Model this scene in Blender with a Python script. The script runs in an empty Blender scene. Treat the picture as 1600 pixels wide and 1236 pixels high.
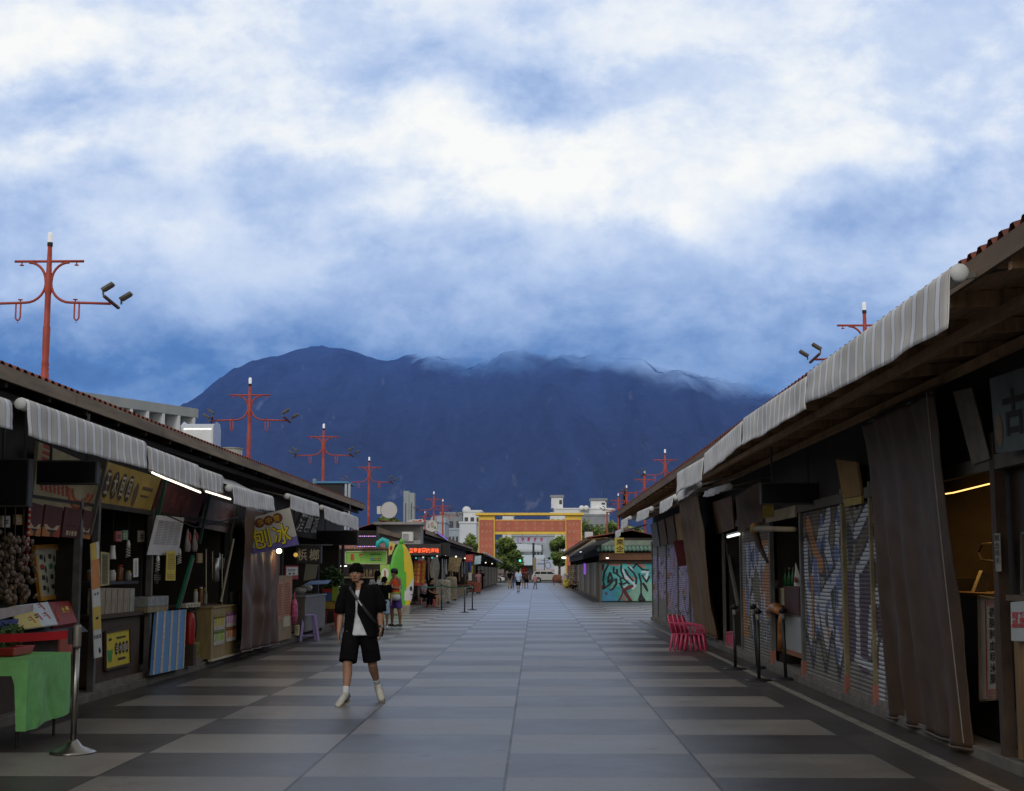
import bpy, math, random
from mathutils import Vector, Matrix, Euler, noise
rad = math.radians
random.seed(11)
sc = bpy.context.scene
col = sc.collection
V = Vector

# ------------------------------------------------------------------ camera
F = 2222.2
CAM = V((0, 0, 1.6))
cam_eul = Euler((rad(90 + 7.03), 0, rad(0.92)))
ROT = cam_eul.to_matrix()
cd = bpy.data.cameras.new('camera')
cam = bpy.data.objects.new('camera', cd)
col.objects.link(cam)
cam.location = CAM
cam.rotation_euler = cam_eul
cd.sensor_width = 36
cd.lens = 36 * F / 1600
cd.clip_start = 0.1
cd.clip_end = 30000
sc.camera = cam
sc.view_settings.view_transform = 'Standard'
sc.view_settings.look = 'None'
sc.view_settings.exposure = 0
sc.render.engine = 'CYCLES'
sc.cycles.max_bounces = 6
sc.cycles.transparent_max_bounces = 12
try:
    sc.cycles.use_denoising = True
except Exception:
    pass

# photograph measurements (1600 x 1236) turned into places on known planes of the street
def ray(px, py):
    return ROT @ V(((px - 800) / F, (618 - py) / F, -1))
def atY(px, py, Y):
    d = ray(px, py); return CAM + d * (Y / d.y)
def atX(px, py, X):
    d = ray(px, py); return CAM + d * (X / d.x)
def atG(px, py, z=0.0):
    d = ray(px, py); return CAM + d * ((z - 1.6) / d.z)
def onP(px, py, P, n):
    d = ray(px, py); P = V(P); n = V(n)
    return CAM + d * ((P - CAM).dot(n) / d.dot(n))

# ------------------------------------------------------------------ materials
MATS = {}
def M(name, rgb=(.5, .5, .5), rough=.65, var=.22, scale=5, metal=0, bump=0.0, spec=.4, stretch=(1, 1, 1), dirt=0.0):
    if name in MATS: return MATS[name]
    m = bpy.data.materials.new(name); m.use_nodes = True
    nt = m.node_tree; N = nt.nodes; L = nt.links
    b = N['Principled BSDF']
    b.inputs['Roughness'].default_value = rough
    b.inputs['Metallic'].default_value = metal
    b.inputs['Specular IOR Level'].default_value = spec
    tc = N.new('ShaderNodeTexCoord'); mp = N.new('ShaderNodeMapping')
    mp.inputs['Scale'].default_value = stretch
    L.new(tc.outputs['Object'], mp.inputs['Vector'])
    n1 = N.new('ShaderNodeTexNoise'); n1.inputs['Scale'].default_value = scale
    n1.inputs['Detail'].default_value = 6; n1.inputs['Roughness'].default_value = .62
    L.new(mp.outputs[0], n1.inputs['Vector'])
    cr = N.new('ShaderNodeValToRGB')
    cr.color_ramp.elements[0].position = .3; cr.color_ramp.elements[1].position = .72
    lo = [max(0, c * (1 - var)) for c in rgb]; hi = [min(1, c * (1 + var)) for c in rgb]
    cr.color_ramp.elements[0].color = (*lo, 1); cr.color_ramp.elements[1].color = (*hi, 1)
    L.new(n1.outputs['Fac'], cr.inputs[0])
    out = cr.outputs[0]
    if dirt > 0:
        n2 = N.new('ShaderNodeTexNoise'); n2.inputs['Scale'].default_value = scale * .35
        n2.inputs['Detail'].default_value = 8
        L.new(mp.outputs[0], n2.inputs['Vector'])
        mr = N.new('ShaderNodeMapRange'); mr.inputs[1].default_value = .5; mr.inputs[2].default_value = .75
        mr.inputs[4].default_value = dirt
        L.new(n2.outputs['Fac'], mr.inputs[0])
        mx = N.new('ShaderNodeMix'); mx.data_type = 'RGBA'
        mx.inputs[7].default_value = (.035, .03, .025, 1)
        L.new(mr.outputs[0], mx.inputs[0]); L.new(out, mx.inputs[6]); out = mx.outputs[2]
    L.new(out, b.inputs['Base Color'])
    if bump > 0:
        bp = N.new('ShaderNodeBump'); bp.inputs['Strength'].default_value = bump
        bp.inputs['Distance'].default_value = .01
        L.new(n1.outputs['Fac'], bp.inputs['Height']); L.new(bp.outputs[0], b.inputs['Normal'])
    MATS[name] = m
    return m
def E(name, rgb, strength):
    if name in MATS: return MATS[name]
    m = bpy.data.materials.new(name); m.use_nodes = True
    b = m.node_tree.nodes['Principled BSDF']
    b.inputs['Base Color'].default_value = (*[c * .5 for c in rgb], 1)
    b.inputs['Emission Color'].default_value = (*rgb, 1)
    b.inputs['Emission Strength'].default_value = strength
    MATS[name] = m
    return m
def stripes(name, ca, cb, cc, axis='Y', freq=8.0, duty=.3, rough=.8, line=.045, dirty=None):
    """woven awning cloth: alternating bands along one axis with a thin dark line at each band edge"""
    if name in MATS: return MATS[name]
    m = bpy.data.materials.new(name); m.use_nodes = True
    nt = m.node_tree; N = nt.nodes; L = nt.links; b = N['Principled BSDF']
    b.inputs['Roughness'].default_value = rough; b.inputs['Specular IOR Level'].default_value = .2
    tc = N.new('ShaderNodeTexCoord'); sp = N.new('ShaderNodeSeparateXYZ')
    L.new(tc.outputs['Object'], sp.inputs[0])
    mu = N.new('ShaderNodeMath'); mu.operation = 'MULTIPLY'; mu.inputs[1].default_value = freq
    L.new(sp.outputs[axis], mu.inputs[0])
    fr = N.new('ShaderNodeMath'); fr.operation = 'FRACT'; L.new(mu.outputs[0], fr.inputs[0])
    cr = N.new('ShaderNodeValToRGB'); cr.color_ramp.interpolation = 'CONSTANT'
    e = cr.color_ramp.elements
    e[0].position = 0; e[0].color = (*cc, 1); e[1].position = line; e[1].color = (*ca, 1)
    for p, c in ((duty, cc), (duty + line, cb)):
        q = e.new(p); q.color = (*c, 1)
    L.new(fr.outputs[0], cr.inputs[0])
    n = N.new('ShaderNodeTexNoise'); n.inputs['Scale'].default_value = 2.2; n.inputs['Detail'].default_value = 7
    L.new(tc.outputs['Object'], n.inputs['Vector'])
    mr = N.new('ShaderNodeMapRange'); mr.inputs[1].default_value = .35; mr.inputs[2].default_value = .75
    mr.inputs[3].default_value = 1.05; mr.inputs[4].default_value = .72
    L.new(n.outputs['Fac'], mr.inputs[0])
    mx = N.new('ShaderNodeMix'); mx.data_type = 'RGBA'; mx.blend_type = 'MULTIPLY'; mx.inputs[0].default_value = 1
    L.new(cr.outputs[0], mx.inputs[6]); L.new(mr.outputs[0], mx.inputs[7])
    L.new(mx.outputs[2], b.inputs['Base Color'])
    MATS[name] = m
    return m

# ------------------------------------------------------------------ mesh builder
class MB:
    def __init__(s):
        s.v = []; s.f = []; s.mi = []; s.cur = 0
    def face(s, pts):
        i = len(s.v); s.v += [V(p) for p in pts]; s.f.append(tuple(range(i, i + len(pts)))); s.mi.append(s.cur)
    def idx(s, vs, fs):
        i = len(s.v); s.v += [V(p) for p in vs]
        for f in fs:
            s.f.append(tuple(i + k for k in f)); s.mi.append(s.cur)
    def hexa(s, c8):
        s.idx(c8, [(0, 3, 2, 1), (4, 5, 6, 7), (0, 1, 5, 4), (1, 2, 6, 5), (2, 3, 7, 6), (3, 0, 4, 7)])
    def box(s, a, b):
        (x0, y0, z0), (x1, y1, z1) = a, b
        s.hexa([(x0, y0, z0), (x1, y0, z0), (x1, y1, z0), (x0, y1, z0), (x0, y0, z1), (x1, y0, z1), (x1, y1, z1), (x0, y1, z1)])
    def cbox(s, c, size, R=None):
        c = V(c); h = V(size) / 2; pts = []
        for k in (-1, 1):
            for (i, j) in ((-1, -1), (1, -1), (1, 1), (-1, 1)):
                p = V((i * h.x, j * h.y, k * h.z)); pts.append(c + (R @ p if R else p))
        s.hexa(pts)
    def bar(s, p0, p1, w, h=None, up=(0, 0, 1)):
        p0 = V(p0); p1 = V(p1); h = h or w; t = (p1 - p0).normalized(); up = V(up)
        if abs(t.dot(up)) > .98: up = V((0, 1, 0))
        a = t.cross(up).normalized() * w / 2; b = a.cross(t).normalized() * h / 2
        s.hexa([p0 - a - b, p0 + a - b, p0 + a + b, p0 - a + b, p1 - a - b, p1 + a - b, p1 + a + b, p1 - a + b])
    def loft(s, pts, rr, n=8, side=None, cap=True):
        """tube through pts; rr: one radius, or one per point, or (a, b) per point with 'a' along side"""
        pts = [V(p) for p in pts]
        if not isinstance(rr, (list, tuple)): rr = [rr] * len(pts)
        rr = [r if isinstance(r, (list, tuple)) else (r, r) for r in rr]
        base = len(s.v); prev = None
        for k, p in enumerate(pts):
            t = (pts[min(k + 1, len(pts) - 1)] - pts[max(k - 1, 0)])
            if t.length < 1e-9: t = V((0, 0, 1))
            t.normalize()
            sd = V(side) if side else (prev if prev else (V((1, 0, 0)) if abs(t.x) < .8 else V((0, 1, 0))))
            a = sd - t * sd.dot(t)
            if a.length < 1e-6: a = V((0, 1, 0)) - t * t.y
            a.normalize(); b = t.cross(a); prev = a
            for i in range(n):
                q = 2 * math.pi * i / n
                s.v.append(p + a * math.cos(q) * rr[k][0] + b * math.sin(q) * rr[k][1])
        for k in range(len(pts) - 1):
            for i in range(n):
                j = (i + 1) % n
                s.f.append((base + k * n + i, base + k * n + j, base + (k + 1) * n + j, base + (k + 1) * n + i)); s.mi.append(s.cur)
        if cap:
            s.f.append(tuple(base + i for i in reversed(range(n)))); s.mi.append(s.cur)
            e = base + (len(pts) - 1) * n
            s.f.append(tuple(e + i for i in range(n))); s.mi.append(s.cur)
    def lathe(s, prof, c=(0, 0, 0), n=16):
        c = V(c)
        s.loft([c + V((0, 0, z)) + V((0, 0, 1e-5 * k)) for k, (r, z) in enumerate(prof)], [max(r, 1e-4) for r, z in prof], n, side=(1, 0, 0))
    def ell(s, c, r, n=10, m=7, R=None):
        c = V(c); r = V(r) if isinstance(r, (tuple, list, Vector)) else V((r, r, r))
        vs = [V((0, 0, -1))]
        for k in range(1, m):
            th = math.pi * k / m
            for i in range(n):
                q = 2 * math.pi * i / n
                vs.append(V((math.sin(th) * math.cos(q), math.sin(th) * math.sin(q), -math.cos(th))))
        vs.append(V((0, 0, 1)))
        fs = [(0, 1 + (i + 1) % n, 1 + i) for i in range(n)]
        for k in range(m - 2):
            for i in range(n):
                j = (i + 1) % n
                fs.append((1 + k * n + i, 1 + k * n + j, 1 + (k + 1) * n + j, 1 + (k + 1) * n + i))
        o = 1 + (m - 2) * n; t = len(vs) - 1
        fs += [(o + i, o + (i + 1) % n, t) for i in range(n)]
        pts = []
        for p in vs:
            q = V((p.x * r.x, p.y * r.y, p.z * r.z)); pts.append(c + (R @ q if R else q))
        s.idx(pts, fs)
    def slab(s, q, t=.02):
        """flat panel: q = bl, br, tr, tl; thickness goes away from the street camera side"""
        q = [V(p) for p in q]; n = nrm(q)
        bk = [p - n * t for p in q]
        s.hexa(bk + q)
    def prism(s, prof, axis, a, b):
        """polygon (u,v) list swept along axis from a to b"""
        def P(u, v, w):
            return {'X': (w, u, v), 'Y': (u, w, v), 'Z': (u, v, w)}[axis]
        n = len(prof)
        vs = [P(u, v, a) for u, v in prof] + [P(u, v, b) for u, v in prof]
        fs = [tuple(range(n)), tuple(range(2 * n - 1, n - 1, -1))]
        fs += [(i, (i + 1) % n, n + (i + 1) % n, n + i) for i in range(n)]
        s.idx(vs, fs)
    def grid(s, fn, nu, nv, pick=None):
        base = len(s.v)
        for j in range(nv + 1):
            for i in range(nu + 1):
                s.v.append(V(fn(i / nu, j / nv)))
        for j in range(nv):
            for i in range(nu):
                a = base + j * (nu + 1) + i
                s.f.append((a, a + 1, a + nu + 2, a + nu + 1))
                s.mi.append(pick((i + .5) / nu, (j + .5) / nv) if pick else s.cur)
def nrm(q):
    n = (q[1] - q[0]).cross(q[3] - q[0]).normalized()
    c = (q[0] + q[2]) / 2
    return n if n.dot(CAM - c) > 0 else -n
def bil(q, u, v):
    return (q[0] * (1 - u) + q[1] * u) * (1 - v) + (q[3] * (1 - u) + q[2] * u) * v

def topof(o):
    while o.parent: o = o.parent
    return o
def tag(o, label=None, cat=None, group=None, kind=None):
    if label: o['label'] = label
    if cat: o['category'] = cat
    if group: o['group'] = group
    if kind: o['kind'] = kind
    return o
def mkmesh(mb, name, mats, off=V((0, 0, 0)), smooth=False):
    me = bpy.data.meshes.new(name)
    me.from_pydata([tuple(p - off) for p in mb.v], [], mb.f)
    mats = mats if isinstance(mats, (list, tuple)) else [mats]
    for m in mats: me.materials.append(m)
    me.polygons.foreach_set('material_index', [min(i, len(mats) - 1) for i in mb.mi])
    if smooth: me.polygons.foreach_set('use_smooth', [True] * len(mb.f))
    me.update()
    return me
def thing(name, label, cat, loc=(0, 0, 0), group=None):
    o = bpy.data.objects.new(name, None); col.objects.link(o)
    o.location = loc; o.empty_display_size = .2
    return tag(o, label, cat, group)
def part(mb, name, mats, parent, smooth=False, label=None, bevel=0):
    off = V(topof(parent).location)
    o = bpy.data.objects.new(name, mkmesh(mb, name, mats, off, smooth)); col.objects.link(o)
    o.parent = parent
    if label: o['label'] = label
    if bevel: addbevel(o, bevel)
    return o
def addbevel(o, w):
    b = o.modifiers.new('bevel', 'BEVEL'); b.width = w; b.segments = 2; b.limit_method = 'ANGLE'; b.angle_limit = rad(40)
def single(mb, name, mats, label=None, cat=None, group=None, smooth=False, kind=None, bevel=0, origin=True):
    if origin:
        xs = [p.x for p in mb.v]; ys = [p.y for p in mb.v]; zs = [p.z for p in mb.v]
        off = V(((min(xs) + max(xs)) / 2, (min(ys) + max(ys)) / 2, min(zs)))
    else: off = V((0, 0, 0))
    o = bpy.data.objects.new(name, mkmesh(mb, name, mats, off, smooth)); col.objects.link(o)
    o.location = off
    if bevel: addbevel(o, bevel)
    return tag(o, label, cat, group, kind)
def copy_tree(o, loc=None, rz=None, label=None, parent=None, scale=None):
    c = o.copy(); col.objects.link(c)
    if parent: c.parent = parent
    if loc is not None: c.location = loc
    if rz is not None: c.rotation_euler = (0, 0, rz)
    if scale is not None: c.scale = (scale,) * 3
    if label: c['label'] = label
    for ch in [x for x in col.objects if x.parent == o]:
        copy_tree(ch, parent=c)
    return c

# ------------------------------------------------------------------ lettering
GLY = {}
def glyph(ch, bold=0.0):
    key = (ch, bold)
    if key in GLY: return GLY[key]
    c = bpy.data.curves.new('glyph', 'FONT'); c.body = ch; c.offset = bold; c.resolution_u = 3
    o = bpy.data.objects.new('glyph', c); col.objects.link(o)
    dg = bpy.context.evaluated_depsgraph_get()
    me = bpy.data.meshes.new_from_object(o.evaluated_get(dg))
    vs = [(v.co.x, v.co.y) for v in me.vertices]; fs = [tuple(p.vertices) for p in me.polygons]
    bpy.data.objects.remove(o); bpy.data.curves.remove(c); bpy.data.meshes.remove(me)
    if vs:
        x0 = min(v[0] for v in vs); x1 = max(v[0] for v in vs); y0 = min(v[1] for v in vs); y1 = max(v[1] for v in vs)
        vs = [((x - x0) / max(x1 - x0, 1e-6), (y - y0) / max(y1 - y0, 1e-6)) for x, y in vs]
    GLY[key] = (vs, fs)
    return GLY[key]
def text(mb, q, s, rect=(0.05, 0.05, .95, .95), vertical=False, bold=0.0, lift=.005, gap=.12):
    q = [V(p) for p in q]; n = nrm(q); u0, v0, u1, v1 = rect; k = len(s)
    for i, ch in enumerate(s):
        if ch == ' ': continue
        if vertical:
            h = (v1 - v0) / k; a, b, c, d = u0, v1 - (i + 1) * h + h * gap / 2, u1, v1 - i * h - h * gap / 2
        else:
            w = (u1 - u0) / k; a, b, c, d = u0 + i * w + w * gap / 2, v0, u0 + (i + 1) * w - w * gap / 2, v1
        vs, fs = glyph(ch, bold)
        mb.idx([bil(q, a + x * (c - a), b + y * (d - b)) + n * lift for x, y in vs], fs)
def blob(mb, q, cu, cv, ru, rv, lift=.004, n=16):
    q = [V(p) for p in q]; nn = nrm(q)
    mb.face([bil(q, cu + ru * math.cos(2 * math.pi * i / n), cv + rv * math.sin(2 * math.pi * i / n)) + nn * lift for i in range(n)])
def patch(mb, q, u0, v0, u1, v1, lift=.004):
    q = [V(p) for p in q]; nn = nrm(q)
    mb.face([bil(q, u, v) + nn * lift for u, v in ((u0, v0), (u1, v0), (u1, v1), (u0, v1))])
def lines(mb, q, rect, rows, lift=.004, fill=.5, seed=1, cols=1):
    """rows of small print too small to read"""
    r = random.Random(seed); u0, v0, u1, v1 = rect
    for c in range(cols):
        a = u0 + (u1 - u0) * c / cols; b = u0 + (u1 - u0) * (c + .85) / cols
        for i in range(rows):
            y0 = v0 + (v1 - v0) * i / rows; y1 = y0 + (v1 - v0) / rows * fill
            u = a
            while u < b - .01:
                w = (b - a) * r.uniform(.06, .16)
                patch(mb, q, u, y0, min(b, u + w), y1, lift); u += w * 1.35

# ------------------------------------------------------------------ sky
def build_sky():
    w = bpy.data.worlds.new('World'); sc.world = w; w.use_nodes = True
    nt = w.node_tree; N = nt.nodes; L = nt.links
    for n in list(N): N.remove(n)
    out = N.new('ShaderNodeOutputWorld'); bg = N.new('ShaderNodeBackground')
    L.new(bg.outputs[0], out.inputs[0])
    tc = N.new('ShaderNodeTexCoord'); sp = N.new('ShaderNodeSeparateXYZ'); L.new(tc.outputs['Generated'], sp.inputs[0])
    def mth(op, a, b=None, c=None, clamp=False):
        m = N.new('ShaderNodeMath'); m.operation = op; m.use_clamp = clamp
        for i, x in enumerate((a, b, c)):
            if x is None: continue
            if isinstance(x, (int, float)): m.inputs[i].default_value = x
            else: L.new(x, m.inputs[i])
        return m.outputs[0]
    x, y, z = sp.outputs['X'], sp.outputs['Y'], sp.outputs['Z']
    ay = mth('MAXIMUM', mth('ABSOLUTE', y), .12)
    p = mth('DIVIDE', x, ay); q = mth('DIVIDE', z, ay)
    cb = N.new('ShaderNodeCombineXYZ'); L.new(p, cb.inputs[0]); L.new(q, cb.inputs[1]); cb.inputs[2].default_value = 3.7
    def tex(scale, detail, rough, sx=1, sy=1, off=(0, 0, 0), dist=0, vec=None):
        mp = N.new('ShaderNodeMapping'); mp.inputs['Scale'].default_value = (sx, sy, 1); mp.inputs['Location'].default_value = off
        L.new(vec or cb.outputs[0], mp.inputs[0])
        t = N.new('ShaderNodeTexNoise'); t.inputs['Scale'].default_value = scale; t.inputs['Detail'].default_value = detail
        t.inputs['Roughness'].default_value = rough; t.inputs['Distortion'].default_value = dist
        L.new(mp.outputs[0], t.inputs['Vector'])
        return t
    # warp the cloud plane so the big masses have torn edges
    t1 = tex(11, 6, .55, 1, 1.2, (3, 1, 0)); t2 = tex(11, 6, .55, 1, 1.2, (9, 5, 2))
    wp = mth('MULTIPLY', mth('SUBTRACT', t1.outputs['Fac'], .5), .17)
    wq = mth('MULTIPLY', mth('SUBTRACT', t2.outputs['Fac'], .5), .12)
    P = mth('ADD', p, wp); Q = mth('ADD', q, wq)
    # base: brighter overhead, deep blue toward the ridge
    mr = N.new('ShaderNodeMapRange'); mr.interpolation_type = 'SMOOTHSTEP'
    mr.inputs[1].default_value = .12; mr.inputs[2].default_value = .27; mr.inputs[3].default_value = .20; mr.inputs[4].default_value = .69
    L.new(q, mr.inputs[0]); s = mr.outputs[0]
    blobs = [(150, 50, 260, 60, .26), (0, 110, 90, 60, .14), (215, 165, 190, 42, -.22), (330, 330, 210, 60, -.17), (400, 150, 110, 55, .24),
             (560, 215, 160, 36, .26), (750, 270, 100, 45, .36), (890, 235, 130, 60, .2), (740, 115, 170, 60, -.24), (560, 310, 90, 25, .16),
             (690, 365, 140, 45, -.2), (1000, 335, 80, 28, .34), (1150, 200, 210, 80, .18), (1040, 60, 130, 50, .12), (1350, 110, 260, 120, .16),
             (1180, 30, 70, 60, -.12), (1270, 315, 190, 45, -.16), (1480, 305, 160, 60, -.16), (1160, 420, 240, 60, .04), (80, 225, 130, 26, .16),
             (50, 330, 120, 60, -.1), (240, 385, 150, 40, .1), (480, 400, 140, 60, .1), (640, 470, 230, 45, .06), (80, 575, 240, 50, -.1),
             (1010, 560, 150, 35, .05), (1480, 420, 160, 60, -.02), (560, 90, 110, 60, .06), (1560, 150, 120, 90, -.06), (850, 480, 150, 50, -.04), (700, 560, 260, 40, -.03)]
    for (bx, by, rx, ry, am) in blobs:
        c = atY(bx, by, 1.0); bp = c.x; bq = c.z - 1.6
        dx = mth('MULTIPLY', mth('SUBTRACT', P, bp), F / rx * .75); dy = mth('MULTIPLY', mth('SUBTRACT', Q, bq), F / ry * .75)
        d2 = mth('ADD', mth('MULTIPLY', dx, dx), mth('MULTIPLY', dy, dy))
        g = mth('POWER', 2.718, mth('MULTIPLY', d2, -1.0))
        s = mth('MULTIPLY_ADD', g, am * (.74 if am > 0 else .8), s)
    f1 = tex(9, 10, .6, 1, 1.55, (1.3, 7.7, 1), .15); f2 = tex(30, 9, .6, 1, 1.25, (4, 2, 5), .1)
    amp = N.new('ShaderNodeMapRange'); amp.inputs[1].default_value = .12; amp.inputs[2].default_value = .3
    amp.inputs[3].default_value = .28; amp.inputs[4].default_value = .5; L.new(q, amp.inputs[0])
    sh = N.new('ShaderNodeMapRange'); sh.interpolation_type = 'SMOOTHSTEP'; sh.inputs[1].default_value = .37; sh.inputs[2].default_value = .63; sh.inputs[3].default_value = -.19; sh.inputs[4].default_value = .19
    L.new(f1.outputs['Fac'], sh.inputs[0])
    s = mth('ADD', s, mth('MULTIPLY', sh.outputs[0], amp.outputs[0]))
    s = mth('ADD', s, mth('MULTIPLY', mth('SUBTRACT', f1.outputs['Fac'], .5), mth('MULTIPLY', amp.outputs[0], .35)))
    s = mth('ADD', s, mth('MULTIPLY', mth('SUBTRACT', f2.outputs['Fac'], .5), mth('MULTIPLY', amp.outputs[0], .62)))
    cr = N.new('ShaderNodeValToRGB'); e = cr.color_ramp.elements
    stops = [(0, (.045, .125, .35)), (.17, (.085, .205, .49)), (.34, (.235, .37, .66)), (.52, (.41, .54, .80)), (.7, (.585, .69, .885)), (.86, (.79, .845, .925)), (1, (.94, .95, .94))]
    e[0].position = 0; e[0].color = (*stops[0][1], 1); e[1].position = 1; e[1].color = (*stops[-1][1], 1)
    for ps, c in stops[1:-1]:
        k = e.new(ps); k.color = (*c, 1)
    L.new(s, cr.inputs[0])
    # high and behind the street the overcast is a plain neutral grey
    hi = N.new('ShaderNodeMapRange'); hi.interpolation_type = 'SMOOTHSTEP'; hi.inputs[1].default_value = .40; hi.inputs[2].default_value = .8
    L.new(z, hi.inputs[0])
    bk = N.new('ShaderNodeMapRange'); bk.interpolation_type = 'SMOOTHSTEP'; bk.inputs[1].default_value = .45; bk.inputs[2].default_value = -.1
    L.new(y, bk.inputs[0])
    m0 = N.new('ShaderNodeMix'); m0.data_type = 'RGBA'; L.new(hi.outputs[0], m0.inputs[0]); L.new(cr.outputs[0], m0.inputs[6])
    m0.inputs[7].default_value = (.385, .37, .35, 1)
    mx = N.new('ShaderNodeMix'); mx.data_type = 'RGBA'; L.new(mth('MULTIPLY', bk.outputs[0], mth('SUBTRACT', 1.0, mth('MULTIPLY', hi.outputs[0], .8))), mx.inputs[0]); L.new(m0.outputs[2], mx.inputs[6])
    mx.inputs[7].default_value = (.68, .64, .58, 1)
    sky = N.new('ShaderNodeTexSky'); sky.sky_type = 'NISHITA'; sky.sun_disc = False
    sky.sun_elevation = rad(40); sky.sun_rotation = rad(200)
    sm = N.new('ShaderNodeMix'); sm.data_type = 'RGBA'; sm.blend_type = 'ADD'; sm.inputs[0].default_value = 1
    sk = N.new('ShaderNodeMix'); sk.data_type = 'RGBA'; sk.blend_type = 'MULTIPLY'; sk.inputs[0].default_value = 1
    L.new(sky.outputs[0], sk.inputs[6]); sk.inputs[7].default_value = (.03, .03, .03, 1)
    tenx = N.new('ShaderNodeMix'); tenx.data_type = 'RGBA'; tenx.blend_type = 'MULTIPLY'; tenx.inputs[0].default_value = 1
    L.new(mx.outputs[2], tenx.inputs[6]); tenx.inputs[7].default_value = (10, 10, 10, 1)
    L.new(sk.outputs[2], sm.inputs[6]); L.new(tenx.outputs[2], sm.inputs[7])
    L.new(sm.outputs[2], bg.inputs[0]); bg.inputs[1].default_value = .1
    w.cycles.sampling_method = 'MANUAL'; w.cycles.sample_map_resolution = 256
build_sky()
sd = bpy.data.lights.new('sun', 'SUN'); sd.energy = .95; sd.angle = rad(25); sd.color = (1, .95, .88)
sun = bpy.data.objects.new('sun', sd); col.objects.link(sun)
sun.rotation_euler = Euler((rad(58), 0, rad(-14)))

# ------------------------------------------------------------------ ground
def pave_mat():
    m = bpy.data.materials.new('street_paving'); m.use_nodes = True
    nt = m.node_tree; N = nt.nodes; L = nt.links; b = N['Principled BSDF']
    geo = N.new('ShaderNodeNewGeometry'); sp = N.new('ShaderNodeSeparateXYZ'); L.new(geo.outputs['Position'], sp.inputs[0])
    def mth(op, a, b_=None, c=None):
        k = N.new('ShaderNodeMath'); k.operation = op
        for i, q in enumerate((a, b_, c)):
            if q is None: continue
            if isinstance(q, (int, float)): k.inputs[i].default_value = q
            else: L.new(q, k.inputs[i])
        return k.outputs[0]
    cx = mth('DIVIDE', mth('ADD', sp.outputs['X'], 5.045), 1.604)
    ry = mth('DIVIDE', mth('SUBTRACT', sp.outputs['Y'], 11.39), 1.46)
    fc = mth('FLOOR', cx); fr = mth('FLOOR', ry)
    par = mth('FLOORED_MODULO', mth('ADD', fc, fr), 2.0)          # 0 = light slab
    cmb = N.new('ShaderNodeCombineXYZ'); L.new(fc, cmb.inputs[0]); L.new(fr, cmb.inputs[1])
    wn = N.new('ShaderNodeTexWhiteNoise'); L.new(cmb.outputs[0], wn.inputs['Vector'])
    mx = N.new('ShaderNodeMix'); mx.data_type = 'RGBA'
    mx.inputs[6].default_value = (.165, .152, .135, 1); mx.inputs[7].default_value = (.044, .039, .036, 1)
    L.new(par, mx.inputs[0])
    # worn pale centre lanes plus the sky's blue sheen, mixed into the slab colour
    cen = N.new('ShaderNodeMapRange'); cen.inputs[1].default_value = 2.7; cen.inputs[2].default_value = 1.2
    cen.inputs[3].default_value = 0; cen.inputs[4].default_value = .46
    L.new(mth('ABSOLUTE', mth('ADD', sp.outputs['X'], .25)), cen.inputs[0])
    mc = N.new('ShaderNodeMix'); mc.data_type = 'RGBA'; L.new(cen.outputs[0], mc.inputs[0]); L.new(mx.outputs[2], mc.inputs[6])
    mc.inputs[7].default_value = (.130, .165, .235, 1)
    fy = N.new('ShaderNodeMapRange'); fy.inputs[1].default_value = 24; fy.inputs[2].default_value = 70; fy.inputs[4].default_value = 1  # brighter and bluer with distance: sky reflection put into the paving colour
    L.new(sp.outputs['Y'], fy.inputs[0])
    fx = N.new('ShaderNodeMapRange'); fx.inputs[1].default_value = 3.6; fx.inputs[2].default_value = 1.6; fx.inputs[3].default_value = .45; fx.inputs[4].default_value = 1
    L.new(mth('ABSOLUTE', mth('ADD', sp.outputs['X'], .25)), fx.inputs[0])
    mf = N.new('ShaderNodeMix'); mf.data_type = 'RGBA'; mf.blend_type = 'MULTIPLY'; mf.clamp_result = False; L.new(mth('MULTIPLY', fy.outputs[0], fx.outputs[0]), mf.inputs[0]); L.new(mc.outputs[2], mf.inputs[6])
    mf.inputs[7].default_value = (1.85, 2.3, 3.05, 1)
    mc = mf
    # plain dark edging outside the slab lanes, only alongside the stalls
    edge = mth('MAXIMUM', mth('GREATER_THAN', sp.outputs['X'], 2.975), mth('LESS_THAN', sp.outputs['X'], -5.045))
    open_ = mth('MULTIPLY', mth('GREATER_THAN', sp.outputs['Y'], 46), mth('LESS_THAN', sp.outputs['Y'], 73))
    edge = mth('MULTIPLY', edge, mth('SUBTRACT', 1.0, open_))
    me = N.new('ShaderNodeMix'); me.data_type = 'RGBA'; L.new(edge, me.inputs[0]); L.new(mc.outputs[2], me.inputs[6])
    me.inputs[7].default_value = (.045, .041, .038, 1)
    n1 = N.new('ShaderNodeTexNoise'); n1.inputs['Scale'].default_value = 60; n1.inputs['Detail'].default_value = 4
    L.new(geo.outputs['Position'], n1.inputs['Vector'])
    n2 = N.new('ShaderNodeTexNoise'); n2.inputs['Scale'].default_value = .9; n2.inputs['Detail'].default_value = 8; n2.inputs['Roughness'].default_value = .65
    L.new(geo.outputs['Position'], n2.inputs['Vector'])
    v = mth('ADD', mth('MULTIPLY', mth('SUBTRACT', n1.outputs['Fac'], .5), .8), mth('MULTIPLY', mth('SUBTRACT', n2.outputs['Fac'], .5), .9))
    v = mth('ADD', v, mth('MULTIPLY', mth('SUBTRACT', wn.outputs['Value'], .5), .42))
    n5 = N.new('ShaderNodeTexNoise'); n5.inputs['Scale'].default_value = 17; n5.inputs['Detail'].default_value = 7; n5.inputs['Roughness'].default_value = .7
    L.new(geo.outputs['Position'], n5.inputs['Vector'])
    v = mth('ADD', v, mth('MULTIPLY', mth('SUBTRACT', n5.outputs['Fac'], .5), .7))
    v = mth('ADD', v, 1.0)
    # joints
    jx = mth('ABSOLUTE', mth('SUBTRACT', mth('FRACT', mth('ADD', cx, .5)), .5))
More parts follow.
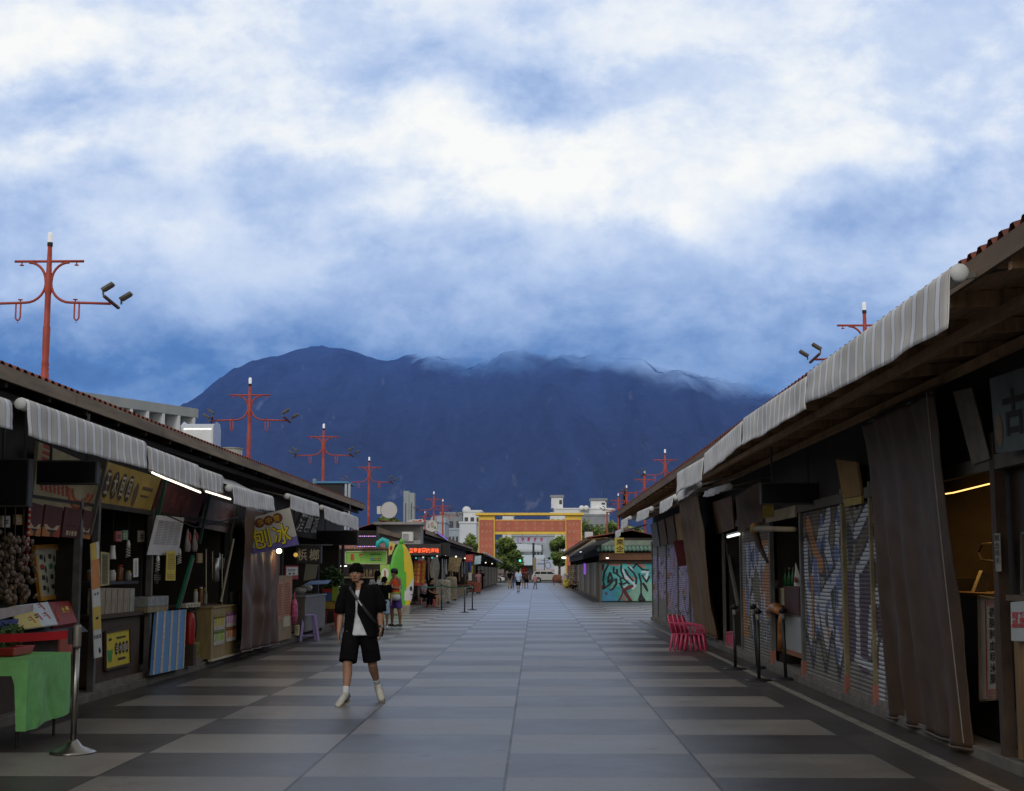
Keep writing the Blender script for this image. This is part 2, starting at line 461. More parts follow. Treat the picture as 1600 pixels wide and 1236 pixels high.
    jy = mth('ABSOLUTE', mth('SUBTRACT', mth('FRACT', mth('ADD', ry, .5)), .5))
    jm = mth('MAXIMUM', mth('LESS_THAN', jx, .0075), mth('MULTIPLY', mth('LESS_THAN', jy, .004), .55))
    jm = mth('MULTIPLY', jm, mth('SUBTRACT', 1.0, edge))
    mu = N.new('ShaderNodeMix'); mu.data_type = 'RGBA'; mu.blend_type = 'MULTIPLY'; mu.inputs[0].default_value = 1
    L.new(me.outputs[2], mu.inputs[6]); L.new(v, mu.inputs[7])
    mj = N.new('ShaderNodeMix'); mj.data_type = 'RGBA'; L.new(jm, mj.inputs[0]); L.new(mu.outputs[2], mj.inputs[6])
    mj.inputs[7].default_value = (.018, .017, .016, 1)
    # scattered stains
    n3 = N.new('ShaderNodeTexNoise'); n3.inputs['Scale'].default_value = 2.4; n3.inputs['Detail'].default_value = 10; n3.inputs['Roughness'].default_value = .7
    L.new(geo.outputs['Position'], n3.inputs['Vector'])
    st = N.new('ShaderNodeMapRange'); st.inputs[1].default_value = .61; st.inputs[2].default_value = .68; st.inputs[4].default_value = .6
    L.new(n3.outputs['Fac'], st.inputs[0])
    ms = N.new('ShaderNodeMix'); ms.data_type = 'RGBA'; L.new(st.outputs[0], ms.inputs[0]); L.new(mj.outputs[2], ms.inputs[6])
    ms.inputs[7].default_value = (.04, .037, .033, 1)
    L.new(ms.outputs[2], b.inputs['Base Color'])
    rr = N.new('ShaderNodeMapRange'); rr.inputs[1].default_value = .3; rr.inputs[2].default_value = .7; rr.inputs[3].default_value = .33; rr.inputs[4].default_value = .5
    L.new(n2.outputs['Fac'], rr.inputs[0]); L.new(rr.outputs[0], b.inputs['Roughness'])
    b.inputs['Specular IOR Level'].default_value = .38
    bp = N.new('ShaderNodeBump'); bp.inputs['Strength'].default_value = .12; bp.inputs['Distance'].default_value = .004
    L.new(n1.outputs['Fac'], bp.inputs['Height']); L.new(bp.outputs[0], b.inputs['Normal'])
    return m
g = MB(); g.face([(-9000, -300, -.012), (9000, -300, -.012), (9000, 9000, -.012), (-9000, 9000, -.012)])
single(g, 'ground', M('dull_ground', (.10, .105, .09), .9, .3, .05), kind='structure', origin=False)
g = MB(); g.face([(-40, -6, 0), (40, -6, 0), (40, 190, 0), (-40, 190, 0)])
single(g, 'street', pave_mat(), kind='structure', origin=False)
g = MB(); g.face([(-200, 190, -.004), (200, 190, -.004), (200, 216, -.004), (-200, 216, -.004)])
single(g, 'road', M('asphalt', (.055, .055, .06), .8, .2, 3), kind='structure', origin=False)
g = MB()
for k in range(40): g.box((-80 + 4 * k, 203.0, .0), (-78 + 4 * k, 203.15, .004))
single(g, 'road_marking', M('road_paint', (.6, .6, .58), .7), kind='structure', origin=False)
g = MB()
y = 9.0
while y < 47:
    g.box((3.36, y, .002), (3.47, y + .985, .006)); y += 1.0
single(g, 'drain_strip', M('drain_strip', (.19, .175, .15), .7, .35, 8, dirt=.5), kind='structure', origin=False)
for side, x0, x1, ya, yb in ((0, 3.80, 6.3, 9, 47.4), (1, -7.6, -5.48, 9, 42), (0, 3.55, 6.4, 75.9, 152), (1, -8.2, -4.9, 54, 178)):
    g = MB(); g.box((x0, ya, -.01), (x1, yb, .1 if ya < 50 else .12))
    single(g, 'kerb', M('kerb_concrete', (.12, .11, .095), .85, .35, 4, dirt=.5), kind='structure', origin=False, bevel=.012)

# ------------------------------------------------------------------ mountain
def mountain():
    ridge = [(-400, 800), (60, 760), (180, 715), (240, 672), (300, 632), (345, 598), (392, 571), (440, 563), (470, 551), (490, 548), (515, 551), (545, 558), (600, 568), (660, 560), (720, 552), (800, 545),
             (880, 540), (940, 548), (1000, 560), (1080, 578), (1160, 600), (1260, 622), (1400, 650), (1600, 690), (2000, 760)]
    def h(px):
        for (a, ya), (b, yb) in zip(ridge, ridge[1:]):
            if a <= px <= b: return ya + (yb - ya) * (px - a) / (b - a)
        return 800
    nu, nv = 420, 80
    mb = MB()
    def fn(u, v):
        px = -400 + 2400 * u
        c = atY(px, h(px), 5000); X = c.x; H = c.z
        yy = 2700 + 3300 * v
        t = max(0, min(1, (yy - 2700) / 2300)) if yy < 5000 else max(0, 1 - (yy - 5000) / 1300)
        t = t * t * (3 - 2 * t) if yy < 5000 else t
        rid = 1 - abs(noise.noise(V((X / 330, yy / 900, 2)))) * 2
        n2 = noise.fractal(V((X / 150, yy / 210, 5)), .75, 2.2, 7)
        z = H * t + (rid * 62 + n2 * 52) * t * (1 - t) * 3.0 + n2 * 10 * t
        return ((X + noise.noise(V((X / 200, yy / 300, 9))) * 40 * (1 - t)) * (yy / 5000 if yy < 5000 else 1), yy, z)
    mb.grid(fn, nu, nv)
    m = bpy.data.materials.new('hazy_forest_slope'); m.use_nodes = True
    nt = m.node_tree; N = nt.nodes; L = nt.links; b = N['Principled BSDF']; out = N['Material Output']
    b.inputs['Roughness'].default_value = 1; b.inputs['Specular IOR Level'].default_value = 0
    geo = N.new('ShaderNodeNewGeometry'); sp = N.new('ShaderNodeSeparateXYZ'); L.new(geo.outputs['Position'], sp.inputs[0])
    n = N.new('ShaderNodeTexNoise'); n.inputs['Scale'].default_value = .02; n.inputs['Detail'].default_value = 9; n.inputs['Roughness'].default_value = .7
    L.new(geo.outputs['Position'], n.inputs['Vector'])
    cr = N.new('ShaderNodeValToRGB'); cr.color_ramp.elements[0].color = (.012, .02, .02, 1); cr.color_ramp.elements[1].color = (.05, .065, .05, 1)
    cr.color_ramp.elements[0].position = .35; cr.color_ramp.elements[1].position = .7
    L.new(n.outputs['Fac'], cr.inputs[0])
    # bare landslip scars, long and thin down the slope
    mp = N.new('ShaderNodeMapping'); mp.inputs['Scale'].default_value = (.0075, .0022, .0022); L.new(geo.outputs['Position'], mp.inputs[0])
    n2 = N.new('ShaderNodeTexNoise'); n2.inputs['Scale'].default_value = 1.6; n2.inputs['Detail'].default_value = 7; n2.inputs['Roughness'].default_value = .66
    L.new(mp.outputs[0], n2.inputs['Vector'])
    sr = N.new('ShaderNodeMapRange'); sr.inputs[1].default_value = .63; sr.inputs[2].default_value = .70; sr.inputs[4].default_value = .8
    L.new(n2.outputs['Fac'], sr.inputs[0])
    mx = N.new('ShaderNodeMix'); mx.data_type = 'RGBA'; L.new(sr.outputs[0], mx.inputs[0]); L.new(cr.outputs[0], mx.inputs[6]); mx.inputs[7].default_value = (.5, .5, .5, 1)
    L.new(mx.outputs[2], b.inputs['Base Color'])
    # haze of several kilometres of blue air, painted onto the slope as emission
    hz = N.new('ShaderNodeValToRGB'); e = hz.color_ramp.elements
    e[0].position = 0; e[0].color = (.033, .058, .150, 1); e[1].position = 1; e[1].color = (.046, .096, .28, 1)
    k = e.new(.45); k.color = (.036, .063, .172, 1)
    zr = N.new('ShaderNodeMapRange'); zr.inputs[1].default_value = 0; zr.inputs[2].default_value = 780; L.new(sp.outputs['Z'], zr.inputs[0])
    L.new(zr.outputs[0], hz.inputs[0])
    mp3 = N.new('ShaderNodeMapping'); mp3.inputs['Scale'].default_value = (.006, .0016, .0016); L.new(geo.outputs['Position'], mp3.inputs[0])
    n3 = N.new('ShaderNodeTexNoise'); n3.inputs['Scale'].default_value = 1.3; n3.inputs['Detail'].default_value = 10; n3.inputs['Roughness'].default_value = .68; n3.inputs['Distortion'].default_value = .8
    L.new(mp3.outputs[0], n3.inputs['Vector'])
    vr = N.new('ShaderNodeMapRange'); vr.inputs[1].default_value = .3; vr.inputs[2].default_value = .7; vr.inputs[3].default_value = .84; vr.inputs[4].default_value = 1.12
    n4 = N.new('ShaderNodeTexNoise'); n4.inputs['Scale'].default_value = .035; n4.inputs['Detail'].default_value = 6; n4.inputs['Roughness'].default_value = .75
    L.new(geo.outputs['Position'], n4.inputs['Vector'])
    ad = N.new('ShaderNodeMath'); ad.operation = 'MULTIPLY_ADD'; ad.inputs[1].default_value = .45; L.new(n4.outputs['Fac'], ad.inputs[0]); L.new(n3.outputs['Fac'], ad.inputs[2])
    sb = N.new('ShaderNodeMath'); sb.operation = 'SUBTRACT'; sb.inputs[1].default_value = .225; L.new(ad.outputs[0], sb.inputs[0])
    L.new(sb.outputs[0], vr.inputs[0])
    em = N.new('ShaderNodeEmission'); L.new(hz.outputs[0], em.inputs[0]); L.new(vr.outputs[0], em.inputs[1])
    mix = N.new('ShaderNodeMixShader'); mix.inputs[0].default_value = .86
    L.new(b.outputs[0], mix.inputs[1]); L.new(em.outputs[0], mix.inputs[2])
    # the summit ridge goes into the cloud base
    def mth(op, a, b_=None, c=None):
        q = N.new('ShaderNodeMath'); q.operation = op
        for i, r in enumerate((a, b_, c)):
            if r is None: continue
            if isinstance(r, (int, float)): q.inputs[i].default_value = r
            else: L.new(r, q.inputs[i])
        return q.outputs[0]
    tr = N.new('ShaderNodeMapRange'); tr.inputs[1].default_value = -560; tr.inputs[2].default_value = -330; tr.inputs[3].default_value = 860; tr.inputs[4].default_value = 628
    L.new(sp.outputs['X'], tr.inputs[0])
    tr2 = N.new('ShaderNodeMapRange'); tr2.inputs[1].default_value = 150; tr2.inputs[2].default_value = 700; tr2.inputs[3].default_value = 0; tr2.inputs[4].default_value = -85
    L.new(sp.outputs['X'], tr2.inputs[0])
    nc = N.new('ShaderNodeTexNoise'); nc.inputs['Scale'].default_value = .006; nc.inputs['Detail'].default_value = 7
    L.new(geo.outputs['Position'], nc.inputs['Vector'])
    T = mth('ADD', mth('ADD', tr.outputs[0], tr2.outputs[0]), mth('MULTIPLY', mth('SUBTRACT', nc.outputs['Fac'], .5), 170))
    d = mth('DIVIDE', mth('SUBTRACT', sp.outputs['Z'], T), 95)
    al = N.new('ShaderNodeMapRange'); al.interpolation_type = 'SMOOTHSTEP'; al.inputs[1].default_value = -.6; al.inputs[2].default_value = .7
    L.new(d, al.inputs[0])
    tp = N.new('ShaderNodeBsdfTransparent'); mt = N.new('ShaderNodeMixShader')
    L.new(al.outputs[0], mt.inputs[0]); L.new(mix.outputs[0], mt.inputs[1]); L.new(tp.outputs[0], mt.inputs[2])
    L.new(mt.outputs[0], out.inputs[0])
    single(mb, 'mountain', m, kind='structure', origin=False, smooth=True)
mountain()
# ================================================================== market rows
M('roof_red', (.16, .045, .03), .7, .35, 3, dirt=.6)
M('fascia', (.22, .17, .12), .8, .3, 3, dirt=.55, stretch=(1, .4, 4))
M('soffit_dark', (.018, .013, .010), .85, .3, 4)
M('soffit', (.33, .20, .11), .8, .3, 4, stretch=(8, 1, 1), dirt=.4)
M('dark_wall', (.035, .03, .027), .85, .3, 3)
M('black', (.006, .006, .007), .5, .2)
M('black_gloss', (.008, .008, .01), .22, .2)
M('frame_dark', (.03, .03, .032), .6, .3, 6)
M('frame_grey', (.10, .098, .092), .55, .3, 6, dirt=.4)
M('cream_wood', (.27, .22, .14), .75, .3, 5, dirt=.5)
M('pink_base', (.30, .12, .09), .8, .3, 6)
M('white_plastic', (.62, .62, .6), .5, .12)
M('white_paper', (.62, .62, .6), .8, .06)
M('cream_paper', (.45, .42, .32), .8, .1)
M('brown_dark', (.05, .03, .02), .75, .3)
M('steel', (.45, .45, .44), .32, .15, 8, metal=.85)
M('chrome', (.27, .26, .24), .32, .1, 8, metal=1)
M('ink', (.02, .02, .022), .8, .1)
M('red_paint', (.35, .022, .02), .6, .2)
M('yellow', (.55, .42, .04), .6, .15)
M('orange', (.5, .19, .03), .6, .2)
M('lamp_red', (.37, .06, .04), .5, .2, 6)
M('green_frame', (.018, .09, .06), .5, .2)
M('maroon', (.085, .022, .018), .7, .3, 4)

def corr_roof(mb, xa, za, xb, zb, y0, y1, wl=.2, amp=.038):
    """corrugated sheet from eave (xa, za) to ridge (xb, zb)"""
    n = int((y1 - y0) / wl * 4)
    prof = [0, 1, 1, 0]
    def fn(u, v):
        k = round(u * n); return (xa + (xb - xa) * v, y0 + k * wl / 4, za + (zb - za) * v + amp * prof[k % 4])
    mb.grid(fn, n, 1)

def row(name, label, side, xf, y0, y1, eave_x, eave_z, back_x, ridge, wall_posts, opening=True, roofm='roof_red'):
    s = side                                                     # -1 left of the street, +1 right
    t = thing(name, label, 'market stalls', (xf + s * 1.4, (y0 + y1) / 2, 0))
    rx = (eave_x + back_x) / 2
    mb = MB(); corr_roof(mb, eave_x, eave_z + .05, rx, ridge, y0, y1, amp=.038 if s < 0 else .055); corr_roof(mb, back_x, eave_z - .1, rx, ridge, y0, y1)
    part(mb, 'roof', MATS[roofm], t)
    mb = MB()
    L = 3.6; y = y0
    while y < y1 - .1:                                           # beige eave boards with open joints
        e = min(y + L, y1); mb.box((eave_x - .015 if s > 0 else eave_x - .015, y + .006, eave_z - .085), (eave_x + .015, e - .006, eave_z + .05)); y += L
    part(mb, 'fascia', MATS['fascia'] if s < 0 else M('fascia_brown', (.13, .085, .05), .8, .35, 3, dirt=.4, stretch=(1, .4, 4)), t)
    mb = MB()                                                    # boarded underside of the eave
    n = 7; dx = (xf + s * .3 - eave_x) / n
    for i in range(n):
        xa = eave_x + dx * i + s * .02; xb = eave_x + dx * (i + 1)
        za = eave_z - .03 + .10 * i / n
        mb.box((min(xa, xb), y0, za), (max(xa, xb) - .006, y1, za + .02))
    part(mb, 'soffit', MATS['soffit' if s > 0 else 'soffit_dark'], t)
    mb = MB()
    y = y0 + .4
    while y < y1:
        mb.bar((eave_x + s * .03, y, eave_z - .085), (xf + s * .3, y, eave_z - .0), .06, .1); y += 1.22
    for k in (.33, .8):
        xx = eave_x + (xf - eave_x) * k
        mb.box((xx - .03, y0, eave_z - .2), (xx + .03, y1, eave_z - .13))
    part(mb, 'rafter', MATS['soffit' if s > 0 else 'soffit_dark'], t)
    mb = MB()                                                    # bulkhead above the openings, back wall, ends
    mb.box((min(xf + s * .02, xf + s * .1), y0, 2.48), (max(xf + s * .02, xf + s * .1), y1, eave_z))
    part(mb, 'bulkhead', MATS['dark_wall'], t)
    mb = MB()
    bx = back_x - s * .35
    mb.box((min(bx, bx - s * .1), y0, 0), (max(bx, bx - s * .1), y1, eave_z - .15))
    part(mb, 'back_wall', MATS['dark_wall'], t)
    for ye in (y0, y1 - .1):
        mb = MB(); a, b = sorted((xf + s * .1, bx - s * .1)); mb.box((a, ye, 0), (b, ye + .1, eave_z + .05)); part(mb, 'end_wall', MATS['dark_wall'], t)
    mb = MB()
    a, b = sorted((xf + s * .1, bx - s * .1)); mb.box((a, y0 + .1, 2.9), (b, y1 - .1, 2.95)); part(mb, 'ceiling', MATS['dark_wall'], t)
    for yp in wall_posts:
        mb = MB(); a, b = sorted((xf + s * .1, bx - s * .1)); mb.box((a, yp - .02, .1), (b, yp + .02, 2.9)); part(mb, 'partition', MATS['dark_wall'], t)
    return t

XL, XR = -5.6, 3.88
rowL = row('market_building', 'long dark row of open stalls on the left under a red ribbed roof', -1, XL, 8.0, 41.6, -4.97, 3.46, -7.9, 3.98, [17.7, 20.7, 25.8, 31.3, 36.5])
rowR = row('market_building', 'dark row of shuttered stalls on the right with brown boarded eaves', 1, XR, 6.5, 47.4, 2.72, 3.465, 6.5, 4.1, [11.6, 14.9, 17.9, 20.7, 23.6, 26.8, 29.5])

def postpart(root, x, y, w, d, z0, z1, mat, name='post'):
    mb = MB(); mb.box((x - w / 2, y - d / 2, z0), (x + w / 2, y + d / 2, z1)); return part(mb, name, mat, root)
for yp in (17.35, 18.05, 20.62, 25.8, 31.35, 36.6, 41.4):
    postpart(rowL, XL + .03, yp, .08, .09, .09, 2.6, MATS['frame_grey'] if yp < 21 else MATS['frame_dark'])
mb = MB(); mb.box((XL - .03, 18.1, .1), (XL + .05, 41.4, .17)); part(mb, 'sill', M('sill', (.16, .14, .12), .7, .4, 7, dirt=.5), rowL)
mb = MB(); mb.box((XL - .02, 8, 2.4), (XL + .06, 41.5, 2.5)); part(mb, 'lintel', MATS['dark_wall'], rowL)
for yp in (16.45, 17.95):
    p_ = postpart(rowR, XR - .01, yp, .07, .1 if yp > 17 else .06, .32, 2.62, M('yellow_edge', (.20, .17, .09), .6, .3))
    mb = MB(); mb.box((XR - .055, yp - .055, .1), (XR + .02, yp + .055, .32)); part(mb, 'post_foot', MATS['pink_base'], p_)
for yp in (20.78, 23.5):
    p_ = postpart(rowR, XR - .01, yp, .07, .12, .32, 2.55, MATS['frame_grey'])
    mb = MB(); mb.box((XR - .055, yp - .065, .1), (XR + .02, yp + .065, .32)); part(mb, 'post_foot', MATS['pink_base'], p_)
for yp in (26.9, 29.45):
    postpart(rowR, XR - .01, yp, .06, .08, .1, 2.6, MATS['frame_grey'])
mb = MB(); mb.box((XR - .03, 14.9, .09), (XR + .03, 47.3, .16)); part(mb, 'sill', MATS['sill'], rowR)

# ---- roller shutters: slatted mesh, the spray paint picked cell by cell
SH = [M('shutter_grey', (.21, .20, .17), .6, .2, 5, dirt=.55), M('spray_white', (.44, .46, .50), .6, .15), M('spray_blue', (.125, .165, .35), .6, .2), M('spray_orange', (.42, .17, .03), .6, .2),
      M('spray_black', (.018, .016, .02), .6, .2), M('spray_lilac', (.37, .30, .51), .6, .15), M('spray_plum', (.07, .035, .06), .6, .2), M('shutter_gap', (.05, .045, .04), .8, .2),
      M('spray_olive', (.16, .13, .045), .6, .2), M('shutter_brown', (.12, .085, .055), .7, .3)]
def nz(u, v, a=1, b=1, c=0): return noise.noise(V((u * a, v * b, c)))
def shutter(root, P, pick, slat=.05, nu=46, lab=None, mats=SH, n=None):
    """P(u, z) -> point on the shutter plane, outward n; slat profile in z from .1 to top"""
    z0, z1, w = P['z0'], P['z1'], P['w']
    ns = int((z1 - z0) / slat); nv = ns * 4
    prof = [0, .007, .009, .006]
    mb = MB()
    def fn(u, v):
        k = round(v * nv); p = P['o'] + P['d'] * (u * w); return p + P['n'] * prof[k % 4] + V((0, 0, z0 + (z1 - z0) * v))
    def pk(u, v):
        if int(v * nv) % 4 == 3: return 7 if not P.get('soft') else pick(u, v)
        return pick(u, v)
    mb.grid(fn, nu, nv, pk)
    return part(mb, 'roller_shutter', mats, root, label=lab)
def side_shutter(y0, y1, x, pick, z0=.1, z1=2.44, lab=None, nu=46, slat=.05, root=None):
    return shutter(root or rowR, dict(o=V((x, y1, 0)), d=V((0, -1, 0)), n=V((-1, 0, 0)), w=y1 - y0, z0=z0, z1=z1), pick, slat, nu, lab)
def inblob(u, v, pts, rad_):
    for (a, b), (c, d) in zip(pts, pts[1:]):
        L = (c - a) ** 2 + (d - b) ** 2; t = max(0, min(1, ((u - a) * (c - a) + (v - b) * (d - b)) / L if L else 0))
        if (u - a - t * (c - a)) ** 2 + (v - b - t * (d - b)) ** 2 < rad_ * rad_: return True
    return False
def pk_tall(u, v):      # white, blue and orange letters with dark outlines
    uu = u + .06 * nz(u, v, 2, 4, 1) + .02 * nz(u, v, 9, 14, 2)
    drip = .20 + .09 * math.sin(u * 19 + 1) + .05 * nz(u, 0, 9, 1, 7)
    if v < drip - .05: return 0
    if v < drip + .015: return 4
    def near(P, r): return inblob(uu, v, P, r)
    L = [([(.10, .20), (.12, .45), (.04, .78)], .06, 'w'), ([(.33, .22), (.36, .5), (.30, .66)], .07, 'b'), ([(.58, .22), (.50, .40), (.62, .50), (.70, .40), (.72, .22)], .055, 'w'), ([(.86, .20), (.90, .45), (.84, .72)], .07, 'b'),
         ([(.40, .44), (.6, .54), (.86, .64)], .045, 'w'), ([(.66, .70), (.58, .84), (.72, .95)], .06, 'w'), ([(.12, .92), (.26, .8), (.44, .68)], .055, 'o'), ([(.20, .26), (.22, .6)], .03, 'o'), ([(.97, .22), (.95, .6)], .05, 'o'), ([(.56, .28), (.64, .28)], .05, 'o'), ([(.42, .78), (.50, .92)], .05, 'b'), ([(.88, .78), (.96, .95)], .05, 'w')]
    for P, r, c in L:
        if near(P, r):
            if c == 'w': return 1 if nz(u, v, 8, 10, 3) > -.28 else 2
            if c == 'b': return 2 if nz(u, v, 8, 10, 4) > -.05 else 1
            return 3
    for P, r, c in L:
        if near(P, r + .022): return 4
    if v > .9: return 9
    k = nz(u, v, 5, 4, 8)
    return 8 if k > .1 else (4 if k < -.22 else 0)
def pk_plum(u, v):      # white outlines over plum
    uu = u + .07 * nz(u, v, 2, 5, 21) + .02 * nz(u, v, 9, 14, 22)
    def near(P, r): return inblob(uu, v, P, r)
    if near([(.60, .06), (.66, .26), (.80, .15)], .055): return 1
    if near([(.10, .19), (.52, .165)], .022): return 1
    if v < .15 + .03 * math.sin(u * 15): return 0
    L = [([(.15, .22), (.18, .48), (.24, .64)], .04), ([(.40, .26), (.46, .44), (.54, .30)], .04), ([(.72, .30), (.70, .62)], .045), ([(.30, .66), (.5, .78), (.62, .66)], .035), ([(.20, .84), (.42, .94)], .04), ([(.86, .7), (.78, .92)], .045), ([(.58, .52), (.66, .58)], .05)]
    for P, r in L:
        if near(P, r): return 1
    for P, r in L:
        if near(P, r + .025): return 4 if v > .6 else 6
    if v < .64 and nz(u, v, 5, 3, 23) > -.3: return 6
    k = nz(u, v, 6, 4, 24)
    return 9 if k > .1 else (4 if k < -.2 else 0)
def pk_mix(u, v):       # blue and orange columns
    if v < .13: return 0
    uu = u + .05 * nz(u, v, 2, 7, 31)
    if v > .86: return 9
    if .72 < uu < .95 and v > .3: return 3 if nz(u, v, 6, 6, 3) > -.15 else 1
    if uu < .12: return 3 if v < .5 else 0
    k = nz(u, v, 9, 3, 33)
    if abs(k - .08) < .035 or abs(k + .22) < .03: return 4
    if v < .3 and k > .0: return 3 if uu < .4 else 0
    return 2 if k > .08 else (1 if k > -.22 else 8)
def pk_lil(seed, top=.85, bot=.22, plaid=False, purple=5):
    def pk(u, v):
        if v > top or v < bot + .08 * nz(u, 0, 5, 1, seed): return 0
        if plaid: return 6 if (int(u * 14) % 2 == 0 and nz(u, v, 2, 2, seed) > -.3) else 5
        if abs(nz(u, v, 3, 5, seed)) < .06: return 8 if nz(u, v, 2, 3, seed + 2) > 0 else 6
        if nz(u, v, 4, 6, seed + 5) > .34: return 3
        return 5 if nz(u, v, 5, 7, seed + 9) > -.32 else 1
    return pk
side_shutter(15.2, 17.85, XR, pk_plum, lab='grey shutter sprayed with white and plum graffiti', nu=70)
side_shutter(18.08, 20.68, XR, pk_tall, lab='grey shutter sprayed with orange, blue and white flames', nu=80)
side_shutter(23.6, 26.82, XR, pk_mix, lab='shutter sprayed in blue and orange columns')
ys = [33.1, 35.9, 38.8, 42.2, 45.1, 47.2]
for i, (a, b) in enumerate(zip(ys, ys[1:])):
    side_shutter(a + .08, b - .08, XR, pk_lil(40 + i * 7, top=(.97, .95, .92, .82, .85)[i], bot=(.03, .06, .16, .28, .25)[i], plaid=(i == 0)), nu=26,
                 lab=['shutter in pink and plum checks', 'pale lilac shutter beside the checked one', 'lilac shutter with dark slashes', 'lilac and orange shutter', 'grey lilac shutter at the far corner'][i])
    postpart(rowR, XR - .01, b, .06, .12, .1, 2.5, MATS['frame_grey'])
mb = MB(); mb.box((XR - .06, 11, 2.44), (XR + .02, 47.3, 2.56)); part(mb, 'lintel', M('lintel_grey', (.09, .08, .065), .8, .3, 3, dirt=.5), rowR)
mb = MB(); mb.box((XR - .09, 20.85, 2.38), (XR - .062, 23.5, 2.55)); part(mb, 'header_board', MATS['cream_wood'], rowR)

# ================================================================== awnings
AW = stripes('awning_cloth', (.54, .525, .50), (.70, .73, .78), (.30, .29, .30), 'Y', 3.6, .62, line=.05)
AWL = stripes('awning_cloth_fine', (.56, .55, .53), (.68, .705, .74), (.38, .37, .37), 'Y', 5.5, .55, line=.06)
def awning(label, x, y0, y1, zt0, zb0, zt1, zb1, side, mat=AW, fabric=None, seed=0, group=None, capend=0, curl=0.0):
    """rolled-up awning: tube, hanging valance with a slack hem, end caps, the cloth going back up to the wall"""
    t = thing('awning', label, 'awning', (x, (y0 + y1) / 2, min(zb0, zb1)), group)
    r = .055
    mb = MB(); mb.loft([(x + side * .03, y0 + .03, zt0 - r), (x + side * .03, y1 - .03, zt1 - r)], r, 12); part(mb, 'roller', mat, t, True)
    n = max(10, int((y1 - y0) * 9)); rr = random.Random(seed)
    ph = rr.uniform(0, 9)
    mb = MB()
    def fn(u, v):
        y = y0 + (y1 - y0) * u; zt = zt0 + (zt1 - zt0) * u; zb = zb0 + (zb1 - zb0) * u
        zb += -.02 * math.sin(u * math.pi) + .004 * math.sin(u * 23 + ph) + .012 * nz(u, ph, 4, 1) + (curl * max(0, u - .78) * 1.2)
        a = v * math.pi / 2 if v < .25 else 0
        if v <= .2:
            th = math.pi * .5 * (v / .2); return (x + side * (.03 - r * math.sin(th)) - side * .001, y, zt - r + (r + .002) * math.cos(th))
        k = (v - .2) / .8
        sway = -.004 * math.sin(u * 31 + ph) * k + .02 * nz(u, k, 6, 2, ph) * k + .02 * k
        return (x - side * (.027 + sway), y, (zt - r) * (1 - k) + zb * k)
    mb.grid(fn, n, 12)
    o = part(mb, 'valance', mat, t, True)
    sm = o.modifiers.new('hem', 'SOLIDIFY'); sm.thickness = .006
    for ye, s_ in ((y0, -1), (y1, 1)):
        mb = MB(); mb.ell((x + side * .03, ye + s_ * .012, (zt0 if s_ < 0 else zt1) - r), (r * 1.05, .035, r * 1.05), 14, 8); part(mb, 'end_cap', M('cap_white', (.5, .52, .53), .5, .12), t, True)
    if fabric:
        bx, bz = fabric
        mb = MB()
        def f2(u, v):
            return (x + side * .03 + (bx - x) * v, y0 + (y1 - y0) * u, (zt0 + (zt1 - zt0) * u) * (1 - v) + bz * v - .03 * math.sin(v * math.pi))
        mb.grid(f2, 14, 6); o = part(mb, 'canopy', mat, t, True)
        o.modifiers.new('cloth', 'SOLIDIFY').thickness = .005
    for yb in (y0 + .25, y1 - .25):
        mb = MB(); mb.bar((x + side * .03, yb, zt0 - r), (x + side * .75, yb, zt0 + .12), .03, .03); part(mb, 'arm', MATS['frame_grey'], t)
    return t
def aw_px(label, x, pxs, top, bot, side, **k):
    """near end and far end as they stand in the street: px of each end, py of the top and the hem there"""
    pt = [atX(px, py, x) for px, py in zip(pxs, top)]; pb = [atX(px, py, x) for px, py in zip(pxs, bot)]
    return awning(label, x, pt[0].y, pt[1].y, pt[0].z, pb[0].z, pt[1].z, pb[1].z, side, **k)
gl = 'striped awnings along the left stalls'; gr_ = 'striped awnings along the right stalls'
awning('striped awning at the left edge, only its far corner showing', -4.7, 10.2, 12.55, 3.13, 2.85, 3.12, 2.85, -1, seed=1, group=gl)
aw_px('nearest full striped awning on the left with a round end cap', -4.7, (38, 225), (622, 689), (681, 733), -1, seed=2, group=gl)
aw_px('striped awning above the three light tubes, left row', -4.7, (227, 308), (695, 726), (734, 763), -1, seed=3, group=gl)
aw_px('short striped awning beside the pulled-out pale one', -4.72, (309, 346), (729, 742), (763, 771), -1, seed=4, group=gl)
aw_px('pale awning pulled out over a sloping canopy, left row', -4.56, (361, 425), (757, 775), (788, 799), -1, mat=AWL, fabric=(-5.2, 3.15), seed=5, group=gl)
aw_px('pale striped awning right of the shaved ice banner', -4.7, (451, 496), (771, 786), (796, 808), -1, mat=AWL, seed=6, group=gl)
aw_px('second pale awning beyond the shaved ice banner', -4.7, (504, 538), (789, 801), (811, 823), -1, mat=AWL, seed=7, group=gl)
aw_px('farthest pale awning of the left near row', -4.7, (539, 558), (800, 808), (822, 829), -1, mat=AWL, seed=8, group=gl)
aw_px('largest striped awning on the right with a round white end cap', 2.5, (1490, 1266), (413, 578), (513, 632), 1, seed=12, group=gr_)
aw_px('second striped awning from the right edge', 2.5, (1264, 1164), (584, 651), (640, 696), 1, seed=13, group=gr_)
aw_px('third striped awning on the right, red roof edge showing above it', 2.5, (1162, 1103), (655, 706), (697, 742), 1, mat=AWL, seed=14, group=gr_)
aw_px('fourth pale awning on the right with a crooked hem', 2.5, (1101, 1060), (713, 737), (751, 768), 1, mat=AWL, seed=15, group=gr_, curl=-.3)
aw_px('slack pale awning hanging lower behind the crooked one', 2.62, (1089, 1060), (752, 768), (767, 784), 1, mat=AWL, seed=16, group=gr_, curl=-.2)
aw_px('small pale awning flap under the right eave', 3.15, (1137, 1103), (755, 765), (766, 777), 1, mat=AWL, seed=17, group=gr_)
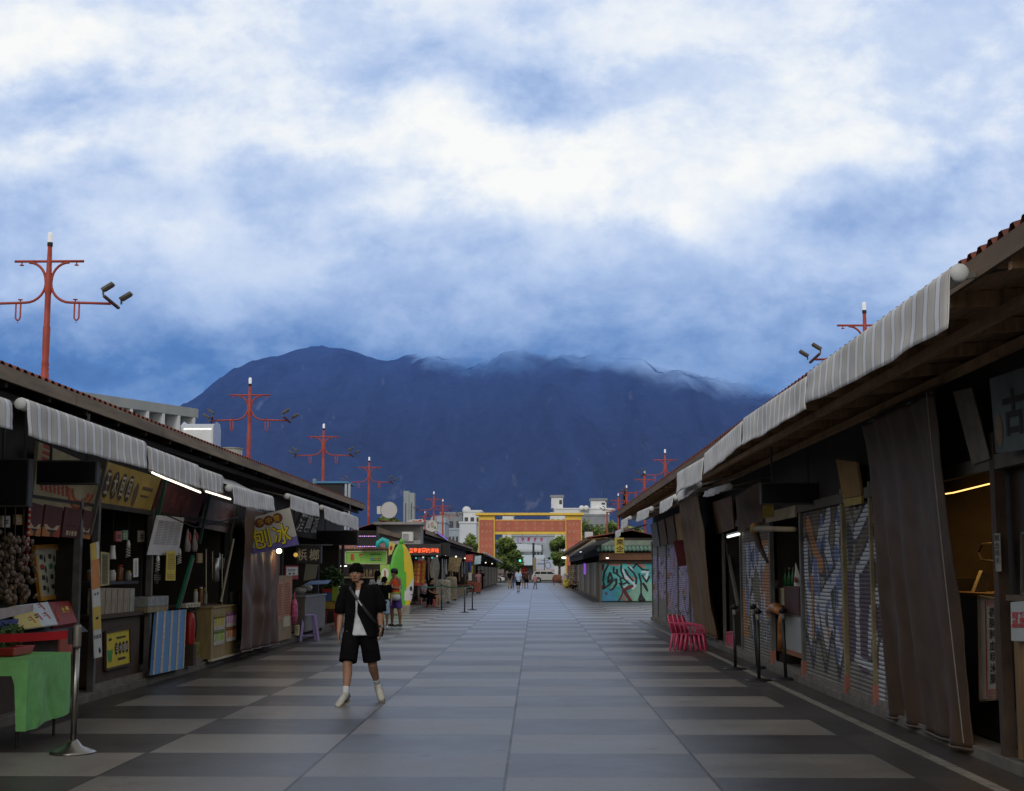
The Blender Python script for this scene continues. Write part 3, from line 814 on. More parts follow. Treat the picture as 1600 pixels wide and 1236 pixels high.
aw_px('short pale awning before the ones with round caps, right row', 2.5, (1053, 1033), (772, 783), (792, 803), 1, mat=AWL, seed=18, group=gr_)
aw_px('short pale awning with a curled end, right row', 2.5, (1016, 997), (791, 799), (808, 816), 1, mat=AWL, seed=19, group=gr_)
aw_px('small pale awning with a round end, far right row', 2.5, (983, 972), (806, 812), (822, 828), 1, mat=AWL, seed=20, group=gr_)
aw_px('last pale awning at the far end of the right near row', 2.5, (971, 963), (826, 829), (838, 840), 1, mat=AWL, seed=21, group=gr_)

# ================================================================== tall red street lamps
def lamp(label, loc, floods=(1, 1), big=True):
    t = thing('street_lamp', label, 'street lamp', (0, 0, 0), 'red ornamental street lamps')
    R = MATS['lamp_red']
    mb = MB()
    mb.lathe([(0.1344, 0), (0.1344, .25), (0.0924, .3), (0.0798, 1.2), (0.0630, 3.2), (0.0630, 4.4), (0.0714, 4.42), (0.0714, 4.62), (0.0630, 4.64), (0.0714, 4.72), (0.0739, 4.98), (0.0605, 5.0), (0.0739, 5.05), (0.0605, 5.08), (0.0714, 5.12), (0.0588, 5.2), (0.0630, 5.35),
              (0.0689, 5.8), (0.0554, 5.84), (0.0538, 6.4), (0.0630, 6.45), (0.0655, 6.75), (0.0504, 6.82), (0.0395, 7.3)], n=12)
    part(mb, 'pole', R, t, True)
    mb = MB(); mb.lathe([(.05, 7.3), (.05, 7.37)], n=12); part(mb, 'lamp_cap', MATS['black'], t)
    mb = MB(); mb.lathe([(.044, 7.37), (.048, 7.52), (.03, 7.56)], n=12); part(mb, 'lamp_tip', E('tip_white', (.9, .93, 1), .4), t)
    mb = MB(); mb.loft([(-.63, 0, 7.02), (.63, 0, 7.02)], .024, 8); part(mb, 'crossbar', R, t, True)
    for s in (-1, 1):
        mb = MB()
        pts = [(s * (.31 - .31 * math.sin(a) + .055 - .0), 0, 7.0 - .34 + .34 * math.cos(a)) for a in [k * math.pi / 14 for k in range(8)]]
        low = [(s * (.05 + .36 * (1 - math.cos(a))), 0, 6.62 - .36 * math.sin(a)) for a in [k * math.pi / 14 for k in range(8)]]
        mb.loft(pts[:-1] + low + [(s * .75, 0, 6.25), (s * 1.15, 0, 6.235)], .024, 8)
        part(mb, 'arm', R, t, True)
        mb = MB()
        mb.loft([(s * .49, 0, 6.25), (s * .49, 0, 5.98), (s * .515, 0, 5.94), (s * .55, 0, 5.94), (s * .575, 0, 5.98), (s * .575, 0, 6.25)], .016, 6)
        mb.loft([(s * .53, 0, 5.94), (s * .53, 0, 5.88)], .006, 5)
        part(mb, 'lantern_hook', R, t, True)
        for (px, pz) in ((.5, 7.0 - .045), (.5, 6.30)):
            mb = MB(); mb.lathe([(.04, -.012), (.04, .0), (.012, .012), (.012, .05)] if pz > 6.6 else [(.012, -.04), (.012, 0), (.045, .01), (.045, .02)], (s * px, 0, pz), 8); part(mb, 'disc', R, t)
        if floods[0 if s < 0 else 1]:
            mb = MB(); mb.bar((s * 1.08, -.2, 6.34), (s * 1.22, .25, 6.2), .05, .04); f = part(mb, 'flood_bracket', M('flood_brown', (.10, .055, .04), .6, .2), t)
            for (dx, dy, dz) in ((1.06, -.18, 6.36), (1.28, .2, 6.26)):
                mb = MB(); c = V((s * dx, dy, dz))
                mb.bar(c, c + V((0, 0, .09)), .03, .03)
                R_ = Euler((0, -s * rad(32), 0)).to_matrix()
                mb.cbox(c + V((s * .08, 0, .15)), (.23, .17, .045), R_)
                mb.cbox(c + V((s * .08, 0, .15)) + R_ @ V((0, 0, -.03)), (.19, .13, .02), R_)
                part(mb, 'floodlight', M('flood_grey', (.11, .1, .08), .5, .2), f)
    return t
L0 = lamp('nearest red street lamp on the left with two floodlights at its right end', None, (0, 1))
p = atY(79, 363, 25.2); L0.location = (p.x, 25.2, p.z - 7.56)
L1 = lamp('red street lamp in front of the left mountain slope, floodlights on both ends', None, (1, 1))
p = atY(391, 590, 42.9); L1.location = (p.x, 42.9, p.z - 7.56)
L2 = lamp('red street lamp at the near right whose left end carries two floodlights', None, (1, 0)); p = atY(1350, 472, 32.1); L2.location = (p.x, 32.1, p.z - 7.56)
sp_ = [(506, 662, 32.5, 58, 'third red street lamp along the left roofs'), (577, 714, None, 73.5, 'fourth red street lamp along the left, above the round white sign'),
       (678, 768, None, 100, 'distant red lamp behind the left round logo sign'), (692, 780, None, 112, 'red lamp just right of the one behind the logo sign'), (664, 799, None, 150, 'smallest red lamp left of the logo sign')]
for (px, py, _, Y, lab) in sp_:
    p = atY(px, py, Y); o = copy_tree(L1, (p.x, Y, p.z - 7.56), label=lab)
for (px, py, Y, lab) in ((1039, 702, 72, 'tallest-looking red lamp above the right roof, after the near one'), (1007, 735, 84, 'second red lamp along the right roof line'), (979, 758, 98, 'third red lamp along the right roof line, by the conifer'), (966, 771, 112, 'farthest red lamp on the right, lowest of the row')):
    p = atY(px, py, Y); copy_tree(L1, (p.x, Y, p.z - 7.56), label=lab)
# ================================================================== signs and goods, left near row
LP, LN = (-5.55, 0, 2.42), (.55, 0, -.12)      # leaning sign band above the left counters
RP, RN = (3.80, 0, 2.46), (-.6, 0, -.12)       # and the right one
def q_on(pxs, P, n): return [onP(x, y, P, n) for x, y in pxs]
def q_X(pxs, X): return [atX(x, y, X) for x, y in pxs]
def q_Y(pxs, Y): return [atY(x, y, Y) for x, y in pxs]
def cen(q): return sum((V(p) for p in q), V((0, 0, 0))) / len(q)
def board(name, label, cat, q, mat, t=.03, frame=None, fw=.03, group=None, pn='panel'):
    c = cen(q); root = thing(name, label, cat, (c.x, c.y, min(p.z for p in q)), group)
    mb = MB(); mb.slab(q, t); part(mb, pn, mat, root)
    if frame:
        n = nrm(q); mb = MB()
        for a, b in ((0, 1), (1, 2), (2, 3), (3, 0)): mb.bar(q[a] + n * .004, q[b] + n * .004, fw, t + .02, up=n)
        part(mb, 'frame', frame, root)
    return root
def letter(root, q, specs, mat, name='lettering'):
    mb = MB()
    for sp in specs: text(mb, q, *sp[:1], **sp[1])
    return part(mb, name, mat, root)
def paint(root, q, nu, nv, pick, mats, name='picture', lift=.006):
    n = nrm([V(p) for p in q]); mb = MB(); qq = [V(p) for p in q]
    mb.grid(lambda u, v: bil(qq, u, v) + n * lift, nu, nv, pick)
    return part(mb, name, mats, root)

# --- stall A : cream sign behind a black screen, hot dog picture, four maroon menu panels
q = q_on([(49, 788), (140, 806), (163, 735), (60, 690)], LP, LN)
r_ = board('stall_sign', 'cream stall sign with a hot dog picture, half hidden by a black screen', 'sign', q, M('sign_cream', (.36, .31, .18), .7, .2, 3, dirt=.3))
HD = [M('sign_cream'), M('hotdog_red', (.28, .045, .02), .7, .2), M('hotdog_tan', (.38, .17, .05), .7, .2), M('sign_red', (.33, .05, .03), .7, .2), MATS['ink']]
def hd(u, v):
    d = math.hypot((u - .72) * 1.7, v - .45); 
    if v < .45 and u > .5:
        if .2 < d < .26 or .33 < d < .38: return 1
        if .26 <= d <= .33: return 2
    if .08 < u < .52 and .26 < v < .46: return 3 if (int(u * 46 + v * 9) % 3) else 0
    if .05 < u < .17 and v > .62: return 3 if (int(v * 30) % 3) else 0
    if v > .62 and .25 < u < .6 and v < .62 + .18 * abs(math.sin(u * 25)): return 4
    return 0
paint(r_, q, 70, 50, hd, HD)
def screen(label, pts, Y, dep=.12, name='black_screen'):
    q = q_Y(pts, Y); c = cen(q); root = thing(name, label, 'display board', (c.x, Y, min(p.z for p in q)))
    mb = MB(); x0, x1 = q[0].x, q[1].x; z0, z1 = q[0].z, q[3].z
    mb.box((x0, Y, z0), (x1, Y + dep, z1)); part(mb, 'housing', MATS['frame_dark'], root, bevel=.008)
    mb = MB(); mb.box((x0 + .02, Y - .008, z0 + .02), (x1 - .02, Y - .001, z1 - .02)); part(mb, 'screen', MATS['black_gloss'], root)
    for k in (.2, .8): mb = MB(); mb.bar((x0 + (x1 - x0) * k, Y + dep / 2, z1), (x0 + (x1 - x0) * k, Y + dep / 2, 3.3), .025, .025); part(mb, 'hanger', MATS['frame_dark'], root)
    return root
screen('flat black message board hanging over the hot dog sign', [(56, 757), (151, 755), (151, 720), (56, 719)], 15.3)
screen('big dark television at the left edge, above the hanging snacks', [(-14, 792), (44, 784), (52, 716), (-14, 716)], 13.9)
for i, (x0, x1) in enumerate(((47, 68), (70, 98), (101, 127), (130, 146))):
    q = q_on([(x0 - 6, 836 + i * 1.3), (x1 - 6, 838 + i * 1.6), (x1, 790 + i * 3.4), (x0 + 1, 784 + i * 4)], (-5.56, 0, 2.1), (.55, 0, -.12))
    r_ = board('menu_board', ['maroon menu panel nearest the rope, picture of skewers', 'maroon menu panel with two corn dogs on orange', 'maroon menu panel with a pale row of print at the foot', 'maroon menu panel farthest right with a curled sausage'][i], 'menu board', q, MATS['maroon'], .015, group='maroon menu panels in a row')
    P4 = [MATS['maroon'], M('food_orange', (.4, .16, .04), .7, .2), M('food_pale', (.45, .36, .24), .7, .2), MATS['hotdog_red'], MATS['ink']]
    def pk(u, v, i=i):
        if i == 2: return 2 if (.25 < u < .85 and .08 < v < .22 and int(u * 30) % 3) else (4 if .5 > v > .3 and int(v * 40) % 4 == 0 and .2 < u < .8 else 0)
        d = abs(math.hypot(u - .5, (v - .62)) - .42)
        if d < .07 and v < .4: return 2 if v > .22 else 4
        if v < .3 and u < .45 and i != 3: return 1
        if v < .3 and u > .6: return 3 if i == 1 else 1
        if v < .22 and i == 3: return 1
        return 0
    paint(r_, q, 16, 26, pk, P4)
# hanging strings of snail shell snacks, rope
for i, (px, top, bot, lab) in enumerate(((6, 830, 940, 'bunch of brown shells hanging at the left edge'), (22, 838, 942, 'middle bunch of hanging brown shells'), (35, 846, 938, 'bunch of brown shells hanging beside the red and white rope'))):
    a = atX(px, top, -5.5); b = atX(px, bot, -5.5)
    rr = random.Random(i + 3); root = thing('shell_bunch', lab, 'shells', b, 'bunches of shells')
    mb = MB(); mb.loft([a + V((0, 0, .35)), b], .008, 5); part(mb, 'string', MATS['brown_dark'], root)
    mb = MB()
    for k in range(46):
        p = a.lerp(b, (k + .5) / 46) + V((rr.uniform(-.1, .1), rr.uniform(-.1, .12), rr.uniform(-.02, .02)))
        mb.ell(p, (rr.uniform(.02, .036), rr.uniform(.02, .036), rr.uniform(.03, .052)), 8, 6, Euler((rr.uniform(-.7, .7), rr.uniform(-.7, .7), 0)).to_matrix())
    part(mb, 'shells', M('shell_tan', (.13, .088, .06), .45, .7, 18), root, True)
a = atX(47, 780, -5.45); b = atX(41, 885, -5.45); rt = stripes('rope_twist', (.4, .02, .03), (.5, .5, .48), (.4, .02, .03), 'Z', 16, .55)
mb = MB(); mb.loft([a, a.lerp(b, .5) + V((0, .01, 0)), b], .014, 8)
single(mb, 'twisted_rope', rt, 'red and white twisted rope hanging in front of the shells', 'rope')
# orange framed price poster, seed panel, picture cards, red box
q = q_X([(62, 936), (96, 931), (88, 853), (52, 855)], -5.95)
r_ = board('framed_poster', 'price poster in an orange frame leaning inside the first stall', 'poster', q, M('poster_paper', (.42, .43, .34), .8, .1), .02, M('frame_orange', (.5, .24, .03), .6, .15), .05)
mb = MB(); 
for j in range(4):
    for k in range(2):
        u = .2 + .38 * k; v = .8 - .2 * j; patch(mb, q, u, v - .04, u + .13, v + .05)
part(mb, 'price_block', MATS['ink'], r_)
mb = MB(); blob(mb, q, .26, .62, .09, .05, .007); part(mb, 'red_dot', MATS['red_paint'], r_)
mb = MB(); blob(mb, q, .65, .62, .09, .05, .007); part(mb, 'green_dot', M('dot_green', (.02, .2, .06)), r_)
mb = MB()
for j in range(4):
    for k in range(2): blob(mb, q, .4 + .42 * k, .76 - .2 * j, .035, .07, .007)
part(mb, 'skewer_picture', MATS['brown_dark'], r_)
q = q_X([(97, 933), (126, 930), (126, 850), (112, 851)], -5.9)
board('speckled_panel', 'speckled grey panel right of the orange framed poster', 'panel', q, M('speckle', (.2, .18, .14), .8, .75, 55), .02)
q = [atX(30, 984, -5.35), atX(90, 976, -5.35), atX(74, 941, -5.62), atX(14, 948, -5.62)]
r_ = board('picture_card', 'yellow and white card with four skewer pictures lying on the counter', 'price card', q, MATS['white_paper'], .012)
PC = [M('card_yellow', (.55, .46, .16), .8, .1), M('card_blue', (.5, .56, .62), .8, .1), M('sausage', (.36, .08, .04), .6, .2), MATS['ink']]
def pc(u, v):
    for (cu, cv) in ((.42, .32), (.62, .4), (.83, .42), (.8, .82)):
        if inblob(u, v, [(cu - .035, cv + .14), (cu + .03, cv - .12)], .028): return 2
        if cu - .12 < u < cu - .04 and (abs(v - cv - .1) < .03 or abs(v - cv) < .02): return 3
    return 0 if u < .56 and v < .95 - (u - .2) else 1
paint(r_, q, 60, 30, pc, PC)
q = [atX(86, 978, -5.4), atX(121, 972, -5.4), atX(108, 939, -5.65), atX(75, 941, -5.65)]
r_ = board('gift_box', 'red box with yellow lettering beside the picture card', 'box', q, M('box_red', (.22, .015, .015), .5, .15), .08)
letter(r_, q, [('大腸', dict(rect=(.45, .45, .85, .75), bold=.03))], MATS['yellow'])
mb = MB(); blob(mb, q, .25, .45, .07, .3); part(mb, 'sausage_picture', MATS['hotdog_red'], r_)
# counter behind
root = thing('serving_counter', 'dark serving counter of the first stall carrying the price cards', 'counter', (-6.0, 14.6, .1))
mb = MB(); mb.box((-6.4, 11.5, .1), (-5.62, 17.2, .88)); part(mb, 'cabinet', MATS['brown_dark'], root)
mb = MB(); mb.hexa([(-6.4, 11.5, .88), (-5.36, 11.5, .88), (-5.36, 17.2, .88), (-6.4, 17.2, .88), (-6.4, 11.5, 1.22), (-5.64, 11.5, 1.12), (-5.64, 17.2, 1.12), (-6.4, 17.2, 1.22)]); part(mb, 'sloped_top', MATS['frame_dark'], root)
# price strip and tin on the counter's edge
q = q_X([(0, 968), (52, 955), (52, 944), (0, 951)], -5.3)
board('price_strip', 'pale pinkish strip standing along the counter edge at far left', 'price strip', q, M('strip_pink', (.35, .3, .3), .8, .2), .01)
# green table
def green_table():
    x0, x1, y0, y1, h = -5.45, -4.6, 13.0, 14.2, .80
    root = thing('folding_table', 'folding table under a bright green plastic cloth at the left edge', 'table', ((x0 + x1) / 2, (y0 + y1) / 2, 0))
    mb = MB(); mb.box((x0, y0, h - .03), (x1, y1, h)); part(mb, 'tabletop', MATS['white_plastic'], root)
    for (a, b) in ((x0 + .08, y0 + .1), (x1 - .1, y0 + .1), (x0 + .08, y1 - .1), (x1 - .1, y1 - .1)):
        mb = MB(); mb.loft([(a, b, 0), (a, b, h - .03)], .014, 8); part(mb, 'leg', MATS['black'], root)
    G = M('green_cloth', (.17, .46, .15), .42, .16, 9, spec=.35, bump=.6)
    mb = MB()
    mb.grid(lambda u, v: (x0 + (x1 - x0 + .012) * u, y0 + (y1 - y0) * v, h + .006 + .004 * nz(u, v, 4, 4, 2)), 12, 16)
    def side(u, v):                                      # long drop on the street side, with soft folds
        d = .64 * v - .05 * v * u
        f = (.02 * math.sin(u * 9) * v + .05 * nz(u, v, 2.6, 1.5, 4) * v) * min(1, u * 7)
        fold = .018 * v * math.exp(-((u + v * .4 - .55) / .05) ** 2) - .014 * v * math.exp(-((u - .3 * v - .35) / .04) ** 2)
        return (x1 + .012 + f + fold, y0 - .006 + (y1 - y0) * u, h + .006 - d)
    mb.grid(side, 44, 24)
    def front(u, v):
        d = .15 * v + .49 * v * min(1, max(0, (u - .86) / .04))
        return (x0 + (x1 - x0 + .012) * u, y0 - .006 - (.02 * v + .012 * math.sin(u * 14) * v) * (1 - u), h + .006 - d)
    mb.grid(front, 30, 12)
    o = part(mb, 'tablecloth', G, root, True)
    return root
green_table()
root = thing('planter', 'red plastic trough of herbs on the green table', 'planter', (-4.95, 13.45, .81))
mb = MB(); mb.hexa([(-5.06, 13.3, .812), (-4.84, 13.3, .812), (-4.84, 13.8, .812), (-5.06, 13.8, .812), (-5.08, 13.26, .89), (-4.82, 13.26, .89), (-4.82, 13.84, .89), (-5.08, 13.84, .89)])
part(mb, 'trough', M('planter_red', (.33, .02, .025), .4, .15), root, bevel=.01)
def leaves(mb, c, r, n, size, seed, up=.3):
    rr = random.Random(seed); c = V(c); r = V(r)
    for _ in range(n):
        while True:
            d = V((rr.uniform(-1, 1), rr.uniform(-1, 1), rr.uniform(-1, 1)))
            if d.length < 1: break
        p = c + V((d.x * r.x, d.y * r.y, d.z * r.z)); s = size * rr.uniform(.5, 1.3)
        a = V((rr.uniform(-1, 1), rr.uniform(-1, 1), rr.uniform(-.6, up + .4))).normalized(); b = a.cross(V((rr.uniform(-1, 1), rr.uniform(-1, 1), rr.uniform(-1, 1)))).normalized()
        mb.face([p - a * s, p + b * s * .45, p + a * s, p - b * s * .45])
mb = MB(); leaves(mb, (-4.96, 13.5, .99), (.13, .26, .12), 240, .04, 5); part(mb, 'herbs', M('herb_green', (.045, .10, .03), .7, .5, 9), root)
root = thing('flower_jar', 'glass jar of white flowers at the left edge of the green table', 'jar', (-5.2, 13.0, .81))
mb = MB(); mb.lathe([(.07, .812), (.085, .9), (.06, .98)], (-5.2, 13.0, 0), 12); part(mb, 'jar', M('jar_grey', (.14, .15, .13), .2, .2), root, True)
mb = MB(); leaves(mb, (-5.2, 13.0, 1.1), (.14, .14, .12), 70, .05, 8); part(mb, 'stems', MATS['herb_green'], root)
mb = MB()
for k in range(9): mb.ell((-5.2 + random.uniform(-.12, .12), 13 + random.uniform(-.1, .1), 1.12 + random.uniform(-.08, .1)), .022, 6, 4)
part(mb, 'flowers', M('petal', (.5, .5, .45)), root)
root = thing('blue_tray', 'dark blue tray propped above the red barrier belt at far left', 'tray', (-5.35, 13.4, 1.02))
mb = MB(); mb.box((-5.6, 12.4, 1.06), (-5.1, 14.1, 1.09)); mb.box((-5.12, 12.4, 1.09), (-5.09, 14.1, 1.13)); mb.box((-5.6, 12.4, 1.09), (-5.57, 14.1, 1.13)); part(mb, 'tray', M('tray_blue', (.03, .04, .17), .5, .2), root)
mb = MB(); mb.box((-5.58, 12.45, 1.0), (-5.0, 14.0, 1.03)); part(mb, 'wood_board', M('pale_wood', (.36, .27, .15), .7, .2), root)
mb = MB()
for yy in (12.6, 13.9): mb.loft([(-5.5, yy, .8), (-5.5, yy, 1.0)], .015, 6)
part(mb, 'support', MATS['steel'], root)
q = q_X([(92, 1026), (113, 1022), (113, 992), (95, 998)], -5.05)
board('leaflet_stand', 'orange red leaflet board standing at the back end of the green table', 'leaflet', q, M('leaflet', (.3, .07, .04), .7, .3), .02)
root = thing('cool_box', 'white cabinet on small wheels under the green table', 'cabinet', (-5.55, 12.4, 0))
mb = MB(); mb.box((-6.0, 12.0, .42), (-5.05, 12.6, .78)); part(mb, 'body', MATS['white_plastic'], root, bevel=.015)
mb = MB(); mb.box((-6.0, 12.02, .1), (-5.05, 12.58, .36)); part(mb, 'drawer', MATS['white_plastic'], root, bevel=.015)
for a in (-5.9, -5.1):
    mb = MB(); mb.loft([(a, 12.1, .055), (a, 12.16, .055)], .055, 12); part(mb, 'wheel', MATS['ink'], root)

# chrome barrier post with the red belt
def chrome_post():
    b = atG(114, 1177); root = thing('barrier_post', 'polished steel barrier post with a red belt, standing before the green table', 'barrier post', b)
    mb = MB(); mb.lathe([(.20, 0), (.20, .014), (.17, .028), (.08, .062), (.05, .1), (.034, .12)], b, 28); part(mb, 'base', MATS['chrome'], root, True)
    mb = MB(); mb.lathe([(.028, .12), (.028, .92)], b, 16); part(mb, 'pole', MATS['chrome'], root, True)
    mb = MB(); mb.lathe([(.034, .925), (.036, .94), (.036, 1.10), (.03, 1.12)], b, 16); h = part(mb, 'belt_head', M('head_grey', (.2, .19, .17), .4, .2, metal=.4), root, True)
    mb = MB(); mb.box((b.x - .075, b.y - .03, .95), (b.x - .034, b.y + .03, 1.1)); part(mb, 'cassette', MATS['black'], h)
    mb = MB(); c = b + V((-.06, 0, 0))
    mb.grid(lambda u, v: (c.x - 1.7 * u, c.y + .25 * u + .004 * math.sin(u * 9), 1.0 + .075 * v - .05 * math.sin(u * math.pi) + .02 * u), 20, 2)
    o = part(mb, 'belt', M('belt_red', (.36, .006, .012), .6, .12), root); o.modifiers.new('t', 'SOLIDIFY').thickness = .003
chrome_post()

# --- stall B : yellow sign with four dark ovals, tall banner, cabinet with poster
q = q_on([(147, 790), (233, 804), (252, 747), (163, 720)], LP, LN)
YS = M('sign_yellow', (.36, .245, .04), .7, .3, 2, dirt=.3)
r_ = board('stall_sign', 'yellow brown stall sign with four dark ovals of lettering', 'sign', q, YS, .03)
mb = MB()
for k in range(4): blob(mb, q, .115 + .125 * k, .53, .056, .33, .005, 20)
part(mb, 'oval', M('oval_dark', (.04, .022, .012), .7, .2), r_)
letter(r_, q, [(c, dict(rect=(.08 + .125 * k, .3, .15 + .125 * k, .78), bold=.02, lift=.009)) for k, c in enumerate('王木回回')], MATS['cream_paper'])
mb = MB(); lines(mb, q, (.72, .58, .95, .70), 1, fill=.8, seed=3); lines(mb, q, (.72, .4, .9, .48), 1, fill=.7, seed=4); lines(mb, q, (.78, .04, .96, .14), 1, fill=.8, seed=5); blob(mb, q, .62, .42, .04, .3)
part(mb, 'small_print', M('print_brown', (.10, .06, .03)), r_)
q = q_X([(147, 1029), (159, 1026), (154, 846), (141, 850)], -5.42)
r_ = board('hanging_banner', 'tall narrow white and orange banner hanging by the double posts', 'banner', q, MATS['white_paper'], .004)
BM = [M('ban_white', (.5, .52, .5), .8, .1), M('ban_orange', (.5, .2, .06), .8, .2), M('ban_yellow', (.5, .36, .06), .8, .2), MATS['ink']]
def bp_(u, v):
    if v > .85: return 2 if u < .7 else 0
    if v > .60: return 1 if abs(u - .5) < .5 + .1 * nz(u, v, 3, 6) else 0
    if v > .44: return 3 if (.54 < v < .57 and .2 < u < .8 and int(u * 9) % 2) else 0
    if v > .24: return 3 if (.33 < v < .36 and .3 < u < .7) else 2
    if .17 < v < .2: return 3 if int(u * 11) % 2 else 0
    if math.hypot((u - .7), (v - .06) * 6) < .16: return 3
    return 0
paint(r_, q, 16, 90, bp_, BM, lift=.004)
root = thing('drinks_cabinet', 'dark brown cabinet of the drinks stall, yellow poster on its front', 'cabinet', (-5.85, 19.3, .1))
mb = MB(); mb.box((-6.2, 18.25, .12), (-5.62, 20.4, .98)); part(mb, 'body', MATS['brown_dark'], root, bevel=.02)
mb = MB(); mb.box((-6.2, 18.2, .985), (-5.56, 20.45, 1.04)); part(mb, 'top', MATS['brown_dark'], root)
mb = MB(); mb.box((-6.0, 18.3, 1.42), (-5.66, 20.4, 1.46)); part(mb, 'shelf', MATS['frame_dark'], root)
q = q_X([(164, 1047), (203, 1037), (202, 981), (164, 988)], -5.595)
r_ = board('drink_poster', 'yellow poster with a green drink on the dark cabinet', 'poster', q, M('poster_yellow', (.52, .42, .03), .7, .1), .012, MATS['brown_dark'], .03)
mb = MB()
for k in range(4): blob(mb, q, .44 + .145 * k, .5, .064, .17, .004, 14)
part(mb, 'oval', MATS['oval_dark'], r_)
letter(r_, q, [('王木回回', dict(rect=(.39, .42, .95, .58), bold=.02, lift=.008))], MATS['cream_paper'])
mb = MB(); lines(mb, q, (.45, .76, .92, .82), 1, fill=.9, seed=9); lines(mb, q, (.5, .17, .86, .25), 1, fill=.9, seed=10); blob(mb, q, .2, .78, .06, .04, .004); part(mb, 'small_print', MATS['ink'], r_)
mb = MB(); qv = [V(p) for p in q]; nn = nrm(qv)
mb.face([bil(qv, u, v) + nn * .005 for u, v in ((.13, .18), (.24, .18), (.29, .5), (.08, .5))]); part(mb, 'drink_picture', M('drink_green', (.05, .26, .07)), r_)
for k in range(6):
    x0 = 155 + k * 9.6; w = 8.6 if k < 5 else 7
    qa = q_X([(x0, 962.5 - k * .9), (x0 + w, 961.5 - k * .9), (x0 + w, 918.5 + k * .1), (x0, 919 + k * .1)], -5.62)
    p0 = qa[0]; y0_, y1_ = qa[0].y, qa[1].y
    mb = MB(); mb.box((-5.78, y0_, qa[0].z), (-5.62, y1_ - .01, qa[3].z))
    o = single(mb, 'carton', [M('carton_tan', (.24, .2, .15), .7, .4, 9), M('carton_grey', (.25, .27, .24), .7, .4, 9)][k == 5], ['first upright printed carton from the left on the dark cabinet', 'second upright carton of the row of six', 'third upright carton of the row of six', 'fourth upright carton of the row of six', 'fifth upright carton of the row, slightly pinker edge', 'greyer narrow carton at the right end of the row of six'][k], 'carton', 'row of upright cartons', bevel=.006)
q = q_X([(157, 916), (171, 914), (171, 864), (158, 862)], -5.6)
r_ = board('menu_strip', 'tall cream menu strip with dark columns hanging over the cartons', 'menu board', q, M('menu_cream', (.34, .3, .15), .8, .2), .012)
mb = MB(); lines(mb, q, (.15, .06, .9, .95), 22, fill=.6, seed=12); part(mb, 'small_print', MATS['ink'], r_)
q = q_X([(209, 902), (216, 901), (216, 872), (209, 873)], -5.55)
r_ = board('small_notice', 'small white upright notice on the stall post', 'notice', q, MATS['white_paper'], .01)
mb = MB(); lines(mb, q, (.25, .1, .75, .9), 8, seed=13); part(mb, 'small_print', MATS['ink'], r_)
def bulb(px, py, X, label, spiral=True, mat=None, h=.16):
    p = atX(px, py, X); root = thing('spiral_bulb' if spiral else 'light_bulb', label, 'bulb', p)
    mb = MB(); mb.loft([p + V((0, 0, .16)), p + V((0, 0, 3.0 - p.z))], .006, 5); part(mb, 'cord', MATS['ink'], root)
    mb = MB(); mb.lathe([(.018, .05), (.026, .07), (.03, .1), (.016, .16)], p, 10); part(mb, 'socket', MATS['white_plastic'], root, True)
    mb = MB(); pts = [p + V((.028 * math.cos(k * .9), .028 * math.sin(k * .9), .05 - k * .0052)) for k in range(26)]
    mb.loft(pts, .009, 6); part(mb, 'glass_tube', mat or M('bulb_white', (.5, .5, .46), .3, .1), root, True)
bulb(246, 884, -5.5, 'unlit spiral bulb hanging above the round dark plaque')
bulb(280, 873, -5.5, 'unlit spiral bulb hanging right of the yellow menu card')
bulb(200, 862, -5.7, 'small pale bulb hanging in the dark drinks stall')
# white cup shape hanging
p = atX(176, 862, -5.65); root = thing('hanging_cup', 'white plastic cup hanging beside the cream menu strip', 'cup', p)
mb = MB(); mb.lathe([(.05, -.1), (.045, -.08), (.032, .06), (.034, .08)], p, 12); part(mb, 'cup', MATS['white_plastic'], root, True)
mb = MB(); mb.loft([p + V((0, 0, .08)), p + V((0, 0, .9))], .004, 4); part(mb, 'string', MATS['ink'], root)

# --- stall C : maroon sign, pale sign, white sheet menu, striped board
q = q_on([(236, 803), (306, 818), (322, 771), (254, 752)], LP, LN)
r_ = board('stall_sign', 'dark maroon stall sign with faded red lettering behind the white menu sheet', 'sign', q, M('sign_maroon', (.115, .028, .028), .7, .3, 3, dirt=.3), .03)
letter(r_, q, [('長鐵卡', dict(rect=(.25, .3, .72, .78), bold=.01))], M('faded_red', (.24, .07, .06), .8, .2))
q = q_on([(312, 824), (362, 834), (371, 790), (324, 778)], LP, LN)
r_ = board('stall_sign', 'greyish pink stall sign beside the shaved ice banner', 'sign', q, M('sign_pinkgrey', (.21, .155, .145), .8, .3, 3, dirt=.4), .03)
letter(r_, q, [('山海味', dict(rect=(.4, .4, .95, .85), bold=.01))], MATS['faded_red'])
q = q_on([(230, 867), (278, 868), (288, 809), (245, 805)], (-5.42, 0, 2.1), (.55, 0, -.12))
r_ = board('menu_sheet', 'large white sheet of small printed columns hanging under the maroon sign', 'menu board', q, M('sheet_white', (.56, .56, .57), .8, .08), .008)
mb = MB(); lines(mb, q, (.1, .28, .95, .9), 15, fill=.4, seed=20, cols=4); part(mb, 'small_print', M('print_grey', (.2, .2, .2)), r_)
q = q_X([(259, 907), (274, 907), (275, 861), (261, 861)], -5.4)
r_ = board('menu_card', 'yellow menu card overlapping the corner of the white sheet', 'menu board', q, M('card_lemon', (.5, .43, .06), .8, .12), .008)
mb = MB(); lines(mb, q, (.12, .38, .9, .93), 9, fill=.5, seed=21, cols=3); lines(mb, q, (.12, .06, .9, .25), 3, fill=.5, seed=22, cols=3); part(mb, 'small_print', M('print_red', (.3, .09, .04)), r_)
q = q_X([(234, 912), (254, 912), (254, 892), (234, 892)], -5.6); c = cen(q)
root = thing('round_plaque', 'round dark plaque with pale print under the spiral bulb', 'plaque', c)
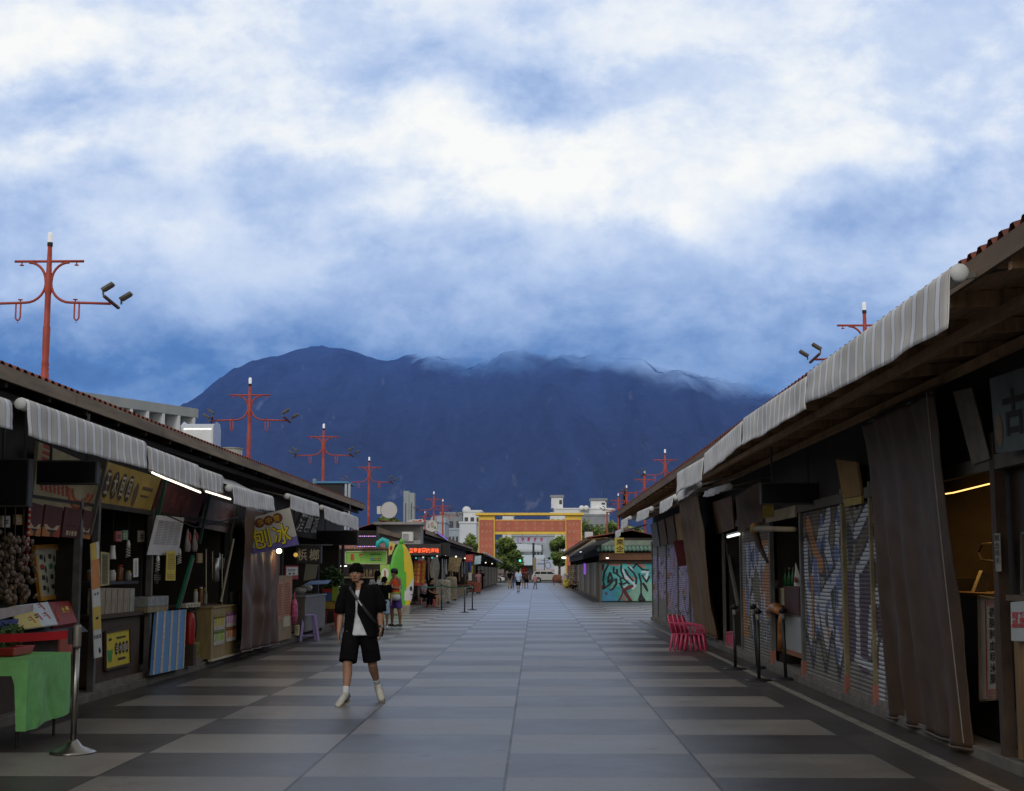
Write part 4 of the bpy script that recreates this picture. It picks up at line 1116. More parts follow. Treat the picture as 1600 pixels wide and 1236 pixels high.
mb = MB(); mb.loft([c + V((0, 0, 0)), c + V((.02, 0, 0))], .1, 24, side=(0, 1, 0)); part(mb, 'disc', M('plaque_dark', (.10, .10, .09), .6, .2), root)
mb = MB(); lines(mb, q, (.2, .3, .82, .75), 3, fill=.5, seed=23, lift=.026); part(mb, 'small_print', MATS['cream_paper'], root)
q = q_X([(231, 958), (263, 953), (262, 931), (231, 933)], -5.5)
for k, (z0, z1, mt, lab) in enumerate(((.0, .36, 'box_cream', 'lower pale box of printed food packs behind the striped board'), (.38, 1.0, 'box_pale', 'upper grey white box stacked behind the striped board'))):
    zb, zt = q[0].z, q[3].z
    mb = MB(); mb.box((-5.75, q[0].y, zb + (zt - zb) * z0), (-5.5, q[1].y, zb + (zt - zb) * z1))
    single(mb, 'food_box', M(mt, [(.22, .18, .11), (.22, .235, .24)][k], .7, .4, 14), lab, 'box', 'stacked food boxes', bevel=.006)
p0, p1 = atX(277, 950, -5.42), atX(301, 868, -5.3)
mb = MB(); mb.bar(p0, p1, .045, .02); single(mb, 'green_pole', M('pole_green', (.02, .17, .10), .5, .2), 'slanting green pole beside the yellow menu card', 'pole')
p0, p1 = atX(281, 950, -5.44), atX(303, 872, -5.32)
mb = MB(); mb.bar(p0, p1, .02, .02); single(mb, 'grey_pole', MATS['steel'], 'thin pale pole leaning right behind the green one', 'pole')
q = [atX(238, 1055, -5.38), atX(287, 1044, -5.38), atX(291, 952, -5.5), atX(245, 956, -5.5)]
r_ = board('striped_board', 'tall blue board with pale vertical strips leaning on the stall front', 'board', q, M('board_blue', (.09, .22, .46), .6, .12, 2), .04)
mb = MB()
for k in range(5): patch(mb, q, max(0, k * .245 - .02), 0, min(1, k * .245 + .05), 1, .004)
part(mb, 'strip', M('strip_cream', (.42, .38, .30), .8, .5, 26), r_)
p = atX(296, 1003, -5.45)
root = thing('fire_extinguisher', 'red fire extinguisher right of the blue striped board', 'extinguisher', (p.x, p.y, .12))
mb = MB(); mb.lathe([(.075, .45), (.078, .47), (.078, .85), (.05, .93), (.022, .95)], (p.x, p.y, 0), 14); part(mb, 'cylinder', M('ext_red', (.3, .012, .012), .35, .1), root, True)
mb = MB(); mb.lathe([(.025, .95), (.025, 1.0)], (p.x, p.y, 0), 8); mb.box((p.x - .02, p.y - .02, 1.0), (p.x + .09, p.y + .02, 1.03)); part(mb, 'valve', MATS['black'], root)
mb = MB(); mb.loft([(p.x, p.y, .97), (p.x + .06, p.y + .1, .95), (p.x + .08, p.y + .12, .75), (p.x + .07, p.y + .1, .55)], .012, 6); part(mb, 'hose', MATS['black'], root)
mb = MB(); mb.box((p.x - .09, p.y - .1, .12), (p.x + .09, p.y + .1, .45)); part(mb, 'stand', MATS['brown_dark'], root)
root = thing('leaning_sheet', 'grey white panel leaning in the dark behind the extinguisher', 'panel', atX(300, 1000, -5.9))
q = q_X([(293, 998), (305, 996), (304, 964), (293, 965)], -5.9); mb = MB(); mb.slab(q, .03); part(mb, 'sheet', MATS['white_plastic'], root)
q = q_X([(291, 950), (313, 948), (313, 942), (291, 943)], -5.6); c = cen(q)
root = thing('power_strip', 'pale socket strip with four dark holes on the back shelf', 'socket strip', c)
mb = MB(); mb.box((-5.68, q[0].y, q[0].z), (-5.6, q[1].y, q[3].z)); part(mb, 'body', MATS['cream_paper'], root)
mb = MB()
for k in range(4): blob(mb, q, .15 + .22 * k, .5, .05, .2, .003, 8)
part(mb, 'socket', MATS['ink'], root)
root = thing('shelf_unit', 'low dark shelf unit between the striped board and the wooden cabinet', 'shelf', (-5.9, 24.2, .1))
mb = MB(); mb.box((-6.2, 23.2, .12), (-5.62, 25.3, .16)); part(mb, 'bottom_board', MATS['brown_dark'], root)
mb = MB(); mb.box((-6.2, 23.2, .98), (-5.62, 25.3, 1.03)); part(mb, 'top_board', MATS['brown_dark'], root)
mb = MB(); mb.box((-6.22, 23.2, .16), (-6.18, 25.3, .98)); part(mb, 'back_board', MATS['black'], root)
q = q_X([(300, 1033), (316, 1030), (316, 1002), (303, 1004)], -5.6)
r_ = board('small_poster', 'small yellow green picture poster low beside the extinguisher', 'poster', q, M('poster_mix', (.2, .2, .05), .8, .8, 12), .01)
# wooden cabinet with cup pictures
ya, yb = atX(329, 1031, -5.42).y, atX(369, 1022, -5.42).y
zt = atX(329, 951, -5.42).z
root = thing('wooden_cabinet', 'light wooden cabinet with pictures of four coloured drinks', 'cabinet', (-5.65, (ya + yb) / 2, .1))
W = M('cab_wood', (.27, .20, .085), .65, .25, 4, stretch=(3, 3, .6))
mb = MB(); mb.box((-5.9, ya, .13), (-5.42, yb, zt)); part(mb, 'body', W, root, bevel=.01)
mb = MB(); mb.box((-5.92, ya - .02, zt + .002), (-5.4, yb + .02, zt + .03)); part(mb, 'top', W, root)
q = [V((-5.42, ya, .13)), V((-5.42, yb, .13)), V((-5.42, yb, zt)), V((-5.42, ya, zt))]
for k, (u, v, c, lab) in enumerate(((.08, .56, (.42, .36, .04), 'yellow drinks picture'), (.55, .58, (.45, .2, .4), 'pink lilac drinks picture'), (.08, .26, (.28, .42, .08), 'lime drinks picture'), (.55, .28, (.5, .16, .02), 'orange drinks picture'))):
    mb = MB(); mb.grid(lambda a, b: bil(q, u + .37 * a, v + .3 * b) + V((.008 + .02 * math.sin(a * 20) ** 2 * (b < .98), 0, 0)), 24, 8, lambda a, b: 1 if (.2 < b < .75 and abs((a * 4) % 1 - .5) < .32) else (2 if b > .8 else 0))
    part(mb, 'drinks_picture', [M('pic_pale', (.42, .4, .38), .6, .3, 20), M('pic%d' % k, c, .6, .3, 30), M('pic_dark%d' % k, tuple(x * .35 for x in c), .6, .3)], root, label=lab)
mb = MB(); 
for z in (.12,): mb.box((-5.44, ya - .1, .1), (-5.38, yb + .5, .13))
part(mb, 'foot_rail', MATS['cream_paper'], root)
# silver tube and rods hanging
p = atX(338, 900, -5.5)
root = thing('utensil_rack', 'rack of hanging silver tubes and ladles above the wooden cabinet', 'utensils', p)
for k, (px, a, b, r) in enumerate(((332, 862, 905, .008), (337, 872, 908, .06), (343, 864, 890, .02), (347, 866, 950, .01), (322, 858, 945, .01))):
    pa, pb = atX(px, a, -5.5), atX(px, b, -5.5)
    mb = MB(); mb.loft([pa, pa.lerp(pb, .5), pb], [r * .5 if k == 2 else r, r, r], 10); part(mb, ['rod', 'tube', 'ladle', 'rod', 'rod'][k], MATS['steel'] if k in (1, 2) else MATS['cream_paper'], root, True)
pa, pb = atX(345, 940, -5.45), atX(365, 842, -5.2)
mb = MB(); mb.bar(pa, pb, .03, .03); single(mb, 'prop_pole', MATS['cream_paper'], 'pale prop pole slanting beside the brown curtain on the left', 'pole')
# white hanging bags
for k, (px, lab) in enumerate(((293, 'first red and white bag hanging right of the menu sheet'), (304, 'second red and white bag hanging right of the menu sheet'))):
    p = atX(px, 842, -5.45); root = thing('hanging_bag', lab, 'bag', p, 'red and white hanging bags')
    mb = MB(); mb.loft([p + V((0, 0, .16)), p + V((0, 0, .05)), p + V((0, 0, -.12)), p + V((0, 0, -.2))], [(.02, .01), (.05, .03), (.085, .05), (.07, .04)], 10, side=(0, 1, 0)); part(mb, 'bag', M('bag_film', (.3, .26, .25), .3, .3, 9), root, True)
    mb = MB(); mb.ell(p + V((.03, 0, .02)), (.03, .035, .09), 8, 6); part(mb, 'print', M('bag_red', (.3, .05, .05), .5, .2), root, True)
# slanting green frame struts under the awnings
for i, (y, lab) in enumerate(((20.7, 'green strut by the yellow brown stall sign'), (23.6, 'green strut right of the maroon stall sign'), (25.9, 'grey strut beside the shaved ice banner'), (17.75, 'dark strut between the hot dog sign and the yellow sign'))):
    mb = MB(); mb.bar((-5.56, y, 2.05), (-5.36, y, 3.1), .045, .045); single(mb, 'awning_strut', MATS['green_frame'] if i < 2 else MATS['frame_grey'], lab, 'strut', 'struts between the stall signs')
pa, pb, pc_ = atX(305, 822, -5.2), atX(325, 820, -5.2), atX(372, 808, -5.2)
mb = MB(); mb.loft([atX(262, 806, -5.2), pa + V((0, 0, -.02)), pb, pc_], .01, 6); single(mb, 'cross_rod', MATS['ink'], 'thin dark rod crossing in front of the maroon and pink grey signs', 'rod')
# light tubes under the awnings
for i, (xa, ya_, xb, yb_, lab) in enumerate(((238, 738.5, 259, 748, 'short lit tube at the left of the awning lights'), (261, 748.5, 313, 769.5, 'longest lit tube light under the left awning'), (322, 768, 346, 775.5, 'lit tube light under the short awning'), (347, 776, 360, 780, 'shortest lit tube beside the pulled-out awning'))):
    a, b = atX(xa, ya_, -4.86), atX(xb, yb_, -4.86); root = thing('tube_light', lab, 'tube light', (a + b) / 2, 'lit tubes under the left awnings')
    mb = MB(); mb.loft([a, b], .013, 8); part(mb, 'tube', E('tube_glow', (1, .86, .68), 2.6), root)
    mb = MB(); mb.bar(a + V((-.02, 0, .025)), b + V((-.02, 0, .025)), .05, .02); part(mb, 'batten', MATS['white_plastic'], root)

# --- curtains : brown cloth with real folds
def curtain(name, label, q, mat, folds, amp, seed, nu=60, nv=40, sag=0.0, rail=True):
    q = [V(p) for p in q]; n = nrm(q); rr = random.Random(seed); ph = [rr.uniform(0, 6) for _ in range(4)]
    c = cen(q); root = thing(name, label, 'curtain', (c.x, c.y, min(p.z for p in q)))
    def fn(u, v):
        b = bil(q, u, v); w = (1 - v) * .8 + .25
        d = amp * w * (math.sin(u * folds * 6.28 + ph[0] + 1.2 * math.sin(v * 2.2)) * .6 + math.sin(u * folds * 2.7 * 3.14 + ph[1]) * .4) + amp * 1.2 * nz(u, v, 3, 2, seed) + amp * .55 * nz(u + v * .35, v, 11, 2.2, seed + 3) + amp * .3 * abs(nz(u * 1.0 + v * .8, v, 7, 7, seed + 5))
        d += sag * math.exp(-((u - .55 - .25 * (v - .3)) / .1) ** 2) * math.sin(min(1, max(0, v)) * math.pi) - sag * .8 * math.exp(-((v - .32 - .5 * (u - .5) ** 2 * 2) / .05) ** 2) * math.sin(u * math.pi)
        return b + n * d
    mb = MB(); mb.grid(fn, nu, nv); o = part(mb, 'cloth', mat, root, True); o.modifiers.new('t', 'SOLIDIFY').thickness = .006
    mb = MB(); mb.loft([fn(k / 20, 0) + n * .012 for k in range(21)], .016, 6); part(mb, 'hem', mat, root, True)
    if rail: mb = MB(); mb.loft([q[3] + n * -.02, q[2] + n * -.02], .02, 8); part(mb, 'rail', MATS['frame_dark'], root)
    return root
CU = M('curtain_brown', (.095, .055, .038), .55, .25, 2.5, spec=.3, dirt=.2)
y0_, y1_ = atX(366, 1010, -5.35).y, atX(433, 1000, -5.35).y
curtain('brown_curtain', 'brown tarpaulin curtain with slack folds below the shaved ice banner', [(-5.28, y0_, .16), (-5.36, y1_, .1), (-5.3, y1_ - .1, 2.75), (-5.22, y0_ + .1, 2.75)], CU, 4.2, .06, 3, sag=.05)
curtain('brown_curtain', 'tall brown curtain bulging out between the right shutters', [(3.72, 33.4, .25), (3.78, 29.6, .2), (3.38, 29.6, 3.25), (3.36, 33.4, 3.25)], M('curtain_tan', (.12, .075, .04), .7, .25, 3), 3.5, .07, 5)
q = [atX(1396, 1120, 3.80), atX(1517, 1172, 3.78), atX(1456, 612, 3.52), atX(1348, 662, 3.52)]
curtain('brown_curtain', 'largest dark brown curtain, hanging to the pavement at the near right', [q[0], q[1], q[2], q[3]], M('curtain_dark', (.058, .033, .019), .55, .3, 3, dirt=.2), 3.3, .05, 7, nu=80, nv=60)
mb = MB(); mb.loft([q[2] + V((-.05, 0, 0)), q[2].lerp(q[1], .5) + V((-.06, 0, 0)), q[1] + V((-.06, -.0, .06))], .006, 6)
single(mb, 'curtain_cord', M('cord_grey', (.22, .21, .2)), 'pale cord running down the near edge of the largest brown curtain', 'cord')

# --- shaved ice banner
q = q_Y([(389, 867), (467, 851), (453, 793), (378, 813)], 26.6)
r_ = board('shaved_ice_banner', 'pale banner with big yellow shaved ice lettering and three dark circles', 'banner', q, M('banner_cloth', (.40, .39, .36), .8, .15, 3), .006)
BN = [M('banner_cloth'), M('banner_violet', (.13, .11, .34), .8, .2)]
paint(r_, q, 40, 30, lambda u, v: 1 if v < .16 + .14 * abs(u - .45) + .1 * nz(u, v, 4, 3, 8) else 0, BN, lift=.002)
mb = MB()
for k in range(3): blob(mb, q, .34 + .185 * k, .80 + .005 * k, .105, .135, .006, 20)
part(mb, 'circle', M('circle_brown', (.13, .035, .02), .7, .2), r_)
mb = MB(); text(mb, q, '超中雪', (.28, .72, .77, .89), lift=.009, gap=.25, bold=.02); part(mb, 'circle_lettering', M('letter_gold', (.4, .25, .03)), r_)
mb = MB(); text(mb, q, '刨冰', (.10, .08, .93, .66), lift=.008, bold=.04, gap=.10); part(mb, 'lettering_outline', MATS['ink'], r_)
mb = MB(); text(mb, q, '刨冰', (.115, .095, .915, .645), lift=.013, bold=.012, gap=.13); part(mb, 'lettering', M('letter_yellow', (.62, .50, .02), .7, .08), r_)
# --- slanted black and white sign
q = q_on([(459, 830), (494, 836), (501, 808), (472, 800)], (-5.2, 0, 2.55), (.5, 0, -.2))
r_ = board('stall_sign', 'slanting black sign with tall white lettering under the pale awnings', 'sign', q, MATS['ink'], .03)
letter(r_, q, [('酒釀派', dict(rect=(.04, .05, .98, .95), bold=.02, gap=.14))], MATS['white_paper'])
# --- betel nut sign
q = q_Y([(462, 880.5), (501, 881), (503, 853.5), (462, 853.5)], 32.3)
root = thing('betel_nut_sign', 'dark hanging sign with two pale betel nut characters', 'sign', cen(q))
mb = MB(); mb.box((q[0].x, 32.3, q[0].z), (q[1].x, 32.55, q[3].z)); part(mb, 'box', MATS['frame_dark'], root, bevel=.01)
mb = MB(); text(mb, q, '梹榔', (.02, .18, .96, .84), lift=.006, bold=.012, gap=.2); part(mb, 'lettering', M('letter_pale', (.5, .47, .36)), root)
mb = MB(); mb.loft([(q[0].x - .05, 32.35, q[3].z), (q[0].x - .05, 32.35, 3.2)], .015, 6); mb.bar((q[0].x - .1, 32.35, q[3].z + .03), (q[1].x + .25, 32.35, q[3].z + .03), .03, .03); part(mb, 'hanger', MATS['frame_grey'], root)
p = atY(462, 867, 32.2); bq = thing('wall_lamp', 'small yellow lamp at the left edge of the betel nut sign', 'lamp', p)
mb = MB(); mb.ell(p, .05, 10, 7); part(mb, 'globe', E('globe_dim', (.9, .55, .12), .55), bq, True)
mb = MB(); mb.bar(p + V((-.1, .05, 0)), p + V((-.02, .03, 0)), .02, .02); part(mb, 'bracket', MATS['ink'], bq)
# lit bulb
p = atX(436, 861, -5.2); root = thing('light_bulb', 'glowing warm bulb hanging at the corner of the shaved ice banner', 'bulb', p)
mb = MB(); mb.ell(p, (.055, .055, .05), 12, 8); part(mb, 'globe', E('bulb_glow', (1, .72, .36), 9), root, True)
mb = MB(); mb.lathe([(.025, .045), (.03, .1)], p, 8); mb.loft([p + V((0, 0, .1)), p + V((0, 0, .7))], .006, 5); part(mb, 'socket', MATS['ink'], root)
bl = bpy.data.lights.new('bulb_light', 'POINT'); bl.energy = 3; bl.color = (1, .65, .3); bl.shadow_soft_size = .06
bo = bpy.data.objects.new('bulb_light', bl); col.objects.link(bo); bo.location = p + V((.1, 0, -.12)); 
# --- orange poster wall
y0_, y1_ = atX(431, 1000, -5.42).y, atX(455, 1000, -5.42).y
root = thing('poster_wall', 'pinkish orange menu board standing beside the brown left curtain', 'menu board', (-5.45, (y0_ + y1_) / 2, .1))
q = [V((-5.42, y0_, .12)), V((-5.42, y1_, .12)), V((-5.42, y1_, 1.5)), V((-5.42, y0_, 1.5))]
mb = MB(); mb.slab(q, .12); part(mb, 'panel', M('board_tan', (.26, .19, .11), .7, .25), root)
mb = MB(); patch(mb, q, .04, .32, .4, .92); patch(mb, q, .46, .22, .95, .95); part(mb, 'poster', M('poster_orange', (.38, .19, .11), .7, .45, 9), root)
mb = MB(); lines(mb, q, (.5, .4, .92, .9), 12, fill=.5, seed=31, lift=.007); lines(mb, q, (.08, .4, .38, .88), 14, fill=.5, seed=32, lift=.007); part(mb, 'small_print', M('print_rust', (.25, .05, .03)), root)
mb = MB(); patch(mb, q, .42, .2, .95, .36, .008); part(mb, 'white_label', MATS['cream_paper'], root)
# red panel with sticker
q = q_X([(446, 906), (466, 905), (466, 884), (446, 884)], -5.75)
r_ = board('red_signboard', 'dark red panel with a white sticker beneath the betel nut sign', 'panel', q, MATS['red_paint'], .03)
mb = MB(); patch(mb, q, .05, .3, .95, .9, .006); part(mb, 'sticker', MATS['white_paper'], r_)
mb = MB(); blob(mb, q, .3, .42, .1, .07, .01); blob(mb, q, .6, .42, .08, .07, .01); lines(mb, q, (.15, .6, .85, .8), 2, seed=33, lift=.01); part(mb, 'sticker_print', MATS['ink'], r_)
# steel counter with glass case, pink bag
ya, yb = atX(476, 980, -5.3).y, atX(508, 970, -5.3).y
root = thing('steel_counter', 'stainless steel counter of the betel nut stall', 'counter', (-5.7, (ya + yb) / 2, .1))
mb = MB(); mb.box((-6.9, ya, .2), (-5.3, yb, 1.0)); part(mb, 'body', M('steel_dull', (.15, .135, .115), .4, .3, 3, metal=.35), root, bevel=.01)
mb = MB(); mb.box((-6.92, ya - .03, 1.003), (-5.27, yb + .03, 1.03)); part(mb, 'top', MATS['steel'], root)
mb = MB()
for a in (-6.8, -5.4):
    for b in (ya + .1, yb - .1): mb.box((a - .03, b - .03, .1), (a + .03, b + .03, .2))
part(mb, 'feet', MATS['frame_dark'], root)
root = thing('glass_case', 'dark arched glass case standing on the steel counter', 'display case', (-6.5, ya + .5, 1.03))
mb = MB(); mb.prism([(-6.85, 1.035)] + [(-6.5 - .35 * math.cos(k * math.pi / 10), 1.1 + .38 * math.sin(k * math.pi / 10)) for k in range(11)] + [(-6.15, 1.035)], 'Y', ya + .15, ya + 1.0)
part(mb, 'hood', M('case_glass', (.05, .05, .045), .15, .2), root)
mb = MB(); mb.box((-6.86, ya + .13, 1.033), (-6.14, ya + .15, 1.08)); part(mb, 'trim', MATS['steel'], root)
p = atY(497, 922, ya + 1.2); root = thing('ice_bag_pile', 'pile of pale clear bags on the steel counter', 'bags', (p.x, p.y, 1.03))
mb = MB(); rr = random.Random(4)
for k in range(7): mb.ell((-5.85 + rr.uniform(-.3, .4), ya + 1.2 + rr.uniform(-.3, .3), 1.1 + rr.uniform(0, .12)), (.16, .14, .08), 8, 5)
part(mb, 'bags', M('bag_pale', (.28, .29, .26), .3, .4, 8), root, True)
p = atY(494, 911, ya + .9); mb = MB(); mb.hexa([p + V(k) for k in ((-.3, 0, -.05), (.28, 0, -.02), (.3, .3, .05), (-.2, .3, .03), (-.28, 0, -.03), (.29, 0, .0), (.32, .3, .07), (-.18, .3, .05))])
single(mb, 'plastic_sheet', M('lid_blue', (.22, .33, .6), .5, .1), 'light blue plastic sheet lying on top of the counter goods', 'sheet')
q_ = atX(460, 955, -5.35); root = thing('pink_bag', 'pink flowered bag hanging at the corner of the steel counter', 'bag', q_)
mb = MB(); mb.loft([q_ + V((0, 0, .28)), q_ + V((0, 0, .15)), q_ + V((0, 0, -.1)), q_ + V((0, 0, -.3))], [(.05, .03), (.12, .07), (.13, .08), (.06, .05)], 12, side=(0, 1, 0)); part(mb, 'bag', M('pink_flower', (.45, .10, .22), .6, .6, 16), root, True)
mb = MB(); mb.loft([q_ + V((0, -.05, .26)), q_ + V((0, -.03, .42)), q_ + V((0, .05, .26))], .012, 6); part(mb, 'strap', MATS['pink_flower'], root)
q_ = atX(464, 985, -5.35); mb = MB(); mb.box((q_.x - .05, q_.y - .07, q_.z - .12), (q_.x + .05, q_.y + .07, q_.z + .12)); single(mb, 'yellow_label_can', M('can_cream', (.45, .40, .25), .5, .5, 9), 'cream and yellow can under the pink bag', 'can', bevel=.02)
# plastic stools
def stool(name, label, loc, mat, h=.42, w=.30, rz=0):
    root = thing(name, label, 'stool', (0, 0, 0))
    mb = MB(); a, b = w * .36, w * .5
    mb.hexa([(-a, -a, h - .03), (a, -a, h - .03), (a, a, h - .03), (-a, a, h - .03), (-a + .01, -a + .01, h), (a - .01, -a + .01, h), (a - .01, a - .01, h), (-a + .01, a - .01, h)]); part(mb, 'seat', mat, root, bevel=.01)
    for sx in (-1, 1):
        for sy in (-1, 1):
            mb = MB(); mb.bar((sx * b, sy * b, 0), (sx * (a - .02), sy * (a - .02), h - .03), .055, .04); part(mb, 'leg', mat, root)
    mb = MB()
    for s in (-1, 1):
        mb.bar((s * (b - .025), -b + .05, .12), (s * (b - .025), b - .05, .12), .015, .035); mb.bar((-b + .05, s * (b - .025), .12), (b - .05, s * (b - .025), .12), .035, .015)
    part(mb, 'stretcher', mat, root)
    root.location = loc; root.rotation_euler = (0, 0, rz); return root
p = atG(481, 1001); stool('plastic_stool', 'lilac plastic stool standing before the steel counter', p, M('lilac_plastic', (.33, .26, .56), .45, .1), h=.6, w=.42, rz=.35)
p = atG(516, 985); stool('plastic_stool', 'red plastic stool beside the black shirted man, under a crate', p, M('red_plastic', (.36, .03, .03), .45, .1), h=.56, w=.4)
mb = MB(); q_ = p + V((0, 0, .57)); mb.box((q_.x - .26, q_.y - .18, q_.z), (q_.x + .26, q_.y + .18, q_.z + .22)); single(mb, 'yellow_crate', M('crate_yellow', (.36, .25, .04), .6, .3, 9), 'yellow crate on the red stool at the betel nut stall', 'crate', bevel=.015)
root = thing('leafy_greens', 'heap of dark green leaves with red and blue packets on the counter end', 'greens', q_ + V((0, 0, .22)))
mb = MB(); leaves(mb, q_ + V((.0, .1, .75)), (.32, .3, .42), 420, .09, 14); part(mb, 'leaves', MATS['herb_green'], root)
mb = MB(); mb.box((q_.x - .2, q_.y - .2, q_.z + .45), (q_.x + .1, q_.y - .1, q_.z + .55)); part(mb, 'red_packet', MATS['red_paint'], root)
mb = MB(); mb.box((q_.x - .2, q_.y - .2, q_.z + .225), (q_.x + .05, q_.y - .1, q_.z + .445)); part(mb, 'blue_packet', M('packet_blue', (.06, .12, .3)), root)
mb = MB(); mb.box((q_.x + .06, q_.y - .22, q_.z + .225), (q_.x + .22, q_.y - .1, q_.z + .6)); part(mb, 'lime_packet', M('packet_lime', (.25, .34, .04)), root)
screen('long dark message board under the awnings beyond the betel nut sign', [(494, 852), (559, 852), (559, 829), (494, 829)], 36.2, name='message_board')
root = thing('window_pane', 'pale backlit pane behind the betel nut counter', 'window', (-6.3, 34.8, 1.3))
q = q_Y([(474, 908), (493, 904), (497, 882), (478, 881)], 34.6); mb = MB(); mb.slab(q, .02); part(mb, 'pane', M('pane_grey', (.22, .22, .17), .4, .2), root)

# --- more stock in the left stalls
def jar_row(label, name, cat, y0, y1, x, z, n, mats, hmin=.12, hmax=.24, r=.05, seed=1, group=None):
    rr = random.Random(seed)
    for k in range(n):
        y = y0 + (y1 - y0) * (k + .5) / n; h = rr.uniform(hmin, hmax); q = r * rr.uniform(.75, 1.1); xx = x + rr.uniform(-.05, .05)
        root = thing(name, label[k], cat, (xx, y, z), group)
        mb = MB(); mb.lathe([(q * .9, z), (q, z + .02), (q, z + h * .75), (q * .7, z + h * .88)], (xx, y, 0), 10); part(mb, 'body', mats[k % len(mats)], root, True)
        mb = MB(); mb.lathe([(q * .72, z + h * .885), (q * .72, z + h)], (xx, y, 0), 10); part(mb, 'cap', [MATS['white_plastic'], MATS['red_paint'], MATS['yellow']][(k + seed) % 3], root, True)
JM = [M('jar_amber', (.22, .10, .03), .25, .3), M('jar_clear', (.26, .27, .25), .2, .3), M('jar_greenish', (.10, .16, .06), .25, .3), M('jar_white', (.42, .42, .40), .4, .15)]
jar_row(['amber jar at the left end of the drinks stall shelf', 'clear jar second on the drinks stall shelf', 'greenish jar third on the drinks stall shelf', 'white tub fourth on the drinks stall shelf', 'amber jar fifth on the drinks stall shelf', 'clear jar at the right end of the drinks stall shelf'], 'jar', 'jar', 18.4, 20.3, -5.78, 1.463, 6, JM, seed=3, group='jars on the drinks stall shelf')
jar_row(['white bottle at the left of the dark shelf unit', 'amber bottle second on the dark shelf unit', 'clear bottle third on the dark shelf unit', 'green bottle at the right of the dark shelf unit'], 'sauce_bottle', 'bottle', 23.9, 25.2, -5.74, 1.033, 4, [JM[3], JM[0], JM[1], JM[2]], hmin=.2, hmax=.3, r=.04, seed=5, group='bottles on the dark shelf unit')
jar_row(['yellow capped tub on the wooden cabinet, left', 'clear tub in the middle of the wooden cabinet top', 'amber tub on the wooden cabinet, right'], 'tub', 'tub', ya0 if False else 26.0, 27.6, -5.66, atX(329, 951, -5.42).z + .033, 3, [JM[3], JM[1], JM[0]], r=.06, seed=8, group='tubs on the wooden cabinet')
for k, (px, py, w, h, cl, lab) in enumerate(((150, 832, 7, 20, (.34, .27, .08), 'yellow snack packet hanging at the post left of the drinks stall'), (186, 838, 9, 16, (.30, .07, .05), 'red snack packet hanging high in the drinks stall'), (196, 836, 8, 15, (.10, .22, .10), 'green snack packet hanging high in the drinks stall'), (222, 838, 8, 18, (.36, .33, .28), 'pale snack packet hanging near the drinks stall post'),
        (313, 872, 7, 15, (.36, .24, .10), 'tan packet hanging left of the silver tubes'), (354, 880, 6, 16, (.32, .32, .34), 'pale packet hanging right of the silver tubes'), (30, 812, 10, 16, (.26, .16, .05), 'ochre packet hanging over the shells'), (10, 815, 12, 18, (.30, .28, .24), 'pale packet hanging over the shells at the far left'))):
    q = q_X([(px - w / 2, py + h / 2), (px + w / 2, py + h / 2), (px + w / 2, py - h / 2), (px - w / 2, py - h / 2)], -5.6)
    r_ = board('snack_packet', lab, 'packet', q, M('packet%d' % k, cl, .45, .5, 22), .03, group='snack packets hanging in the left stalls')
    mb = MB(); lines(mb, q, (.15, .3, .85, .75), 2, fill=.6, seed=80 + k); part(mb, 'small_print', MATS['ink'] if k % 2 else MATS['cream_paper'], r_)
for k, (px, py, X, lab) in enumerate(((520, 846, -5.4, 'small warm bulb under the long dark message board'), (530, 900, -5.9, 'small warm bulb deep in the betel nut stall'))):
    p = atX(px, py, X); root = thing('light_bulb', lab, 'bulb', p); mb = MB(); mb.ell(p, .035, 8, 6); part(mb, 'globe', E('globe_amber', (1, .6, .2), 1.5), root, True); mb = MB(); mb.loft([p + V((0, 0, .03)), p + V((0, 0, .3))], .006, 5); part(mb, 'cord', MATS['ink'], root)
# ================================================================== right near row: signs, goods, barriers
M('sign_brown', (.10, .055, .03), .75, .35, 3, dirt=.4); M('sign_ochre', (.22, .13, .035), .75, .3, 3, dirt=.4)
def leaning(label, pts, mat, frame=None, P=None, group='leaning signs over the right shutters'):
    q = q_on(pts, P or RP, RN); return board('stall_sign', label, 'sign', q, mat, .03, frame, .03, group), q
r_, q = leaning('ochre sign board between the two graffiti shutters', [(1346, 774), (1317, 779), (1306, 718), (1338, 722)], MATS['sign_ochre'])
r_, q = leaning('yellow edge board below the ochre sign', [(1346, 787), (1319, 792), (1317, 780), (1346, 775)], M('edge_yellow', (.3, .22, .05), .7, .3))
r_, q = leaning('brown blank sign left of the black message board', [(1192, 815), (1153, 832), (1149, 776), (1187, 752)], MATS['sign_brown'])
r_, q = leaning('second brown blank sign, beside the tall bulging curtain', [(1147, 826), (1118, 836), (1113, 785), (1143, 775)], MATS['sign_brown'])
for i, (x0, x1, mt, lab) in enumerate(((1072, 1086, 'maroon', 'maroon leaning sign nearest the bulging curtain'), (1057, 1070, 'sign_ochre', 'yellow leaning sign left of the maroon one'), (1043, 1055, 'sign_brown', 'brown leaning sign left of the yellow one'), (1031, 1041, 'sign_brown', 'narrow brown leaning sign, fourth from the curtain'), (1019, 1029, 'frame_grey', 'last small grey leaning sign at the far corner'))):
    y_t0, y_t1 = 892 - (x0 - 836) * .395, 892 - (x1 - 836) * .395; yb0, yb1 = 892 - (x0 - 836) * .20, 892 - (x1 - 836) * .20
    leaning(lab, [(x1 + 2, yb1), (x0 + 2, yb0), (x0 - 3, y_t0), (x1 - 4, y_t1)], MATS[mt])
q = q_on([(1700, 690), (1556, 708), (1546, 592), (1700, 540)], (3.60, 0, 2.9), RN)
r_ = board('stall_sign', 'large dark teal sign with black brush lettering at the right edge', 'sign', q, M('sign_teal', (.075, .10, .10), .7, .3, 2), .03)
mb = MB(); text(mb, q, '古早味', (.92, .25, .05, .8), lift=.006, bold=.03) if False else None
